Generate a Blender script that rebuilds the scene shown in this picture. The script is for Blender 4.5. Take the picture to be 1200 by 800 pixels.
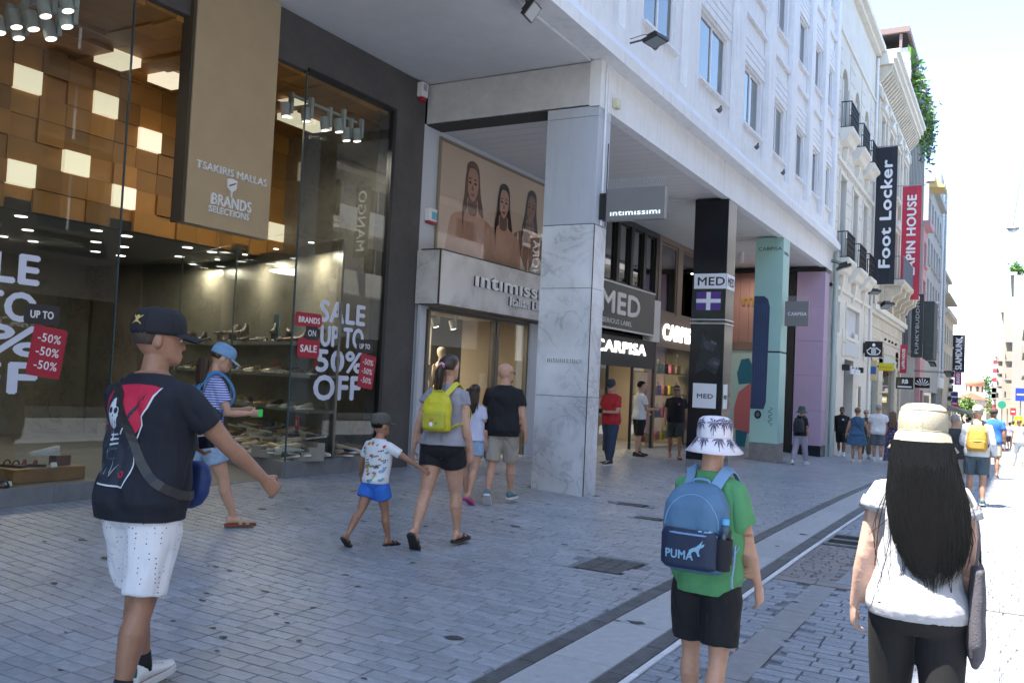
import bpy, bmesh, math, random
from mathutils import Vector, Matrix, noise
from mathutils.bvhtree import BVHTree
R = math.radians
random.seed(7)
for o in list(bpy.data.objects): bpy.data.objects.remove(o)
scene = bpy.context.scene
COL = scene.collection

# ------------------------------------------------------------ camera, sky, sun, exposure
cam_data = bpy.data.cameras.new('camera'); cam = bpy.data.objects.new('camera', cam_data); COL.objects.link(cam)
cam_data.sensor_width = 36; cam_data.lens = 31.42; cam_data.clip_end = 3000; cam_data.clip_start = .05
yaw, pitch, roll = R(29.477), R(2.355), R(2.69)
fw = Vector((-math.sin(yaw)*math.cos(pitch), math.cos(yaw)*math.cos(pitch), math.sin(pitch)))
rt = Vector((math.cos(yaw), math.sin(yaw), 0)); up = rt.cross(fw)
rt2 = rt*math.cos(roll) + up*math.sin(roll); up2 = -rt*math.sin(roll) + up*math.cos(roll)
CAMLOC = Vector((0, 0, 1.6))
mw = Matrix((rt2, up2, -fw)).transposed().to_4x4(); mw.translation = CAMLOC; cam.matrix_world = mw
scene.camera = cam

SUN_EL, SUN_AZ = R(71), R(229)            # azimuth of the sun measured from +X towards +Y
sd = Vector((math.cos(SUN_EL)*math.cos(SUN_AZ), math.cos(SUN_EL)*math.sin(SUN_AZ), math.sin(SUN_EL)))
world = bpy.data.worlds.new('World'); scene.world = world; world.use_nodes = True
wn = world.node_tree; bg = wn.nodes['Background']; bg.inputs[1].default_value = .132
sky = wn.nodes.new('ShaderNodeTexSky'); sky.sky_type = 'NISHITA'; sky.sun_disc = False
sky.sun_elevation = SUN_EL; sky.sun_rotation = math.pi/2 - SUN_AZ; sky.dust_density = .25; sky.air_density = 1.0; sky.ozone_density = 1.2
wn.links.new(sky.outputs[0], bg.inputs[0])
sl = bpy.data.lights.new('sun', 'SUN'); sl.energy = 4.9; sl.angle = R(.53); sl.color = (1, .94, .84)
so = bpy.data.objects.new('sun', sl); COL.objects.link(so); so.rotation_euler = sd.to_track_quat('Z', 'Y').to_euler()
scene.view_settings.view_transform = 'Standard'; scene.view_settings.look = 'None'
scene.view_settings.exposure = 2.2; scene.view_settings.gamma = 1
scene.render.engine = 'CYCLES'
scene.cycles.max_bounces = 8; scene.cycles.transparent_max_bounces = 16; scene.cycles.glossy_bounces = 4
scene.cycles.caustics_reflective = False; scene.cycles.caustics_refractive = False
scene.cycles.sample_clamp_indirect = 6; scene.cycles.use_denoising = True

# ------------------------------------------------------------ materials
MATS = {}
def mat(name, col, rough=.6, metal=0, nz=(0, 0), bump=(0, 0), emit=0, spec=.5, objcol=False, island=0, sheen=0, coat=0, nz2=None, streak=0):
    if name in MATS: return MATS[name]
    m = bpy.data.materials.new(name); m.use_nodes = True; t = m.node_tree; n = t.nodes; L = t.links
    p = n['Principled BSDF']; c = (col[0], col[1], col[2], 1)
    p.inputs['Base Color'].default_value = c; p.inputs['Roughness'].default_value = rough; p.inputs['Metallic'].default_value = metal
    p.inputs['Specular IOR Level'].default_value = spec
    if sheen: p.inputs['Sheen Weight'].default_value = sheen
    if coat: p.inputs['Coat Weight'].default_value = coat; p.inputs['Coat Roughness'].default_value = .05
    src = None
    tc = n.new('ShaderNodeTexCoord')
    if objcol:
        oi = n.new('ShaderNodeObjectInfo'); src = oi.outputs['Color']
    def mul(srcs, val_socket, lo, hi):
        mr = n.new('ShaderNodeMapRange'); mr.inputs[3].default_value = lo; mr.inputs[4].default_value = hi
        L.new(val_socket, mr.inputs[0])
        vm = n.new('ShaderNodeVectorMath'); vm.operation = 'SCALE'
        if srcs is None: vm.inputs[0].default_value = col[:3]
        else: L.new(srcs, vm.inputs[0])
        L.new(mr.outputs[0], vm.inputs['Scale']); return vm.outputs[0]
    for sc_, am in ([nz] + ([nz2] if nz2 else [])):
        if am:
            nt = n.new('ShaderNodeTexNoise'); nt.inputs['Scale'].default_value = sc_; nt.inputs['Detail'].default_value = 6
            nt.inputs['Roughness'].default_value = .65
            L.new(tc.outputs['Object'], nt.inputs['Vector']); 
            mr0 = n.new('ShaderNodeMapRange'); mr0.inputs[1].default_value = .3; mr0.inputs[2].default_value = .7; L.new(nt.outputs['Fac'], mr0.inputs[0])
            src = mul(src, mr0.outputs[0], 1-am, 1+am)
    if streak:                                                   # rain streaks and grime, long in z
        mp = n.new('ShaderNodeMapping'); mp.inputs['Scale'].default_value = (5, 5, .35); L.new(tc.outputs['Object'], mp.inputs[0])
        nt = n.new('ShaderNodeTexNoise'); nt.inputs['Scale'].default_value = 1.6; nt.inputs['Detail'].default_value = 7; nt.inputs['Roughness'].default_value = .7; L.new(mp.outputs[0], nt.inputs['Vector'])
        mr0 = n.new('ShaderNodeMapRange'); mr0.inputs[1].default_value = .52; mr0.inputs[2].default_value = .75; L.new(nt.outputs['Fac'], mr0.inputs[0]); src = mul(src, mr0.outputs[0], 1, 1-streak)
    if island:
        g = n.new('ShaderNodeNewGeometry'); oi = n.new('ShaderNodeObjectInfo')
        ad = n.new('ShaderNodeMath'); ad.operation = 'ADD'; L.new(g.outputs['Random Per Island'], ad.inputs[0]); L.new(oi.outputs['Random'], ad.inputs[1])
        fr = n.new('ShaderNodeMath'); fr.operation = 'FRACT'; L.new(ad.outputs[0], fr.inputs[0])
        src = mul(src, fr.outputs[0], 1-island, 1+island)
    if src is not None: L.new(src, p.inputs['Base Color'])
    if bump[1]:
        nt = n.new('ShaderNodeTexNoise'); nt.inputs['Scale'].default_value = bump[0]; nt.inputs['Detail'].default_value = 5
        L.new(tc.outputs['Object'], nt.inputs['Vector'])
        b = n.new('ShaderNodeBump'); b.inputs['Strength'].default_value = bump[1]; b.inputs['Distance'].default_value = .02
        L.new(nt.outputs['Fac'], b.inputs['Height']); L.new(b.outputs[0], p.inputs['Normal'])
    if emit:
        p.inputs['Emission Color'].default_value = c; p.inputs['Emission Strength'].default_value = emit
    MATS[name] = m; return m
def glass(name, tint=(1, 1, 1), ior=1.5, rough=0.0, trans=.92):
    m = bpy.data.materials.new(name); m.use_nodes = True; t = m.node_tree; n = t.nodes; L = t.links
    n.remove(n['Principled BSDF']); out = n['Material Output']
    tr = n.new('ShaderNodeBsdfTransparent'); tr.inputs[0].default_value = (tint[0]*trans, tint[1]*trans, tint[2]*trans, 1)
    gl = n.new('ShaderNodeBsdfGlossy'); gl.inputs['Roughness'].default_value = rough; gl.inputs[0].default_value = (1, 1, 1, 1)
    g = n.new('ShaderNodeNewGeometry'); dt = n.new('ShaderNodeVectorMath'); dt.operation = 'DOT_PRODUCT'
    L.new(g.outputs['Normal'], dt.inputs[0]); L.new(g.outputs['Incoming'], dt.inputs[1])
    def mth(op, a, b=None):
        q = n.new('ShaderNodeMath'); q.operation = op
        for i, v in enumerate((a, b)):
            if v is None: continue
            if isinstance(v, (int, float)): q.inputs[i].default_value = v
            else: L.new(v, q.inputs[i])
        return q.outputs[0]
    f0 = ((ior-1)/(ior+1))**2                                     # Schlick, the same from both sides of the pane
    c_ = mth('SUBTRACT', 1, mth('ABSOLUTE', dt.outputs['Value'])); fr5 = mth('POWER', c_, 5)
    fac = mth('ADD', mth('MULTIPLY', fr5, 1-f0), f0)
    mx = n.new('ShaderNodeMixShader'); L.new(fac, mx.inputs[0]); L.new(tr.outputs[0], mx.inputs[1]); L.new(gl.outputs[0], mx.inputs[2])
    L.new(mx.outputs[0], out.inputs[0]); return m
def marble(name, col, vein, scale=1.0):
    m = bpy.data.materials.new(name); m.use_nodes = True; t = m.node_tree; n = t.nodes; L = t.links; p = n['Principled BSDF']
    tc = n.new('ShaderNodeTexCoord'); nt = n.new('ShaderNodeTexNoise'); nt.inputs['Scale'].default_value = 1.3*scale; nt.inputs['Detail'].default_value = 9
    nt.inputs['Distortion'].default_value = 1.6; nt.inputs['Roughness'].default_value = .62
    L.new(tc.outputs['Object'], nt.inputs['Vector'])
    a = n.new('ShaderNodeMath'); a.operation = 'SUBTRACT'; a.inputs[1].default_value = .5; L.new(nt.outputs['Fac'], a.inputs[0])
    b = n.new('ShaderNodeMath'); b.operation = 'ABSOLUTE'; L.new(a.outputs[0], b.inputs[0])
    r = n.new('ShaderNodeValToRGB'); r.color_ramp.elements[0].position = 0; r.color_ramp.elements[0].color = (*vein, 1)
    r.color_ramp.elements[1].position = .035; r.color_ramp.elements[1].color = (*col, 1); L.new(b.outputs[0], r.inputs[0])
    n2 = n.new('ShaderNodeTexNoise'); n2.inputs['Scale'].default_value = .9*scale; n2.inputs['Detail'].default_value = 4; L.new(tc.outputs['Object'], n2.inputs['Vector'])
    mr = n.new('ShaderNodeMapRange'); mr.inputs[1].default_value = .35; mr.inputs[2].default_value = .65; mr.inputs[3].default_value = .75; mr.inputs[4].default_value = 1.05; L.new(n2.outputs[0], mr.inputs[0])
    mx = n.new('ShaderNodeMix'); mx.data_type = 'RGBA'; mx.inputs[7].default_value = (*col, 1)
    mr2 = n.new('ShaderNodeMapRange'); mr2.inputs[1].default_value = .42; mr2.inputs[2].default_value = .6; L.new(n2.outputs[0], mr2.inputs[0])
    L.new(mr2.outputs[0], mx.inputs[0]); L.new(r.outputs[0], mx.inputs[6])
    vm = n.new('ShaderNodeVectorMath'); vm.operation = 'SCALE'; L.new(mx.outputs[2], vm.inputs[0]); L.new(mr.outputs[0], vm.inputs['Scale'])
    L.new(vm.outputs[0], p.inputs['Base Color']); p.inputs['Roughness'].default_value = .35
    MATS[name] = m; return m

# ------------------------------------------------------------ mesh helpers
def woff(o):
    v = Vector((0, 0, 0))
    while o is not None: v = v + o.location; o = o.parent
    return v
def link(name, me, parent=None):
    o = bpy.data.objects.new(name, me); COL.objects.link(o); o.parent = parent; return o
class B:
    def __init__(s): s.v = []; s.f = []; s.sm = False
    def add(s, vs, fs):
        k = len(s.v); s.v += [tuple(v) for v in vs]; s.f += [tuple(i+k for i in f) for f in fs]; return s
    def box(s, x0, x1, y0, y1, z0, z1):
        x0, x1 = sorted((x0, x1)); y0, y1 = sorted((y0, y1)); z0, z1 = sorted((z0, z1))
        return s.add([(x0,y0,z0),(x1,y0,z0),(x1,y1,z0),(x0,y1,z0),(x0,y0,z1),(x1,y0,z1),(x1,y1,z1),(x0,y1,z1)],
                     [(0,3,2,1),(4,5,6,7),(0,1,5,4),(1,2,6,5),(2,3,7,6),(3,0,4,7)])
    def obox(s, c, ax, ay, az):                                   # oriented box: centre and three half axes
        c, ax, ay, az = map(Vector, (c, ax, ay, az)); vs = []
        for k in (-1, 1):
            for i, j in ((-1,-1),(1,-1),(1,1),(-1,1)): vs.append(c + ax*i + ay*j + az*k)
        return s.add(vs, [(0,3,2,1),(4,5,6,7),(0,1,5,4),(1,2,6,5),(2,3,7,6),(3,0,4,7)])
    def ring(s, pts): k = len(s.v); s.v += [tuple(p) for p in pts]; return k
    def loft(s, rings, cap=True):
        n = len(rings[0]); ks = [s.ring(r) for r in rings]
        for a, b in zip(ks, ks[1:]):
            for i in range(n): j = (i+1) % n; s.f.append((a+i, a+j, b+j, b+i))
        if cap:
            s.f.append(tuple(ks[0]+i for i in reversed(range(n)))); s.f.append(tuple(ks[-1]+i for i in range(n)))
        return s
    def tube(s, pts, rad, n=8, cap=True):
        pts = [Vector(p) for p in pts]; rs = rad if isinstance(rad, (list, tuple)) else [rad]*len(pts); rings = []
        u = None
        for i, p in enumerate(pts):
            d = (pts[min(i+1, len(pts)-1)] - pts[max(i-1, 0)])
            if d.length < 1e-9: d = Vector((0,0,1))
            d.normalize()
            if u is None: u = d.orthogonal().normalized()
            else: u = (u - d*u.dot(d)); u = u.normalized() if u.length > 1e-6 else d.orthogonal().normalized()
            w = d.cross(u)
            rings.append([p + (u*math.cos(2*math.pi*k/n) + w*math.sin(2*math.pi*k/n))*rs[i] for k in range(n)])
        return s.loft(rings, cap)
    def cyl(s, a, b, r, r2=None, n=16): return s.tube([a, b], [r, r if r2 is None else r2], n)
    def ell(s, c, rx, ry, rz, n=12, m=8, rot=None):
        c = Vector(c); rings = []
        for j in range(m+1):
            t = -math.pi/2 + math.pi*j/m; cr = max(math.cos(t), .02); z = math.sin(t)
            ring = [Vector((rx*cr*math.cos(2*math.pi*k/n), ry*cr*math.sin(2*math.pi*k/n), rz*z)) for k in range(n)]
            if rot is not None: ring = [rot @ q for q in ring]
            rings.append([c+q for q in ring])
        return s.loft(rings)
    def prism(s, poly, fn, d0, d1):                               # 2D polygon extruded; fn(u, v, d) gives the 3D point
        n = len(poly); k = len(s.v)
        s.v += [tuple(fn(u, v, d0)) for u, v in poly] + [tuple(fn(u, v, d1)) for u, v in poly]
        s.f += [tuple(k+i for i in reversed(range(n))), tuple(k+n+i for i in range(n))]
        for i in range(n): j = (i+1) % n; s.f.append((k+i, k+j, k+n+j, k+n+i))
        return s
    def mesh(s, name, off=None):
        me = bpy.data.meshes.new(name)
        vs = s.v if off is None or off.length == 0 else [(v[0]-off.x, v[1]-off.y, v[2]-off.z) for v in s.v]
        me.from_pydata(vs, [], s.f); me.update(); return me
    def build(s, name, m, parent=None, local=False, bevel=0, smooth=False, kind=None, label=None):
        off = Vector((0,0,0)) if local else woff(parent)
        me = s.mesh(name, off); fix_normals(me)
        if m: me.materials.append(m)
        if smooth: me.shade_smooth()
        o = link(name, me, parent)
        if bevel:
            md = o.modifiers.new('bevel', 'BEVEL'); md.width = bevel; md.segments = 2; md.limit_method = 'ANGLE'; md.harden_normals = False
        if kind: o['kind'] = kind
        if label: o['label'] = label
        return o
def fix_normals(me):
    bm = bmesh.new(); bm.from_mesh(me); bmesh.ops.recalc_face_normals(bm, faces=bm.faces); bm.to_mesh(me); bm.free()
def tag(o, label, cat=None, group=None, kind=None):
    if label: o['label'] = label
    if cat: o['category'] = cat
    if group: o['group'] = group
    if kind: o['kind'] = kind
    return o
def thing(name, label, cat, loc=(0,0,0), rz=0, group=None):
    o = bpy.data.objects.new(name, None); COL.objects.link(o); o.location = loc; o.rotation_euler = (0, 0, rz)
    o.empty_display_size = .2
    return tag(o, label, cat, group)
def copy_tree(o, parent=None):
    c = o.copy(); COL.objects.link(c); c.parent = parent
    for ch in o.children: copy_tree(ch, c)
    return c
TEXTCACHE = {}
def text_mesh(txt, size=1, bold=0, ext=0, spacing=1, align='LEFT', sx=1):
    bold = 0; spacing = 1.06 if size else 1
    key = (txt, size, bold, ext, spacing, align, sx)
    if key in TEXTCACHE: return TEXTCACHE[key]
    cu = bpy.data.curves.new('lettering', 'FONT'); cu.body = txt; cu.size = size; cu.offset = bold; cu.extrude = ext
    cu.space_character = spacing; cu.align_x = align; cu.resolution_u = 3
    o = bpy.data.objects.new('lettering', cu); COL.objects.link(o)
    dg = bpy.context.evaluated_depsgraph_get(); dg.update()
    me = bpy.data.meshes.new_from_object(o.evaluated_get(dg)); bpy.data.objects.remove(o); bpy.data.curves.remove(cu)
    for v in me.vertices: v.co.x *= sx
    TEXTCACHE[key] = me; return me
def text(name, txt, m, parent, org, u, v, h, bold=0, ext=.004, spacing=1, align='LEFT', sx=1, width=None, label=None):
    """lettering whose capitals are h tall, starting at org, running along u, upright along v; bold widens the strokes"""
    size = h/.7; me0 = text_mesh(txt, size, 0, ext)
    xs = [q.co.x for q in me0.vertices]
    if width: sx = width/max(max(xs)-min(xs), 1e-6)
    u = Vector(u).normalized(); v = Vector(v).normalized(); w = u.cross(v); off = woff(parent); org = Vector(org); b = B()
    bb = min(bold, .038)*size; offs = [(0, 0)] if not bold else [(-bb, 0), (bb, 0), (0, bb*.8), (0, -bb*.8)]
    for i, (dx, dy) in enumerate(offs):
        b.add([org + u*(q.co.x*sx+dx) + v*(q.co.y+dy) + w*(q.co.z+i*.0004) - off for q in me0.vertices], [tuple(p.vertices) for p in me0.polygons])
    me = b.mesh(name); me.materials.append(m); o = link(name, me, parent)
    if label: o['label'] = label
    return o
def zg(x, y): return max(0, (-4.6-x)*.054) - (.0011*(min(y, 20)-8)**2 if y > 8 else 0) - .0264*max(0, y-20)

# palette
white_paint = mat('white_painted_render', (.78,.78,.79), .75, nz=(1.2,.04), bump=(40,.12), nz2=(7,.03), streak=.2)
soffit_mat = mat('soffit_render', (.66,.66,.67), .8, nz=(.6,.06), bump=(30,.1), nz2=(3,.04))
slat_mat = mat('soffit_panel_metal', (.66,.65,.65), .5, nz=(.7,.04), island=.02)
stucco_dark = mat('dark_grey_stucco', (.085,.080,.080), .85, nz=(1.6,.16), bump=(60,.25), nz2=(9,.07))
black_metal = mat('black_metal', (.02,.02,.022), .4, metal=.3)
grey_metal = mat('grey_metal', (.35,.36,.38), .4, metal=.6)
alu_white = mat('white_aluminium', (.75,.76,.78), .4)
bronze_panel = mat('champagne_panel', (.43,.33,.205), .45, metal=.0, nz=(2.5,.05), bump=(120,.06))
bronze_dark = mat('dark_bronze', (.075,.06,.045), .5, metal=.3)
wood = mat('honey_wood_panel', (.38,.175,.04), .5, nz=(3,.12), island=.35, bump=(50,.1))
wood_dark = mat('wood_backing', (.05,.025,.01), .8)
stone_dark = marble('dark_stone_cladding', (.17,.16,.135), (.10,.09,.08), 1.5)
plinth_mat = mat('grey_stone_plinth', (.17,.18,.20), .6, nz=(5,.15), bump=(60,.15))
marble_blue = marble('white_veined_marble', (.68,.70,.74), (.47,.49,.53), 1.3)
marble_sign = marble('sign_marble', (.64,.62,.61), (.46,.45,.45), 2.0)
clad_blue = mat('pale_blue_cladding', (.46,.49,.55), .5, nz=(.7,.06), streak=.15)
chrome = mat('brushed_steel_letters', (.80,.81,.83), .35, metal=.15)
black_gloss = mat('black_gloss_panel', (.008,.009,.014), .16, nz=(3,.2))
white_print = mat('white_print', (.80,.81,.84), .6)
sale_print = mat('sale_vinyl', (.62,.66,.80), .7)
red_print = mat('red_print', (.40,.02,.045), .6)
black_print = mat('black_print', (.018,.016,.018), .6)
pane = glass('shop_glass', (.92,.95,.93), 1.5, 0, .95)
win_glass = glass('window_glass', (.55,.62,.68), 2.5, 0, .5)
lit_letters = mat('lit_letter_face', (1,.99,.95), .5, emit=1.1)
lamp_face = mat('lit_lamp_face', (1,.93,.82), .5, emit=1.0)
soft_lamp = mat('lit_opal_panel', (1,.92,.76), .5, emit=1.7)
dark_in = mat('dark_interior', (.03,.03,.032), .8)
# ============================================================ GROUND
xs = [-60, -8.2, -6.4, -4.6, -2.46, -2.34, -1.95, -1.83, -1.78, 6.5, 60]
ys = [-60, 0, 8, 9, 10, 11, 12, 13, 14, 15, 16, 17, 18, 19, 20, 30, 60, 100, 150, 220, 400, 1500]
b = B(); idx = {}
for j, y in enumerate(ys):
    for i, x in enumerate(xs):
        b.v.append((x, y, zg(max(x, -8.2), min(y, 230)) - .016))
n = len(xs)
for j in range(len(ys)-1):
    for i in range(n-1): b.f.append((j*n+i, j*n+i+1, (j+1)*n+i+1, (j+1)*n+i))
ground_m = mat('paving_joint_stone', (.165,.175,.195), .85, nz=(3,.25), bump=(30,.3))
ground = b.build('ground', ground_m, kind='structure')
def sheet(name, x0, x1, yy, lift, m, kind='structure'):
    b = B(); X = sorted(set([x0, x1] + [x for x in (-4.6, -6.4, -8.2) if x0 < x < x1]))
    for y in yy:
        for x in X: b.v.append((x, y, zg(x, y) + lift))
    n = len(X)
    for j in range(len(yy)-1):
        for i in range(n-1): b.f.append((j*n+i, j*n+i+1, (j+1)*n+i+1, (j+1)*n+i))
    return b.build(name, m, kind=kind)
TILE_END = 30
far_m = mat('far_paving', (.29,.31,.34), .55, nz=(.8,.14), bump=(14,.2), nz2=(12,.12))
far_pave = sheet('pavement', -8.2, -2.46, [TILE_END, 60, 100, 150, 220, 400], -.001, far_m)
far_road = sheet('road', -1.78, 6.5, [TILE_END, 60, 100, 150, 220, 400], -.001, mat('far_setts', (.225,.245,.28), .65, nz=(1,.14), bump=(10,.3), nz2=(9,.12)))
tile_m = mat('pavement_tile_stone', (.275,.30,.34), .30, nz=(16,.2), bump=(70,.25), island=.13, nz2=(.7,.16))
sett_m = mat('rough_sett_stone', (.215,.235,.275), .5, nz=(22,.25), bump=(45,.6), island=.12, nz2=(.9,.14))
brown_m = mat('brown_sett_stone', (.20,.185,.185), .6, nz=(20,.2), bump=(45,.6), island=.14)
CI = mw.inverted()
def inview(x, y, z, mg=.05):
    q = CI @ Vector((x, y, z))
    if q.z > -.3: return None
    px, py = .5 + q.x/-q.z*31.42/36, .5 + q.y/-q.z*31.42/24
    return -q.z if (-mg < px < 1+mg and -mg < py < 1+mg) else None
def lay(parent, x0, x1, y0, y1, w, d, m, name, skip=None, gap=.005, tilt=.0016, nmax=300, jitter=.0, colw=False, out=None):
    big = B(); near = []
    rows = int((y1-y0)/d)
    for j in range(rows):
        ya = y0 + j*d; ox = (j % 2)*w*.5 + random.uniform(-.12, .12)*w; x = x0 - ox
        while x < x1:
            ww = w*random.uniform(.86, 1.16); xa = max(x, x0); xb = min(x+ww, x1); x += ww
            if xb-xa < .03: continue
            xc, yc = (xa+xb)/2, ya+d/2
            if skip and skip(xc, yc): continue
            g = gap/2 + random.uniform(0, jitter); e = .004 + jitter*.6; h0 = random.uniform(-tilt, tilt)
            zz = [zg(px, py) + h0 + random.uniform(-tilt, tilt)*1.0 for px, py in ((xa,ya),(xb,ya),(xb,ya+d),(xa,ya+d))]
            lo = [(xa+g,ya+g),(xb-g,ya+g),(xb-g,ya+d-g),(xa+g,ya+d-g)]; hi = [(xa+g+e,ya+g+e),(xb-g-e,ya+g+e),(xb-g-e,ya+d-g-e),(xa+g+e,ya+d-g-e)]
            vs = [(p[0], p[1], z-.014) for p, z in zip(lo, zz)] + [(p[0], p[1], z) for p, z in zip(hi, zz)]
            fs = [(4,5,6,7),(0,1,5,4),(1,2,6,5),(2,3,7,6),(3,0,4,7)]
            dd = inview(xc, yc, zg(xc, yc), 0)
            if dd is not None: near.append((dd, vs, xc, yc, fs))
            elif yc < 9 or True: big.add(vs, fs)
    near.sort(key=lambda q: q[0])
    for k, (dd, vs, xc, yc, fs) in enumerate(near):
        if k < nmax:
            q = B(); q.add([(v[0]-xc, v[1]-yc, v[2]) for v in vs], fs); me = q.mesh(name); me.materials.append(m)
            o = link(name, me, parent); o.location = (xc, yc, 0)
        else: big.add(vs, fs)
    o = link(name + '_field', big.mesh(name), parent); o.data.materials.append(m); o['kind'] = 'stuff'
    return o
grates = [(-3.31,-2.86,7.05,7.7),(-4.63,-4.27,11.2,11.5),(-3.99,-3.67,10.2,10.45)]
def skip_p(x, y):
    if any(a-.08 < x < b+.08 and c < y < d for a, b, c, d in grates): return True
    return (-5.95 < x < -5.1 and (11.3 < y < 11.8 or 17.85 < y < 18.5 or 22.75 < y < 23.5))
lay(far_pave, -8.2, -2.465, .8, TILE_END, .235, .108, tile_m, 'paving_tile', skip_p)
# kerb bands: dark strip, pale slabs, dark strip, white line
dark_strip = mat('dark_slate_strip', (.06,.065,.072), .5, nz=(8,.45), bump=(40,.3), island=.2)
pale_slab = mat('pale_slab', (.33,.34,.355), .5, nz=(14,.12), bump=(60,.25), island=.07)
white_line = mat('white_marble_line', (.58,.59,.62), .5, nz=(9,.12), bump=(30,.3), island=.10)
def strip(name, x0, x1, ln, m, nm, y1=75, rnd=.0):
    par = sheet(name, x0, x1, [.8] + list(range(8, 21)) + [30, y1], -.010, ground_m)
    y = .8; k = 0
    big = B()
    while y < y1:
        l = ln*(random.uniform(.9, 1.1)); g = .003
        vs = [(x0+g, y+g), (x1-g, y+g), (x1-g, y+l-g), (x0+g, y+l-g)]; h = random.uniform(-.0012, .0012)
        q = B(); q.add([(a, c, zg(a, c)-.008) for a, c in vs] + [(a+.003*(1 if a == x0+g else -1), c+(.003 if c == y+g else -.003), zg(a, c)+h) for a, c in vs], [(4,5,6,7),(0,1,5,4),(1,2,6,5),(2,3,7,6),(3,0,4,7)])
        if y < 30: q.build(nm, m, par)
        else: big.add(q.v, q.f)
        y += l; k += 1
    big.build(nm + '_run', m, par, kind='stuff')
strip('kerb_strip', -2.46, -2.34, .55, dark_strip, 'dark_slab')
strip('pale_path', -2.34, -1.95, 1.0, pale_slab, 'pale_slab')
strip('inner_kerb_strip', -1.95, -1.83, .55, dark_strip, 'dark_slab')
strip('white_kerb_line', -1.83, -1.78, .45, white_line, 'white_slab')
# road: rough setts with smooth bands
def band_long(x, y): return -1.46+(y-5)*-.0 < x < -1.25 and y < 7.85 and y > .8 or (-1.30 < x < -1.1 and 8.1 < y < 10.0)
def brown_area(x, y): return -1.78 < x < -1.2 and 7.95 < y < 10.15
def tband(x, y): return 7.85 < y < 8.05 or 14.3 < y < 14.55 or 21.4 < y < 21.65
lay(far_road, -1.775, 6.5, .8, TILE_END, .20, .105, sett_m, 'sett', lambda x, y: band_long(x, y) or brown_area(x, y) or tband(x, y) or (-1.8 < x < -1.4 and 10.05 < y < 10.9), jitter=.0015, tilt=.0018, gap=.004)
lay(far_road, -1.775, -1.2, 8.05, 10.05, .16, .085, brown_m, 'brown_sett', lambda x, y: -1.30 < x < -1.1, jitter=.003, tilt=.0015)
for x0, x1, y0, y1, ln in ((-1.46,-1.25,.8,7.84,.6),(-1.29,-1.13,8.1,10.0,.5)):
    y = y0
    while y < y1-.05:
        l = min(ln, y1-y); B().box(x0+.004, x1-.004, y+.004, y+l-.004, -.012, .001+random.uniform(-.001,.001)).build('band_slab', mat('smooth_grey_band', (.20,.205,.215), .5, nz=(10,.15), bump=(50,.2)), far_road); y += l
for ya, m_ in ((7.86, brown_m), (14.31, brown_m), (21.41, brown_m)):
    x = -1.77
    while x < 6.4:
        l = random.uniform(.28, .4)
        q = B(); z = zg(0, ya); q.obox((x+l/2, ya+.09, z-.006), (l/2-.003,0,0), (0,.087,-.002), (0,0,.007)); q.build('cross_band_stone', m_, far_road); x += l
# metal covers let into the paving, and the drain by the white line
cover_m = mat('cast_iron', (.035,.036,.038), .55, metal=.4, nz=(12,.3))
def cover(x0, x1, y0, y1, label, nt=4, tilt=.0):
    z = zg((x0+x1)/2, (y0+y1)/2)
    t = thing('ground_cover', label, 'cover', ((x0+x1)/2, (y0+y1)/2, z))
    B().box(x0, x1, y0, y1, z-.014, z-.004).build('cover_frame', cover_m, t)
    d = (y1-y0-.04)/nt
    for i in range(nt):
        for k in range(3):
            w = (x1-x0-.04)/3
            B().box(x0+.02+k*w+.004, x0+.02+(k+1)*w-.004, y0+.02+i*d+.004, y0+.02+(i+1)*d-.004, z-.004, z+.002).build('dark_tile', dark_strip, t)
cover(-3.31, -2.86, 7.08, 7.66, 'square cover of dark stone blocks sunk in the paving in front of the boy')
cover(-4.63, -4.27, 11.22, 11.48, 'small dark cover in the paving just beyond the marble pillar')
cover(-3.99, -3.67, 10.22, 10.44, 'small dark cover left of the bucket hat, nearer than its twin')
t = thing('drain_grate', 'rusty framed drain grate beside the white kerb line', 'drain grate', (-1.55, 10.45, 0))
B().box(-1.77, -1.40, 10.1, 10.85, -.03, -.016).build('drain_pit', dark_in, t)
f = B()
for x0, x1, y0, y1 in ((-1.77,-1.74,10.1,10.85),(-1.43,-1.40,10.1,10.85),(-1.74,-1.43,10.1,10.14),(-1.74,-1.43,10.81,10.85),(-1.74,-1.43,10.45,10.50)): f.box(x0, x1, y0, y1, -.014, .004)
f.build('grate_frame', mat('worn_steel', (.22,.22,.23), .5, metal=.5, nz=(9,.3)), t)
for k in range(14):
    y = 10.17+k*.045
    if abs(y-10.475) > .04: B().box(-1.74, -1.43, y, y+.012, -.012, .0).build('grate_bar', cover_m, t)
# dark spots of chewing gum, trodden flat
gum = B()
for k in range(420):
    x = random.uniform(-7.8, -.5); y = random.uniform(2.2, 22); r = random.uniform(.008, .035)*(1 if random.random() < .93 else 1.8)
    if -1.83 < x < -1.7: continue
    n = 7; c = [(x + r*math.cos(6.283*i/n)*random.uniform(.5, 1.4), y + r*.8*math.sin(6.283*i/n)*random.uniform(.4, 1.2)) for i in range(n)]
    gum.add([(a, d, zg(a, d)+.0042) for a, d in c], [tuple(range(n))])
tag(gum.build('gum_spot', mat('trodden_gum', (.035,.038,.042), .6)), None, kind='stuff')['label'] = 'dark flattened gum spots scattered over the paving'
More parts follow.
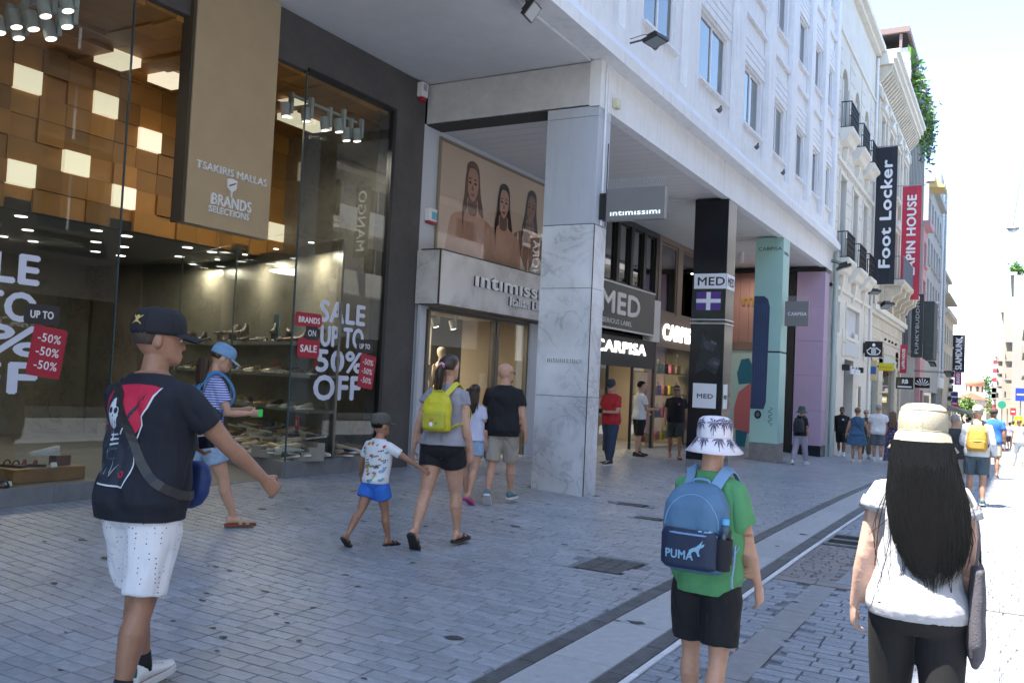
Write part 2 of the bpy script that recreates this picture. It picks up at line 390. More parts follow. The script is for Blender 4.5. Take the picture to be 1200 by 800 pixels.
# ============================================================ BUILDINGS
cream = mat('cream_stucco', (.66,.64,.58), .8, nz=(.9,.07), bump=(25,.15), nz2=(5,.04))
cream_trim = mat('cream_trim', (.72,.69,.62), .75, nz=(3,.06), bump=(20,.15))
stone_warm = mat('warm_limestone', (.58,.53,.44), .8, nz=(1.2,.14), bump=(20,.3), nz2=(6,.1))
concrete = mat('grey_concrete', (.27,.27,.255), .85, nz=(.8,.12), bump=(20,.2))
pale_wall = mat('pale_render', (.42,.415,.40), .8, nz=(.5,.06), bump=(20,.1))
pale_wall2 = mat('ivory_render', (.42,.385,.32), .8, nz=(.5,.08))
iron = mat('wrought_iron', (.018,.018,.02), .5, metal=.4)
shutter = mat('pale_blue_shutter', (.60,.66,.72), .6)
curtain = mat('window_curtain', (.40,.42,.43), .9, nz=(9,.15))
room = mat('dark_room', (.04,.045,.05), .9)
def wall(name, parent, X, y0, y1, z0, z1, ops, th, m, s=1, kind=None):
    """street wall whose face is at X, facing s*X, with openings (ya, yb, za, zb)"""
    ys = sorted(set([y0, y1] + [v for o in ops for v in o[:2]])); b = B()
    for a, c in zip(ys, ys[1:]):
        mid = (a+c)/2; cuts = sorted([(o[2], o[3]) for o in ops if o[0] < mid < o[1]]); z = z0
        for za, zb in cuts:
            if za > z+1e-4: b.box(X, X-s*th, a, c, z, za)
            z = max(z, zb)
        if z1 > z+1e-4: b.box(X, X-s*th, a, c, z, z1)
    return b.build(name, m, parent, kind=kind)
def window(parent, X, ya, yb, za, zb, s=1, sash=2, frame=alu_white, fw_=.05, curt=True, name='window', depth=.0, backm=None, slide=True):
    f = B(); d = .05
    xx = X-s*depth
    f.box(xx, xx-s*d, ya, ya+fw_, za, zb).box(xx, xx-s*d, yb-fw_, yb, za, zb).box(xx, xx-s*d, ya+fw_, yb-fw_, za, za+fw_).box(xx, xx-s*d, ya+fw_, yb-fw_, zb-fw_, zb)
    for k in range(1, sash):
        y = ya + (yb-ya)*k/sash; f.box(xx+s*.004, xx-s*(d-.004), y-fw_*.55, y+fw_*.55, za+fw_, zb-fw_)
    w = f.build(name, frame, parent)
    B().box(xx-s*.02, xx-s*.028, ya+fw_, yb-fw_, za+fw_, zb-fw_).build('pane', win_glass, w)
    r = B().box(xx-s*.36, xx-s*.37, ya-.2, yb+.2, za-.2, zb+.2).build('room_back', backm or room, w)
    if curt:
        c = B(); n = 12; wd = (yb-ya)*random.uniform(.25, .45); y0 = yb-wd if random.random() < .6 else ya
        pts = []
        for i in range(n+1): pts.append((xx-s*(.16+.025*(i % 2)), y0+wd*i/n))
        vs = [(p[0], p[1], za) for p in pts] + [(p[0], p[1], zb) for p in pts] + [(p[0]-s*.01, p[1], za) for p in pts] + [(p[0]-s*.01, p[1], zb) for p in pts]
        m_ = n+1; fs = [(i, i+1, m_+i+1, m_+i) for i in range(n)] + [(2*m_+i, 2*m_+i+1, 3*m_+i+1, 3*m_+i) for i in range(n)]
        c.add(vs, fs).build('curtain', curtain, w)
    return w

XC, XF = -5.15, -8.1
wb = thing('white_office_building', 'long white office building with street arcade and rows of sliding windows', 'building', (XC, 11.3, 0))
Y0, Y1, TOPZ = -14, 29.6, 18.9
# upper street wall
wins = [(-9.8,-8.3),(-7.1,-5.6),(-4.4,-2.9),(-1.7,-.2),(1.0,2.5),(4.0,5.5),(7.1,8.6),(10.1,11.6),(13.0,14.45),(15.8,17.55),(18.8,20.3),(21.35,22.65),(23.8,25.05),(25.9,27.1),(27.95,29.0)]
FZ = [7.32+3.05*k for k in range(4)]
ops = [(a, c, z, z+1.3) for a, c in wins for z in FZ]
wall('upper_wall', wb, -5.235, Y0, Y1, 6.75, TOPZ, ops, .22, white_paint)
vis = lambda y: y > 12.5
for i, (a, c) in enumerate(wins):
    for k, z in enumerate(FZ):
        near_w = vis(c) and k < 3
        window(wb, -5.29, a+.003, c-.003, z+.003, z+1.297, frame=alu_white, curt=near_w)
        if near_w or k == 0:
            B().box(-5.234, -5.15, a-.08, c+.08, z-.05, z-.002).build('sill', white_paint, wb)
            for q in range(4):
                B().box(-5.233, -5.195, a-.16, c+.16, z+1.36+.16*q, z+1.36+.16*q+.13).build('lintel_ridge', white_paint, wb)
ps = [(-14,-10)] + [(a[1]+.17, c[0]-.17) for a, c in zip(wins, wins[1:])] + [(29.17, 29.6)]
for a, c in ps:
    mid = (a+c)/2; w = min(.62, c-a); B().box(-5.232, -5.11, mid-w/2, mid+w/2, 6.75, TOPZ-.3).build('pier', white_paint, wb)
for k in range(1, 4): B().box(-5.231, -5.16, Y0, Y1-.002, 6.75+3.05*k-.13, 6.75+3.05*k-.02).build('string_course', white_paint, wb)
B().box(-20, -4.8, Y0-.1, Y1-.003, TOPZ, TOPZ+.35).build('roof_slab', white_paint, wb)
B().box(-20, -5.9, Y0+.1, Y1-.02, 6.6, TOPZ-.01).build('core', room, wb)
# slab band with its sloping lip, soffit of the near bay
b = B(); prof = [(-8.3,6.13),(-5.32,6.13),(-5.31,6.15),(-5.28,6.15),(-5.27,6.13),(-4.93,6.13),(-4.93,6.30),(-5.06,6.50),(-5.06,6.747),(-8.3,6.747)]
b.prism(prof, lambda u, v, d: (u, d, v), Y0, 11.76); b.build('slab_band', white_paint, wb)
b = B(); prof = [(-5.30,6.13),(-4.93,6.13),(-4.93,6.30),(-5.06,6.50),(-5.06,6.747),(-5.30,6.747)]
b.prism(prof, lambda u, v, d: (u, d, v), 11.763, Y1); b.build('slab_band', white_paint, wb)
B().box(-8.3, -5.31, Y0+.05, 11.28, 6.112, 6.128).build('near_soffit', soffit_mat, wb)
# beams
B().box(-5.32, XC, 11.3, Y1, 5.46, 6.128).build('fascia_beam', white_paint, wb)
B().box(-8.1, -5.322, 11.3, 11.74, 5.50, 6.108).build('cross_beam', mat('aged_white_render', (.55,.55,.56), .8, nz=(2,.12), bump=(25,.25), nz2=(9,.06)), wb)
B().box(-8.1, -5.33, 11.315, 11.73, 5.478, 5.494).build('under_beam_plate', mat('dark_plate', (.06,.055,.05), .9), wb)  # thin dark plate along the underside of the cross beam
# soffit panels of the arcade
y = 11.76; k = 0
while y < Y1-.05:
    l = min(.30, Y1-.02-y)
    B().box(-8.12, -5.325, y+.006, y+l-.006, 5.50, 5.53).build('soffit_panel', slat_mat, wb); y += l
B().box(-8.12, -5.33, 11.75, Y1-.02, 5.56, 5.58).build('soffit_void', dark_in, wb)
# pillars
def pillar(y0, y1, x0, x1, mlist, label):
    """mlist: (z0, z1, material)"""
    p = None
    for z0, z1, m_ in mlist:
        q = B().box(x0, x1, y0, y1, z0, z1).build('pillar_cladding' if p else 'pillar', m_, wb if p is None else p, bevel=.004)
        if p is None: p = q; q['label'] = label
    return p
c1 = pillar(11.3, 11.72, -5.97, -5.16, [(-.1, 1.38, marble_blue), (1.386, 2.9, marble_blue), (2.906, 3.80, marble_blue), (3.81, 5.33, clad_blue), (5.335, 5.477, clad_blue)], 'pillar faced with white veined marble below and plain pale blue panels above')
B().box(-5.955, -5.175, 11.312, 11.708, -.1, 5.4).build('pillar_core', dark_in, c1)
# street side cap of the first pillar, brown angle, cable pipes and junction box
B().box(-5.158, -5.146, 11.29, 11.30, .02, 3.8).build('corner_angle', bronze_dark, c1)
pipes = thing('cable_pipes', 'pair of thin white cable pipes running up the corner of the marble pillar', 'pipes', (-5.12, 11.42, 3.8))
for y, z0, z1 in ((11.46, 3.8, 6.1), (11.53, 5.4, 6.05)): B().tube([(-5.13,y,z0),(-5.13,y,z1)], .016, 8).build('pipe', alu_white, pipes)
B().tube([(-5.128,11.60,5.0),(-5.128,11.60,3.81)], .008, 6).build('cable', black_metal, pipes)
jb = thing('junction_box', 'small cream junction box screwed on the fascia beam above the marble pillar', 'junction box', (-5.12, 11.83, 5.62))
B().box(-5.148, -5.07, 11.72, 11.86, 5.56, 5.70).build('box', mat('cream_plastic', (.62,.58,.42), .5), jb, bevel=.008)
B().box(-5.072, -5.066, 11.75, 11.83, 5.59, 5.67).build('lid', mat('cream_plastic_lid', (.66,.62,.48), .5), jb)
c2 = pillar(17.85, 18.45, -5.87, -5.16, [(-.25, .12, mat('grey_base_stone', (.2,.2,.21), .6, nz=(6,.2))), (.124, 2.93, black_gloss), (2.96, 5.475, black_gloss)], 'black glossy pillar with white brand plates')
B().box(-5.885, -5.145, 17.835, 18.465, 2.90, 2.915).build('steel_trim', chrome, c2); B().box(-5.885, -5.145, 17.835, 18.465, 2.98, 2.995).build('steel_trim', chrome, c2)
mint = mat('mint_print', (.36,.58,.53), .5, nz=(.8,.06)); mint_d = mat('mint_panel_side', (.30,.45,.43), .45)
c3 = pillar(22.8, 23.5, -5.86, -5.16, [(-.35, .27, mat('grey_marble_base', (.22,.21,.21), .5, nz=(6,.25))), (.275, 2.55, mint), (2.59, 5.475, mint)], 'mint green pillar with a large printed suitcase')
B().box(-5.855, -5.165, 22.81, 23.49, 2.53, 2.60).build('panel_joint', dark_in, c3)

# ---------------- white wall returns behind the arcade
ib = thing('block_core', 'plain wall mass behind the arcade shops', 'building', (-16, 10, 0))
B().box(-20, -15.6, Y0, 29.5, -1.5, 6.6).build('rear_wall', room, ib)
B().box(-15.6, -8.3, Y0, Y0+.3, -1.5, 6.1).build('end_wall', room, ib)
B().box(-15.6, -8.4, 29.3, 29.5, -1.5, 6.1).build('end_wall', room, ib)

# ============================================================ cream town house  29.6 - 37.9
def railing(parent, X, ya, yb, z, h=.85, proj=.32, s=1, ornate=True, step=.11):
    b = B(); x1 = X+s*proj
    for zz in (z+.03, z+h):
        b.box(x1-.015, x1+.015, ya, yb, zz-.015, zz+.015)
        b.box(min(X, x1-s*.015), max(X, x1-s*.015), ya, ya+.03, zz-.015, zz+.015).box(min(X, x1-s*.015), max(X, x1-s*.015), yb-.03, yb, zz-.015, zz+.015)
    y = ya; k = 0
    while y <= yb+.001:
        b.box(x1-.009, x1+.009, y-.009, y+.009, z+.04, z+h); 
        if ornate and k % 2 == 0 and y+step*2 <= yb+.01:
            c = Vector((x1, y+step, z+h*.5)); n = 10
            for zc, r in ((h*.27, .085), (h*.5, .1), (h*.74, .085)):
                pts = [(x1, y+step+r*math.cos(6.283*i/n), z+zc+r*math.sin(6.283*i/n)*1.1) for i in range(n+1)]
                b.tube(pts, .014, 4, False)
        y += step; k += 1
    for yy in (ya, yb):
        for i in range(3): xx = X + s*proj*(i+.5)/3; b.box(xx-.008, xx+.008, yy-.008, yy+.008, z+.04, z+h)
    return b.build('railing', iron, parent)
ch = thing('cream_town_house', 'cream town house with black iron balconies and arched top windows', 'building', (XC, 33.7, 0))
wy = [(30.35, 31.45), (33.0, 34.05), (35.35, 36.35)]
ops = []
for a, c in wy: ops += [(a, c, 6.0, 8.75), (a, c, 10.25, 12.4)]
ops += [(30.0, 31.0, 3.6, 4.6), (32.4, 35.3, 3.62, 4.62), (30.15, 30.9, -1, 2.85), (32.4, 34.4, -1, 2.8), (35.4, 36.4, -1, 1.9)]
wall('wall', ch, XC, 29.62, 37.9, -1.5, 15.2, ops, .35, cream)
B().box(-18, XC-.36, 29.62, 37.9, -1.5, 15.0).build('core', room, ch)
for a, c in wy:
    for z, h in ((6.0, 2.75), (10.25, 2.15)):
        g = B().box(XC-.30, XC-.34, a+.002, c-.002, z, z+h).build('window', shutter, ch)
        for q in range(2): B().box(XC-.296, XC-.288, a+.06+q*(c-a)/2, a-.06+(q+1)*(c-a)/2, z+.1, z+h-.1).build('pane', win_glass, g)
    # arch heads: stepped infill in the corners
    n = 8; r = (c-a)/2; mid = (a+c)/2
    for sgn in (-1, 1):
        poly = [(mid+sgn*r, 12.4-r)] + [(mid+sgn*r*math.cos(t*math.pi/2/n), 12.4-r+r*math.sin(t*math.pi/2/n)) for t in range(n+1)] + [(mid+sgn*r, 12.4)]
        if sgn < 0: poly = poly[::-1]
        B().prism(poly, lambda u, v, d: (d, u, v), XC-.001, XC-.3).build('arch_corner', cream, ch)
    for z in (5.98, 10.22):
        rl = railing(ch, XC, a-.25, c+.25, z, .85, .34)
        B().prism([(XC,z),(XC+.42,z),(XC+.42,z-.1),(XC+.3,z-.2),(XC+.22,z-.38),(XC,z-.5)], lambda u, v, d: (u, d, v), a-.3, c+.3).build('balcony_slab', cream_trim, ch)
        B().prism([(XC,z-.5),(XC+.16,z-.5),(XC+.14,z-.8),(XC+.05,z-1.15),(XC,z-1.15)], lambda u, v, d: (u, d, v), (a+c)/2-.12, (a+c)/2+.12).build('corbel', cream_trim, ch)
    for z, h in ((6.0, 2.75), (10.25, 1.6)):
        for u0, u1 in ((a-.13, a-.003), (c+.003, c+.13)): B().box(XC, XC+.05, u0, u1, z, z+h).build('window_jamb', cream_trim, ch)
    B().box(XC, XC+.07, a-.13, c+.13, 8.755, 8.9).build('window_head', cream_trim, ch)
for a, c in ((30.0,31.0),(32.4,35.3)):
    f = B().box(XC, XC+.04, a-.12, a-.003, 3.5, 4.75).box(XC, XC+.04, c+.003, c+.12, 3.5, 4.75).box(XC, XC+.04, a-.003, c+.003, 4.625, 4.75).box(XC, XC+.04, a-.003, c+.003, 3.48, 3.60)
    g = f.build('window_surround', cream_trim, ch)
    n = int((c-a)/.16)
    for q in range(n): B().box(XC-.10, XC-.16, a+.02+q*.16, a+.11+q*.16, 3.62, 4.60).build('blind_slat', mat('white_blind', (.75,.76,.78), .6), g)
    B().box(XC-.25, XC-.26, a, c, 3.6, 4.6).build('glazing', win_glass, g)
# rustication: every block its own piece
for k in range(26):
    z = 2.9 + k*.47
    if z > 13: break
    for a, c in ((29.7,30.1),(31.75,32.75),(34.3,35.1),(36.65,37.6)):
        if (3.4 < z < 4.8 and a < 36) or 5.0 < z < 5.95: continue
        B().box(XC, XC+.022, a, c, z, z+.43).build('rusticated_block', cream, ch)
for z, h, p in ((5.0,.12,.07),(9.1,.14,.09),(13.3,.1,.06),(15.2,.18,.18),(15.38,.2,.34)): B().box(XC-.2, XC+p, 29.62, 37.9, z, z+h).build('cornice', cream_trim, ch)
B().box(XC-.001, XC+.03, 32.3, 35.4, 2.95, 3.42).build('wall_panel', mat('pale_grey_panel', (.55,.57,.58), .7), ch)
dr = B().box(XC-.3, XC-.34, 32.4, 34.4, -1, 2.8).build('doorway', mat('black_doorway', (.008,.008,.01), .4), ch)
B().box(XC-.28, XC-.3, 30.15, 30.9, -1, 2.85).build('side_door', mat('dark_red_door', (.03,.015,.015), .5), ch)
B().box(XC-.05, XC-.09, 35.4, 36.4, -1, 1.9).build('shop_window', win_glass, ch)
dp = thing('drain_pipe', 'pale green drain pipes between the white and the cream building', 'pipe', (XC, 29.6, 0))
for y, r in ((29.66,.07),(29.95,.05)): B().cyl((XC+.09,y,-.4),(XC+.09,y,6.1),r).build('pipe', mat('pale_green_pipe', (.42,.50,.47), .5), dp)
dp2 = thing('drain_pipe', 'thin white drain pipe between the cream house and the ornate building', 'pipe', (XC, 37.8, 0))
B().cyl((XC+.08,37.8,-.5),(XC+.08,37.8,15.1),.05).build('pipe', alu_white, dp2)

# ============================================================ ornate building 37.9 - 49.9
ob = thing('ornate_building', 'ornate limestone building with heavy bracketed cornice and carved corner balcony', 'building', (XC, 44, 0))
ow = [(39.2,40.3),(42.0,43.1),(44.8,45.9),(47.6,48.7)]
ops = []
for a, c in ow: ops += [(a, c, 6.9, 9.3), (a, c, 10.9, 13.2)]
ops += [(39.0,41.0,-1.5,2.9),(42.5,47.0,-1.5,2.9),(48.2,49.4,-1.5,2.9)]
wall('wall', ob, XC, 37.93, 49.9, -1.6, 14.6, ops, .35, stone_warm)
B().box(-18, XC-.36, 37.93, 49.9, -1.6, 14.6).build('core', room, ob)
for a, c in ow:
    for z, h in ((6.9,2.4),(10.9,2.3)):
        g = B().box(XC-.25, XC-.3, a, c, z, z+h).build('window', shutter, ob)
        B().box(XC-.24, XC-.246, a+.1, c-.1, z+.1, z+h-.1).build('pane', win_glass, g)
        s_ = B().box(XC, XC+.1, a-.2, a-.003, z, z+h).box(XC, XC+.1, c+.003, c+.2, z, z+h).box(XC, XC+.14, a-.25, c+.25, z+h, z+h+.16)
        s_.prism([(a-.35,z+h+.17),(c+.35,z+h+.17),((a+c)/2,z+h+.62)], lambda u, v, d: (d, u, v), XC, XC+.24)
        s_.box(XC, XC+.2, a-.3, c+.3, z-.16, z-.003)
        s_.build('window_surround', cream_trim, ob)
for y in (38.3, 41.1, 43.9, 46.8, 49.4):
    p = B().box(XC, XC+.14, y-.25, y+.25, 5.6, 13.6).box(XC, XC+.22, y-.33, y+.33, 13.6, 14.0).box(XC, XC+.2, y-.3, y+.3, 5.3, 5.6)
    p.build('pilaster', stone_warm, ob)
for z, h, p in ((5.05,.22,.25),(4.9,.14,.12),(14.05,.2,.14),(14.9,.2,.62),(15.1,.22,.74),(15.32,.16,.85)): B().box(XC-.3, XC+p, 37.93, 49.9, z, z+h).build('cornice', cream_trim, ob)
y = 38.1
while y < 49.8:
    B().prism([(XC,14.27),(XC+.16,14.27),(XC+.55,14.72),(XC+.55,14.89),(XC,14.89)], lambda u, v, d: (u, d, v), y, y+.22).build('cornice_bracket', stone_warm, ob); y += .44
for k in range(9):
    z = .1+k*.52
    for a, c in ((38.0,38.95),(41.05,42.45),(47.05,48.15)):
        if z < 4.6: B().box(XC, XC+.03, a, c, z-1, z-1+.48).build('rusticated_block', stone_warm, ob)
for k in range(4):
    B().box(XC, XC+.03, 38.0, 49.4, 3.0+k*.47, 3.0+k*.47+.43).build('rusticated_course', stone_warm, ob)
for y in (42.6, 44.0, 45.2, 46.6): B().cyl((XC+.03,y,4.1),(XC+.12,y,4.1),.05,.05,8).build('vent', black_metal, ob)
bc = B().prism([(XC,6.55),(XC+.95,6.55),(XC+.95,6.4),(XC+.85,6.3),(XC,6.3)], lambda u, v, d: (u, d, v), 40.9, 48.0).build('balcony_slab', stone_warm, ob)
for y in (41.2, 42.9, 44.6, 46.3, 47.6):
    B().prism([(XC,6.3),(XC+.85,6.3),(XC+.8,6.0),(XC+.5,5.85),(XC+.42,5.6),(XC+.15,5.5),(XC,5.25)], lambda u, v, d: (u, d, v), y-.16, y+.16).build('balcony_bracket', stone_warm, bc)
B().prism([(XC,6.299),(XC+.7,6.299),(XC+.3,5.9),(XC,5.6)], lambda u, v, d: (u, d, v), 41.4, 47.4).build('balcony_soffit', stone_warm, bc)
iron2 = mat('grey_iron', (.16,.18,.22), .5)
r_ = railing(bc, XC, 40.95, 47.95, 6.55, 1.0, .9, 1, False, .13); r_.data.materials.clear(); r_.data.materials.append(iron2)
B().box(XC-.2, XC-.24, 39.0, 41.0, -1.5, 2.9).build('teal_door', mat('teal_door', (.05,.16,.15), .5), ob)
B().box(XC-.12, XC-.16, 42.5, 47.0, -1.5, 2.9).build('shop_window', win_glass, ob)
B().box(XC, XC+.06, 42.3, 47.2, 2.9, 3.3).build('shop_fascia', mat('pale_teal_fascia', (.42,.52,.55), .5), ob)

# ============================================================ grey finned building 49.9 - 60
gb = thing('grey_finned_building', 'tall grey building with vertical concrete fins and plants spilling over its roof edge', 'building', (XC, 55, 0))
B().box(-18, XC-.25, 49.92, 60.2, -1.8, 18.6).build('wall', concrete, gb)
B().box(-18, XC-.24, 49.905, 49.92, 14.9, 19.1).build('gable_wall', white_paint, gb)
B().box(-10, XC-.05, 49.85, 51.2, 19.1, 19.55).build('gable_coping', white_paint, gb)
B().box(XC-.26, XC+.02, 49.9, 50.25, 9.0, 19.1).build('edge_pilaster', cream_trim, gb)
y = 50.5; k = 0
while y < 60:
    B().box(XC-.25, XC+.0, y, y+.28, 4.0, 18.4+.0).build('fin', concrete, gb)
    if k % 2: B().box(XC-.249, XC-.2, y+.35, y+.62, 8+(k % 3)*2, 10.5+(k % 3)*2).build('window', win_glass, gb)
    y += .8; k += 1
pg = thing('roof_pergola', 'brown roofed pergola on the roof terrace above the ornate building', 'pergola', (-6.5, 50.5, 19.3))
bm_ = mat('brown_pergola_metal', (.22,.15,.14), .6)
B().box(-13, -5.25, 50.3, 56, 20.85, 21.15).build('roof', bm_, pg)
B().box(-13, -5.4, 50.5, 56, 20.8, 20.848).build('ceiling', dark_in, pg)
B().box(-5.75, -5.62, 50.4, 50.55, 19.3, 20.8).build('post', bm_, pg); B().box(-5.6, -5.47, 55.4, 55.6, 18.6, 20.8).build('post', bm_, pg)
B().box(-13, -5.9, 52.0, 52.1, 19.3, 20.8).build('rear_screen', dark_in, pg)
B().box(-13, -5.3, 50.35, 50.4, 19.56, 20.0).build('terrace_rail', iron2, pg)
# planting over the edge
leaf_m = mat('roof_leaf', (.09,.20,.035), .5, island=.5); leaf_p = mat('purple_leaf', (.12,.10,.22), .5, island=.4)
def leaves(name, parent, m, gen, n, size, rnd, stiff=.3):
    b = B()
    for i in range(n):
        c = gen(rnd); s = size*rnd.uniform(.5, 1.3)
        a = Vector((rnd.gauss(0,1), rnd.gauss(0,1), rnd.gauss(0,.6))).normalized(); w = a.cross(Vector((rnd.gauss(0,1), rnd.gauss(0,1), rnd.gauss(0,1)))).normalized()
        c = Vector(c); nrm = a.cross(w)
        b.add([c-a*s, c+w*s*.42, c+a*s, c-w*s*.42+nrm*s*.2], [(0,1,2,3)])
    o = b.build(name, m, parent); return o
rp = thing('roof_plants', 'green and purple shrubs hanging over the roof edge of the grey building', 'plants', (XC, 55, 18.6))
rr = random.Random(3)
def gp(r):
    y = 50.4 + 9.6*r.random(); k = int(y*1.3) % 3
    return (XC+.05+abs(r.gauss(0,.22))*(.6+.3*k), y, 18.6 + r.gauss(0,.5) - abs(r.gauss(0,.9))*(.6+.3*k))
leaves('foliage', rp, leaf_m, gp, 4200, .15, rr); leaves('purple_foliage', rp, leaf_p, gp, 900, .18, rr)
B().box(XC-.5, XC+.05, 50.4, 60, 18.3, 18.7).build('planter', concrete, rp)
for k in range(3):
    y = 50.5+k*.35; q = B(); n = 8
    for i in range(n):
        pass
    q.prism([(0,0),(.22,.3),(.3,.8),(.12,1.25),(-.1,1.0),(-.15,.4)], lambda u, v, d: (XC-.1-u*.6+k*.12, y+d+u*.4, 19.2+v-.2), 0, .03)
    q.build('broad_leaf', mat('broad_leaf', (.13,.26,.05), .4), rp)

# ============================================================ further left side buildings
def simple_building(name, label, X, y0, y1, z1, m, floors, bays, s=1, win=(.55,.62), zb=4.6, extra=None, cornice=True, wm=None, dpt=12, z0=-7, fine=True):
    t = thing(name, label, 'building', (X, (y0+y1)/2, 0))
    ops = []; fh = (z1-zb-.4)/floors; bw = (y1-y0)/bays
    for f in range(floors):
        for q in range(bays):
            a = y0+bw*(q+.5-win[0]/2); ops.append((a, a+bw*win[0], zb+fh*f+fh*(1-win[1])/2, zb+fh*f+fh*(1+win[1])/2))
    gro = [(y0+bw*.15, y1-bw*.15, z0, 3.2-.024*(y0-12))] if zb > 4 else []
    gro = [(a, c, z, min(h, zb-1.0)) for a, c, z, h in gro]
    wall('wall', t, X, y0+.004, y1-.004, z0, z1, ops+gro, .3, m, s)
    B().box(X-s*.5, X-s*dpt, y0+.3, y1-.3, z0, z1-.1).build('core', room, t)
    for e0, e1 in ((y0+.006, y0+.29), (y1-.29, y1-.006)): B().box(X-s*.302, X-s*dpt, e0, e1, z0, z1).build('end_wall', m, t)
    for a, c, za, zc in ops:
        f = B().box(X-s*.15, X-s*.2, a, c, za, zc).build('window', wm or win_glass, t)
        if fine: B().box(X-s*.145, X-s*.149+0, (a+c)/2-.04, (a+c)/2+.04, za, zc).build('mullion', alu_white, f)
        if fine: B().box(X, X+s*.12, a-.1, c+.1, za-.12, za-.003).build('sill', m, f)
    for a, c, za, zc in gro: B().box(X-s*.2, X-s*.25, a, c, za, zc).build('shop_window', win_glass, t)
    if cornice: B().box(X-s*.3, X+s*.35, y0+.004, y1-.004, z1, z1+.35).build('cornice', m, t)
    return t
pk = simple_building('pink_building', 'narrow pink rendered building beyond the grey finned one', XC, 60.2, 63.0, 12.2, mat('pink_render', (.55,.30,.31), .8), 3, 1)
wh = simple_building('white_apartment_block', 'white apartment block with shaded ledges and a yellow top floor awning', XC, 63.0, 74.6, 15.6, pale_wall, 4, 5)
B().prism([(XC,16.0),(XC+.1,16.0),(XC+.9,15.3),(XC+.9,15.2),(XC,15.3)], lambda u, v, d: (u, d, v), 63.2, 65.5).build('awning', mat('yellow_awning', (.62,.48,.22), .8), wh)
for k in range(4): B().box(XC, XC+.8, 61.5+k*.5, 61.6+k*.5, 6.2+k*.5, 6.28+k*.5).build('light_arm', alu_white, pk)
tw = thing('perforated_tower', 'slim tower clad with a white perforated screen, grey behind', 'building', (XC, 77, 0))
B().box(-16, XC-.12, 74.6, 80.2, 2.2, 18.9).build('wall', pale_wall, tw); B().box(-16, XC-.12, 74.6, 80.2, -4, 2.2).build('base', concrete, tw)
b = B()
zz = 4
rowi = 0
while zz < 18.6:
    y = 77.1+(rowi % 2)*.15
    while y < 80.1: b.box(XC-.1, XC-.06, y, y+.16, zz, zz+.16); y += .32
    zz += .24; rowi += 1
tag(b.build('perforated_screen', mat('screen_dark', (.25,.27,.30), .6), tw), None, kind='stuff')
B().box(XC-.1, XC+.02, 76.8, 77.0, 3.2, 18.9).build('screen_edge', alu_white, tw); B().box(XC-.1, XC+.02, 80.1, 80.2, 3.2, 18.9).build('screen_edge', alu_white, tw)
B().box(XC-.1, XC+.1, 75.0, 80.2, 2.4, 3.2).build('canopy', alu_white, tw)
simple_building('old_stone_house', 'old stone house with a red tiled eave beyond the perforated tower', XC, 80.3, 92, 8.6, stone_warm, 2, 4, zb=3.6)
rng = random.Random(11)
labs = ['grey balcony block just past the old stone house', 'ivory block third from the church on the left side', 'tall pale block second from the church on the left side', 'low ivory house nearest the church on the left side']
for k, (y0, y1, X, z1, m_) in enumerate([(92,108,-6.6,14,pale_wall2),(108,130,-8.6,12.5,pale_wall),(130,155,-10.5,11,pale_wall2),(155,190,-12.5,8,pale_wall)]):
    t = simple_building('far_left_block', labs[k], X, y0, y1, z1, m_, 4, 5, cornice=True, fine=False)
    for q in range(6):
        B().box(X, X+1.0, y0+1, y1-1, 2.0+q*1.9, 2.12+q*1.9).build('balcony', m_, t)
        if 3+q*1.9 > z1-1.5: break
# right side
labs = ['white block with red and white striped pole, right side of the street end', 'cream block with shuttered windows on the right near the church', 'tall white block with roof terrace on the right side', 'pale ivory block opposite the perforated tower', 'white block opposite the grey finned building', 'block with stone balconies across the street', 'pale block across the street from the arcade', 'out of view block across the street from the pillars, darkened to weaken reflections', 'cream block across the street from the shoe shop']
dim_opposite_block = mat('dim_reflection_wall', (.085,.075,.065), .8, nz=(.6,.2))  # unseen block's wall kept dark so the left shop windows reflect less
near_opposite = mat('bounce_cream_render', (.78,.75,.70), .8, nz=(.5,.05))  # unseen opposite walls brightened to bounce light onto the arcade side
rspec = [(158,200,-2.6,8.5,pale_wall,4,6),(136,158,-1.6,13.5,pale_wall2,5,5),(112,136,-.4,15.5,pale_wall,5,6),(92,112,1.2,15.5,pale_wall2,5,5),(66,92,3.6,17,pale_wall,5,7),(40,66,6.5,16,near_opposite,5,8),(24,40,6.5,17,near_opposite,5,5),(10,24,6.5,15,dim_opposite_block,4,4),(-16,10,6.5,16,near_opposite,5,9)]
for k, (y0, y1, X, z1, m_, fl, by) in enumerate(rspec):
    t = simple_building('right_side_block', labs[k], X, y0, y1, z1, m_, fl, by, s=-1, fine=k > 4, wm=None if k > 3 else mat('far_dark_pane', (.12,.14,.16), .4), zb=4.6 if k > 3 else 2.0)
    if k < 7:
        for q in range(fl-1):
            z = (4.2 if k > 3 else 1.6)+(z1-5)/fl*(q+.0)+.3
            B().box(X, X-.7, y0+1.5, y1-1.5, z, z+.14).build('balcony_slab', m_, t)
            B().box(X-.68, X-.7, y0+1.5, y1-1.5, z+.14, z+.9).build('balcony_front', alu_white if q % 2 else m_, t)
# roof terrace greenery on the tall white block
rp2 = thing('terrace_plants', 'roof terrace shrubs on the tall white block at right', 'plants', (-.4, 114, 15.8))
leaves('foliage', rp2, leaf_m, lambda r: (-.2+r.gauss(0,.3), 113+r.random()*4, 16.1+abs(r.gauss(0,.5))), 400, .25, rr)
sp = thing('striped_pole', 'tall red and white striped banner pole at the end of the street', 'pole', (-3.2, 170, -4))
for k in range(14): B().box(-3.4, -2.8, 170, 170.4, -2+k*.75, -2+k*.75+.75).build('stripe', mat('stripe_red', (.55,.06,.08), .7) if k % 2 else white_print, sp)

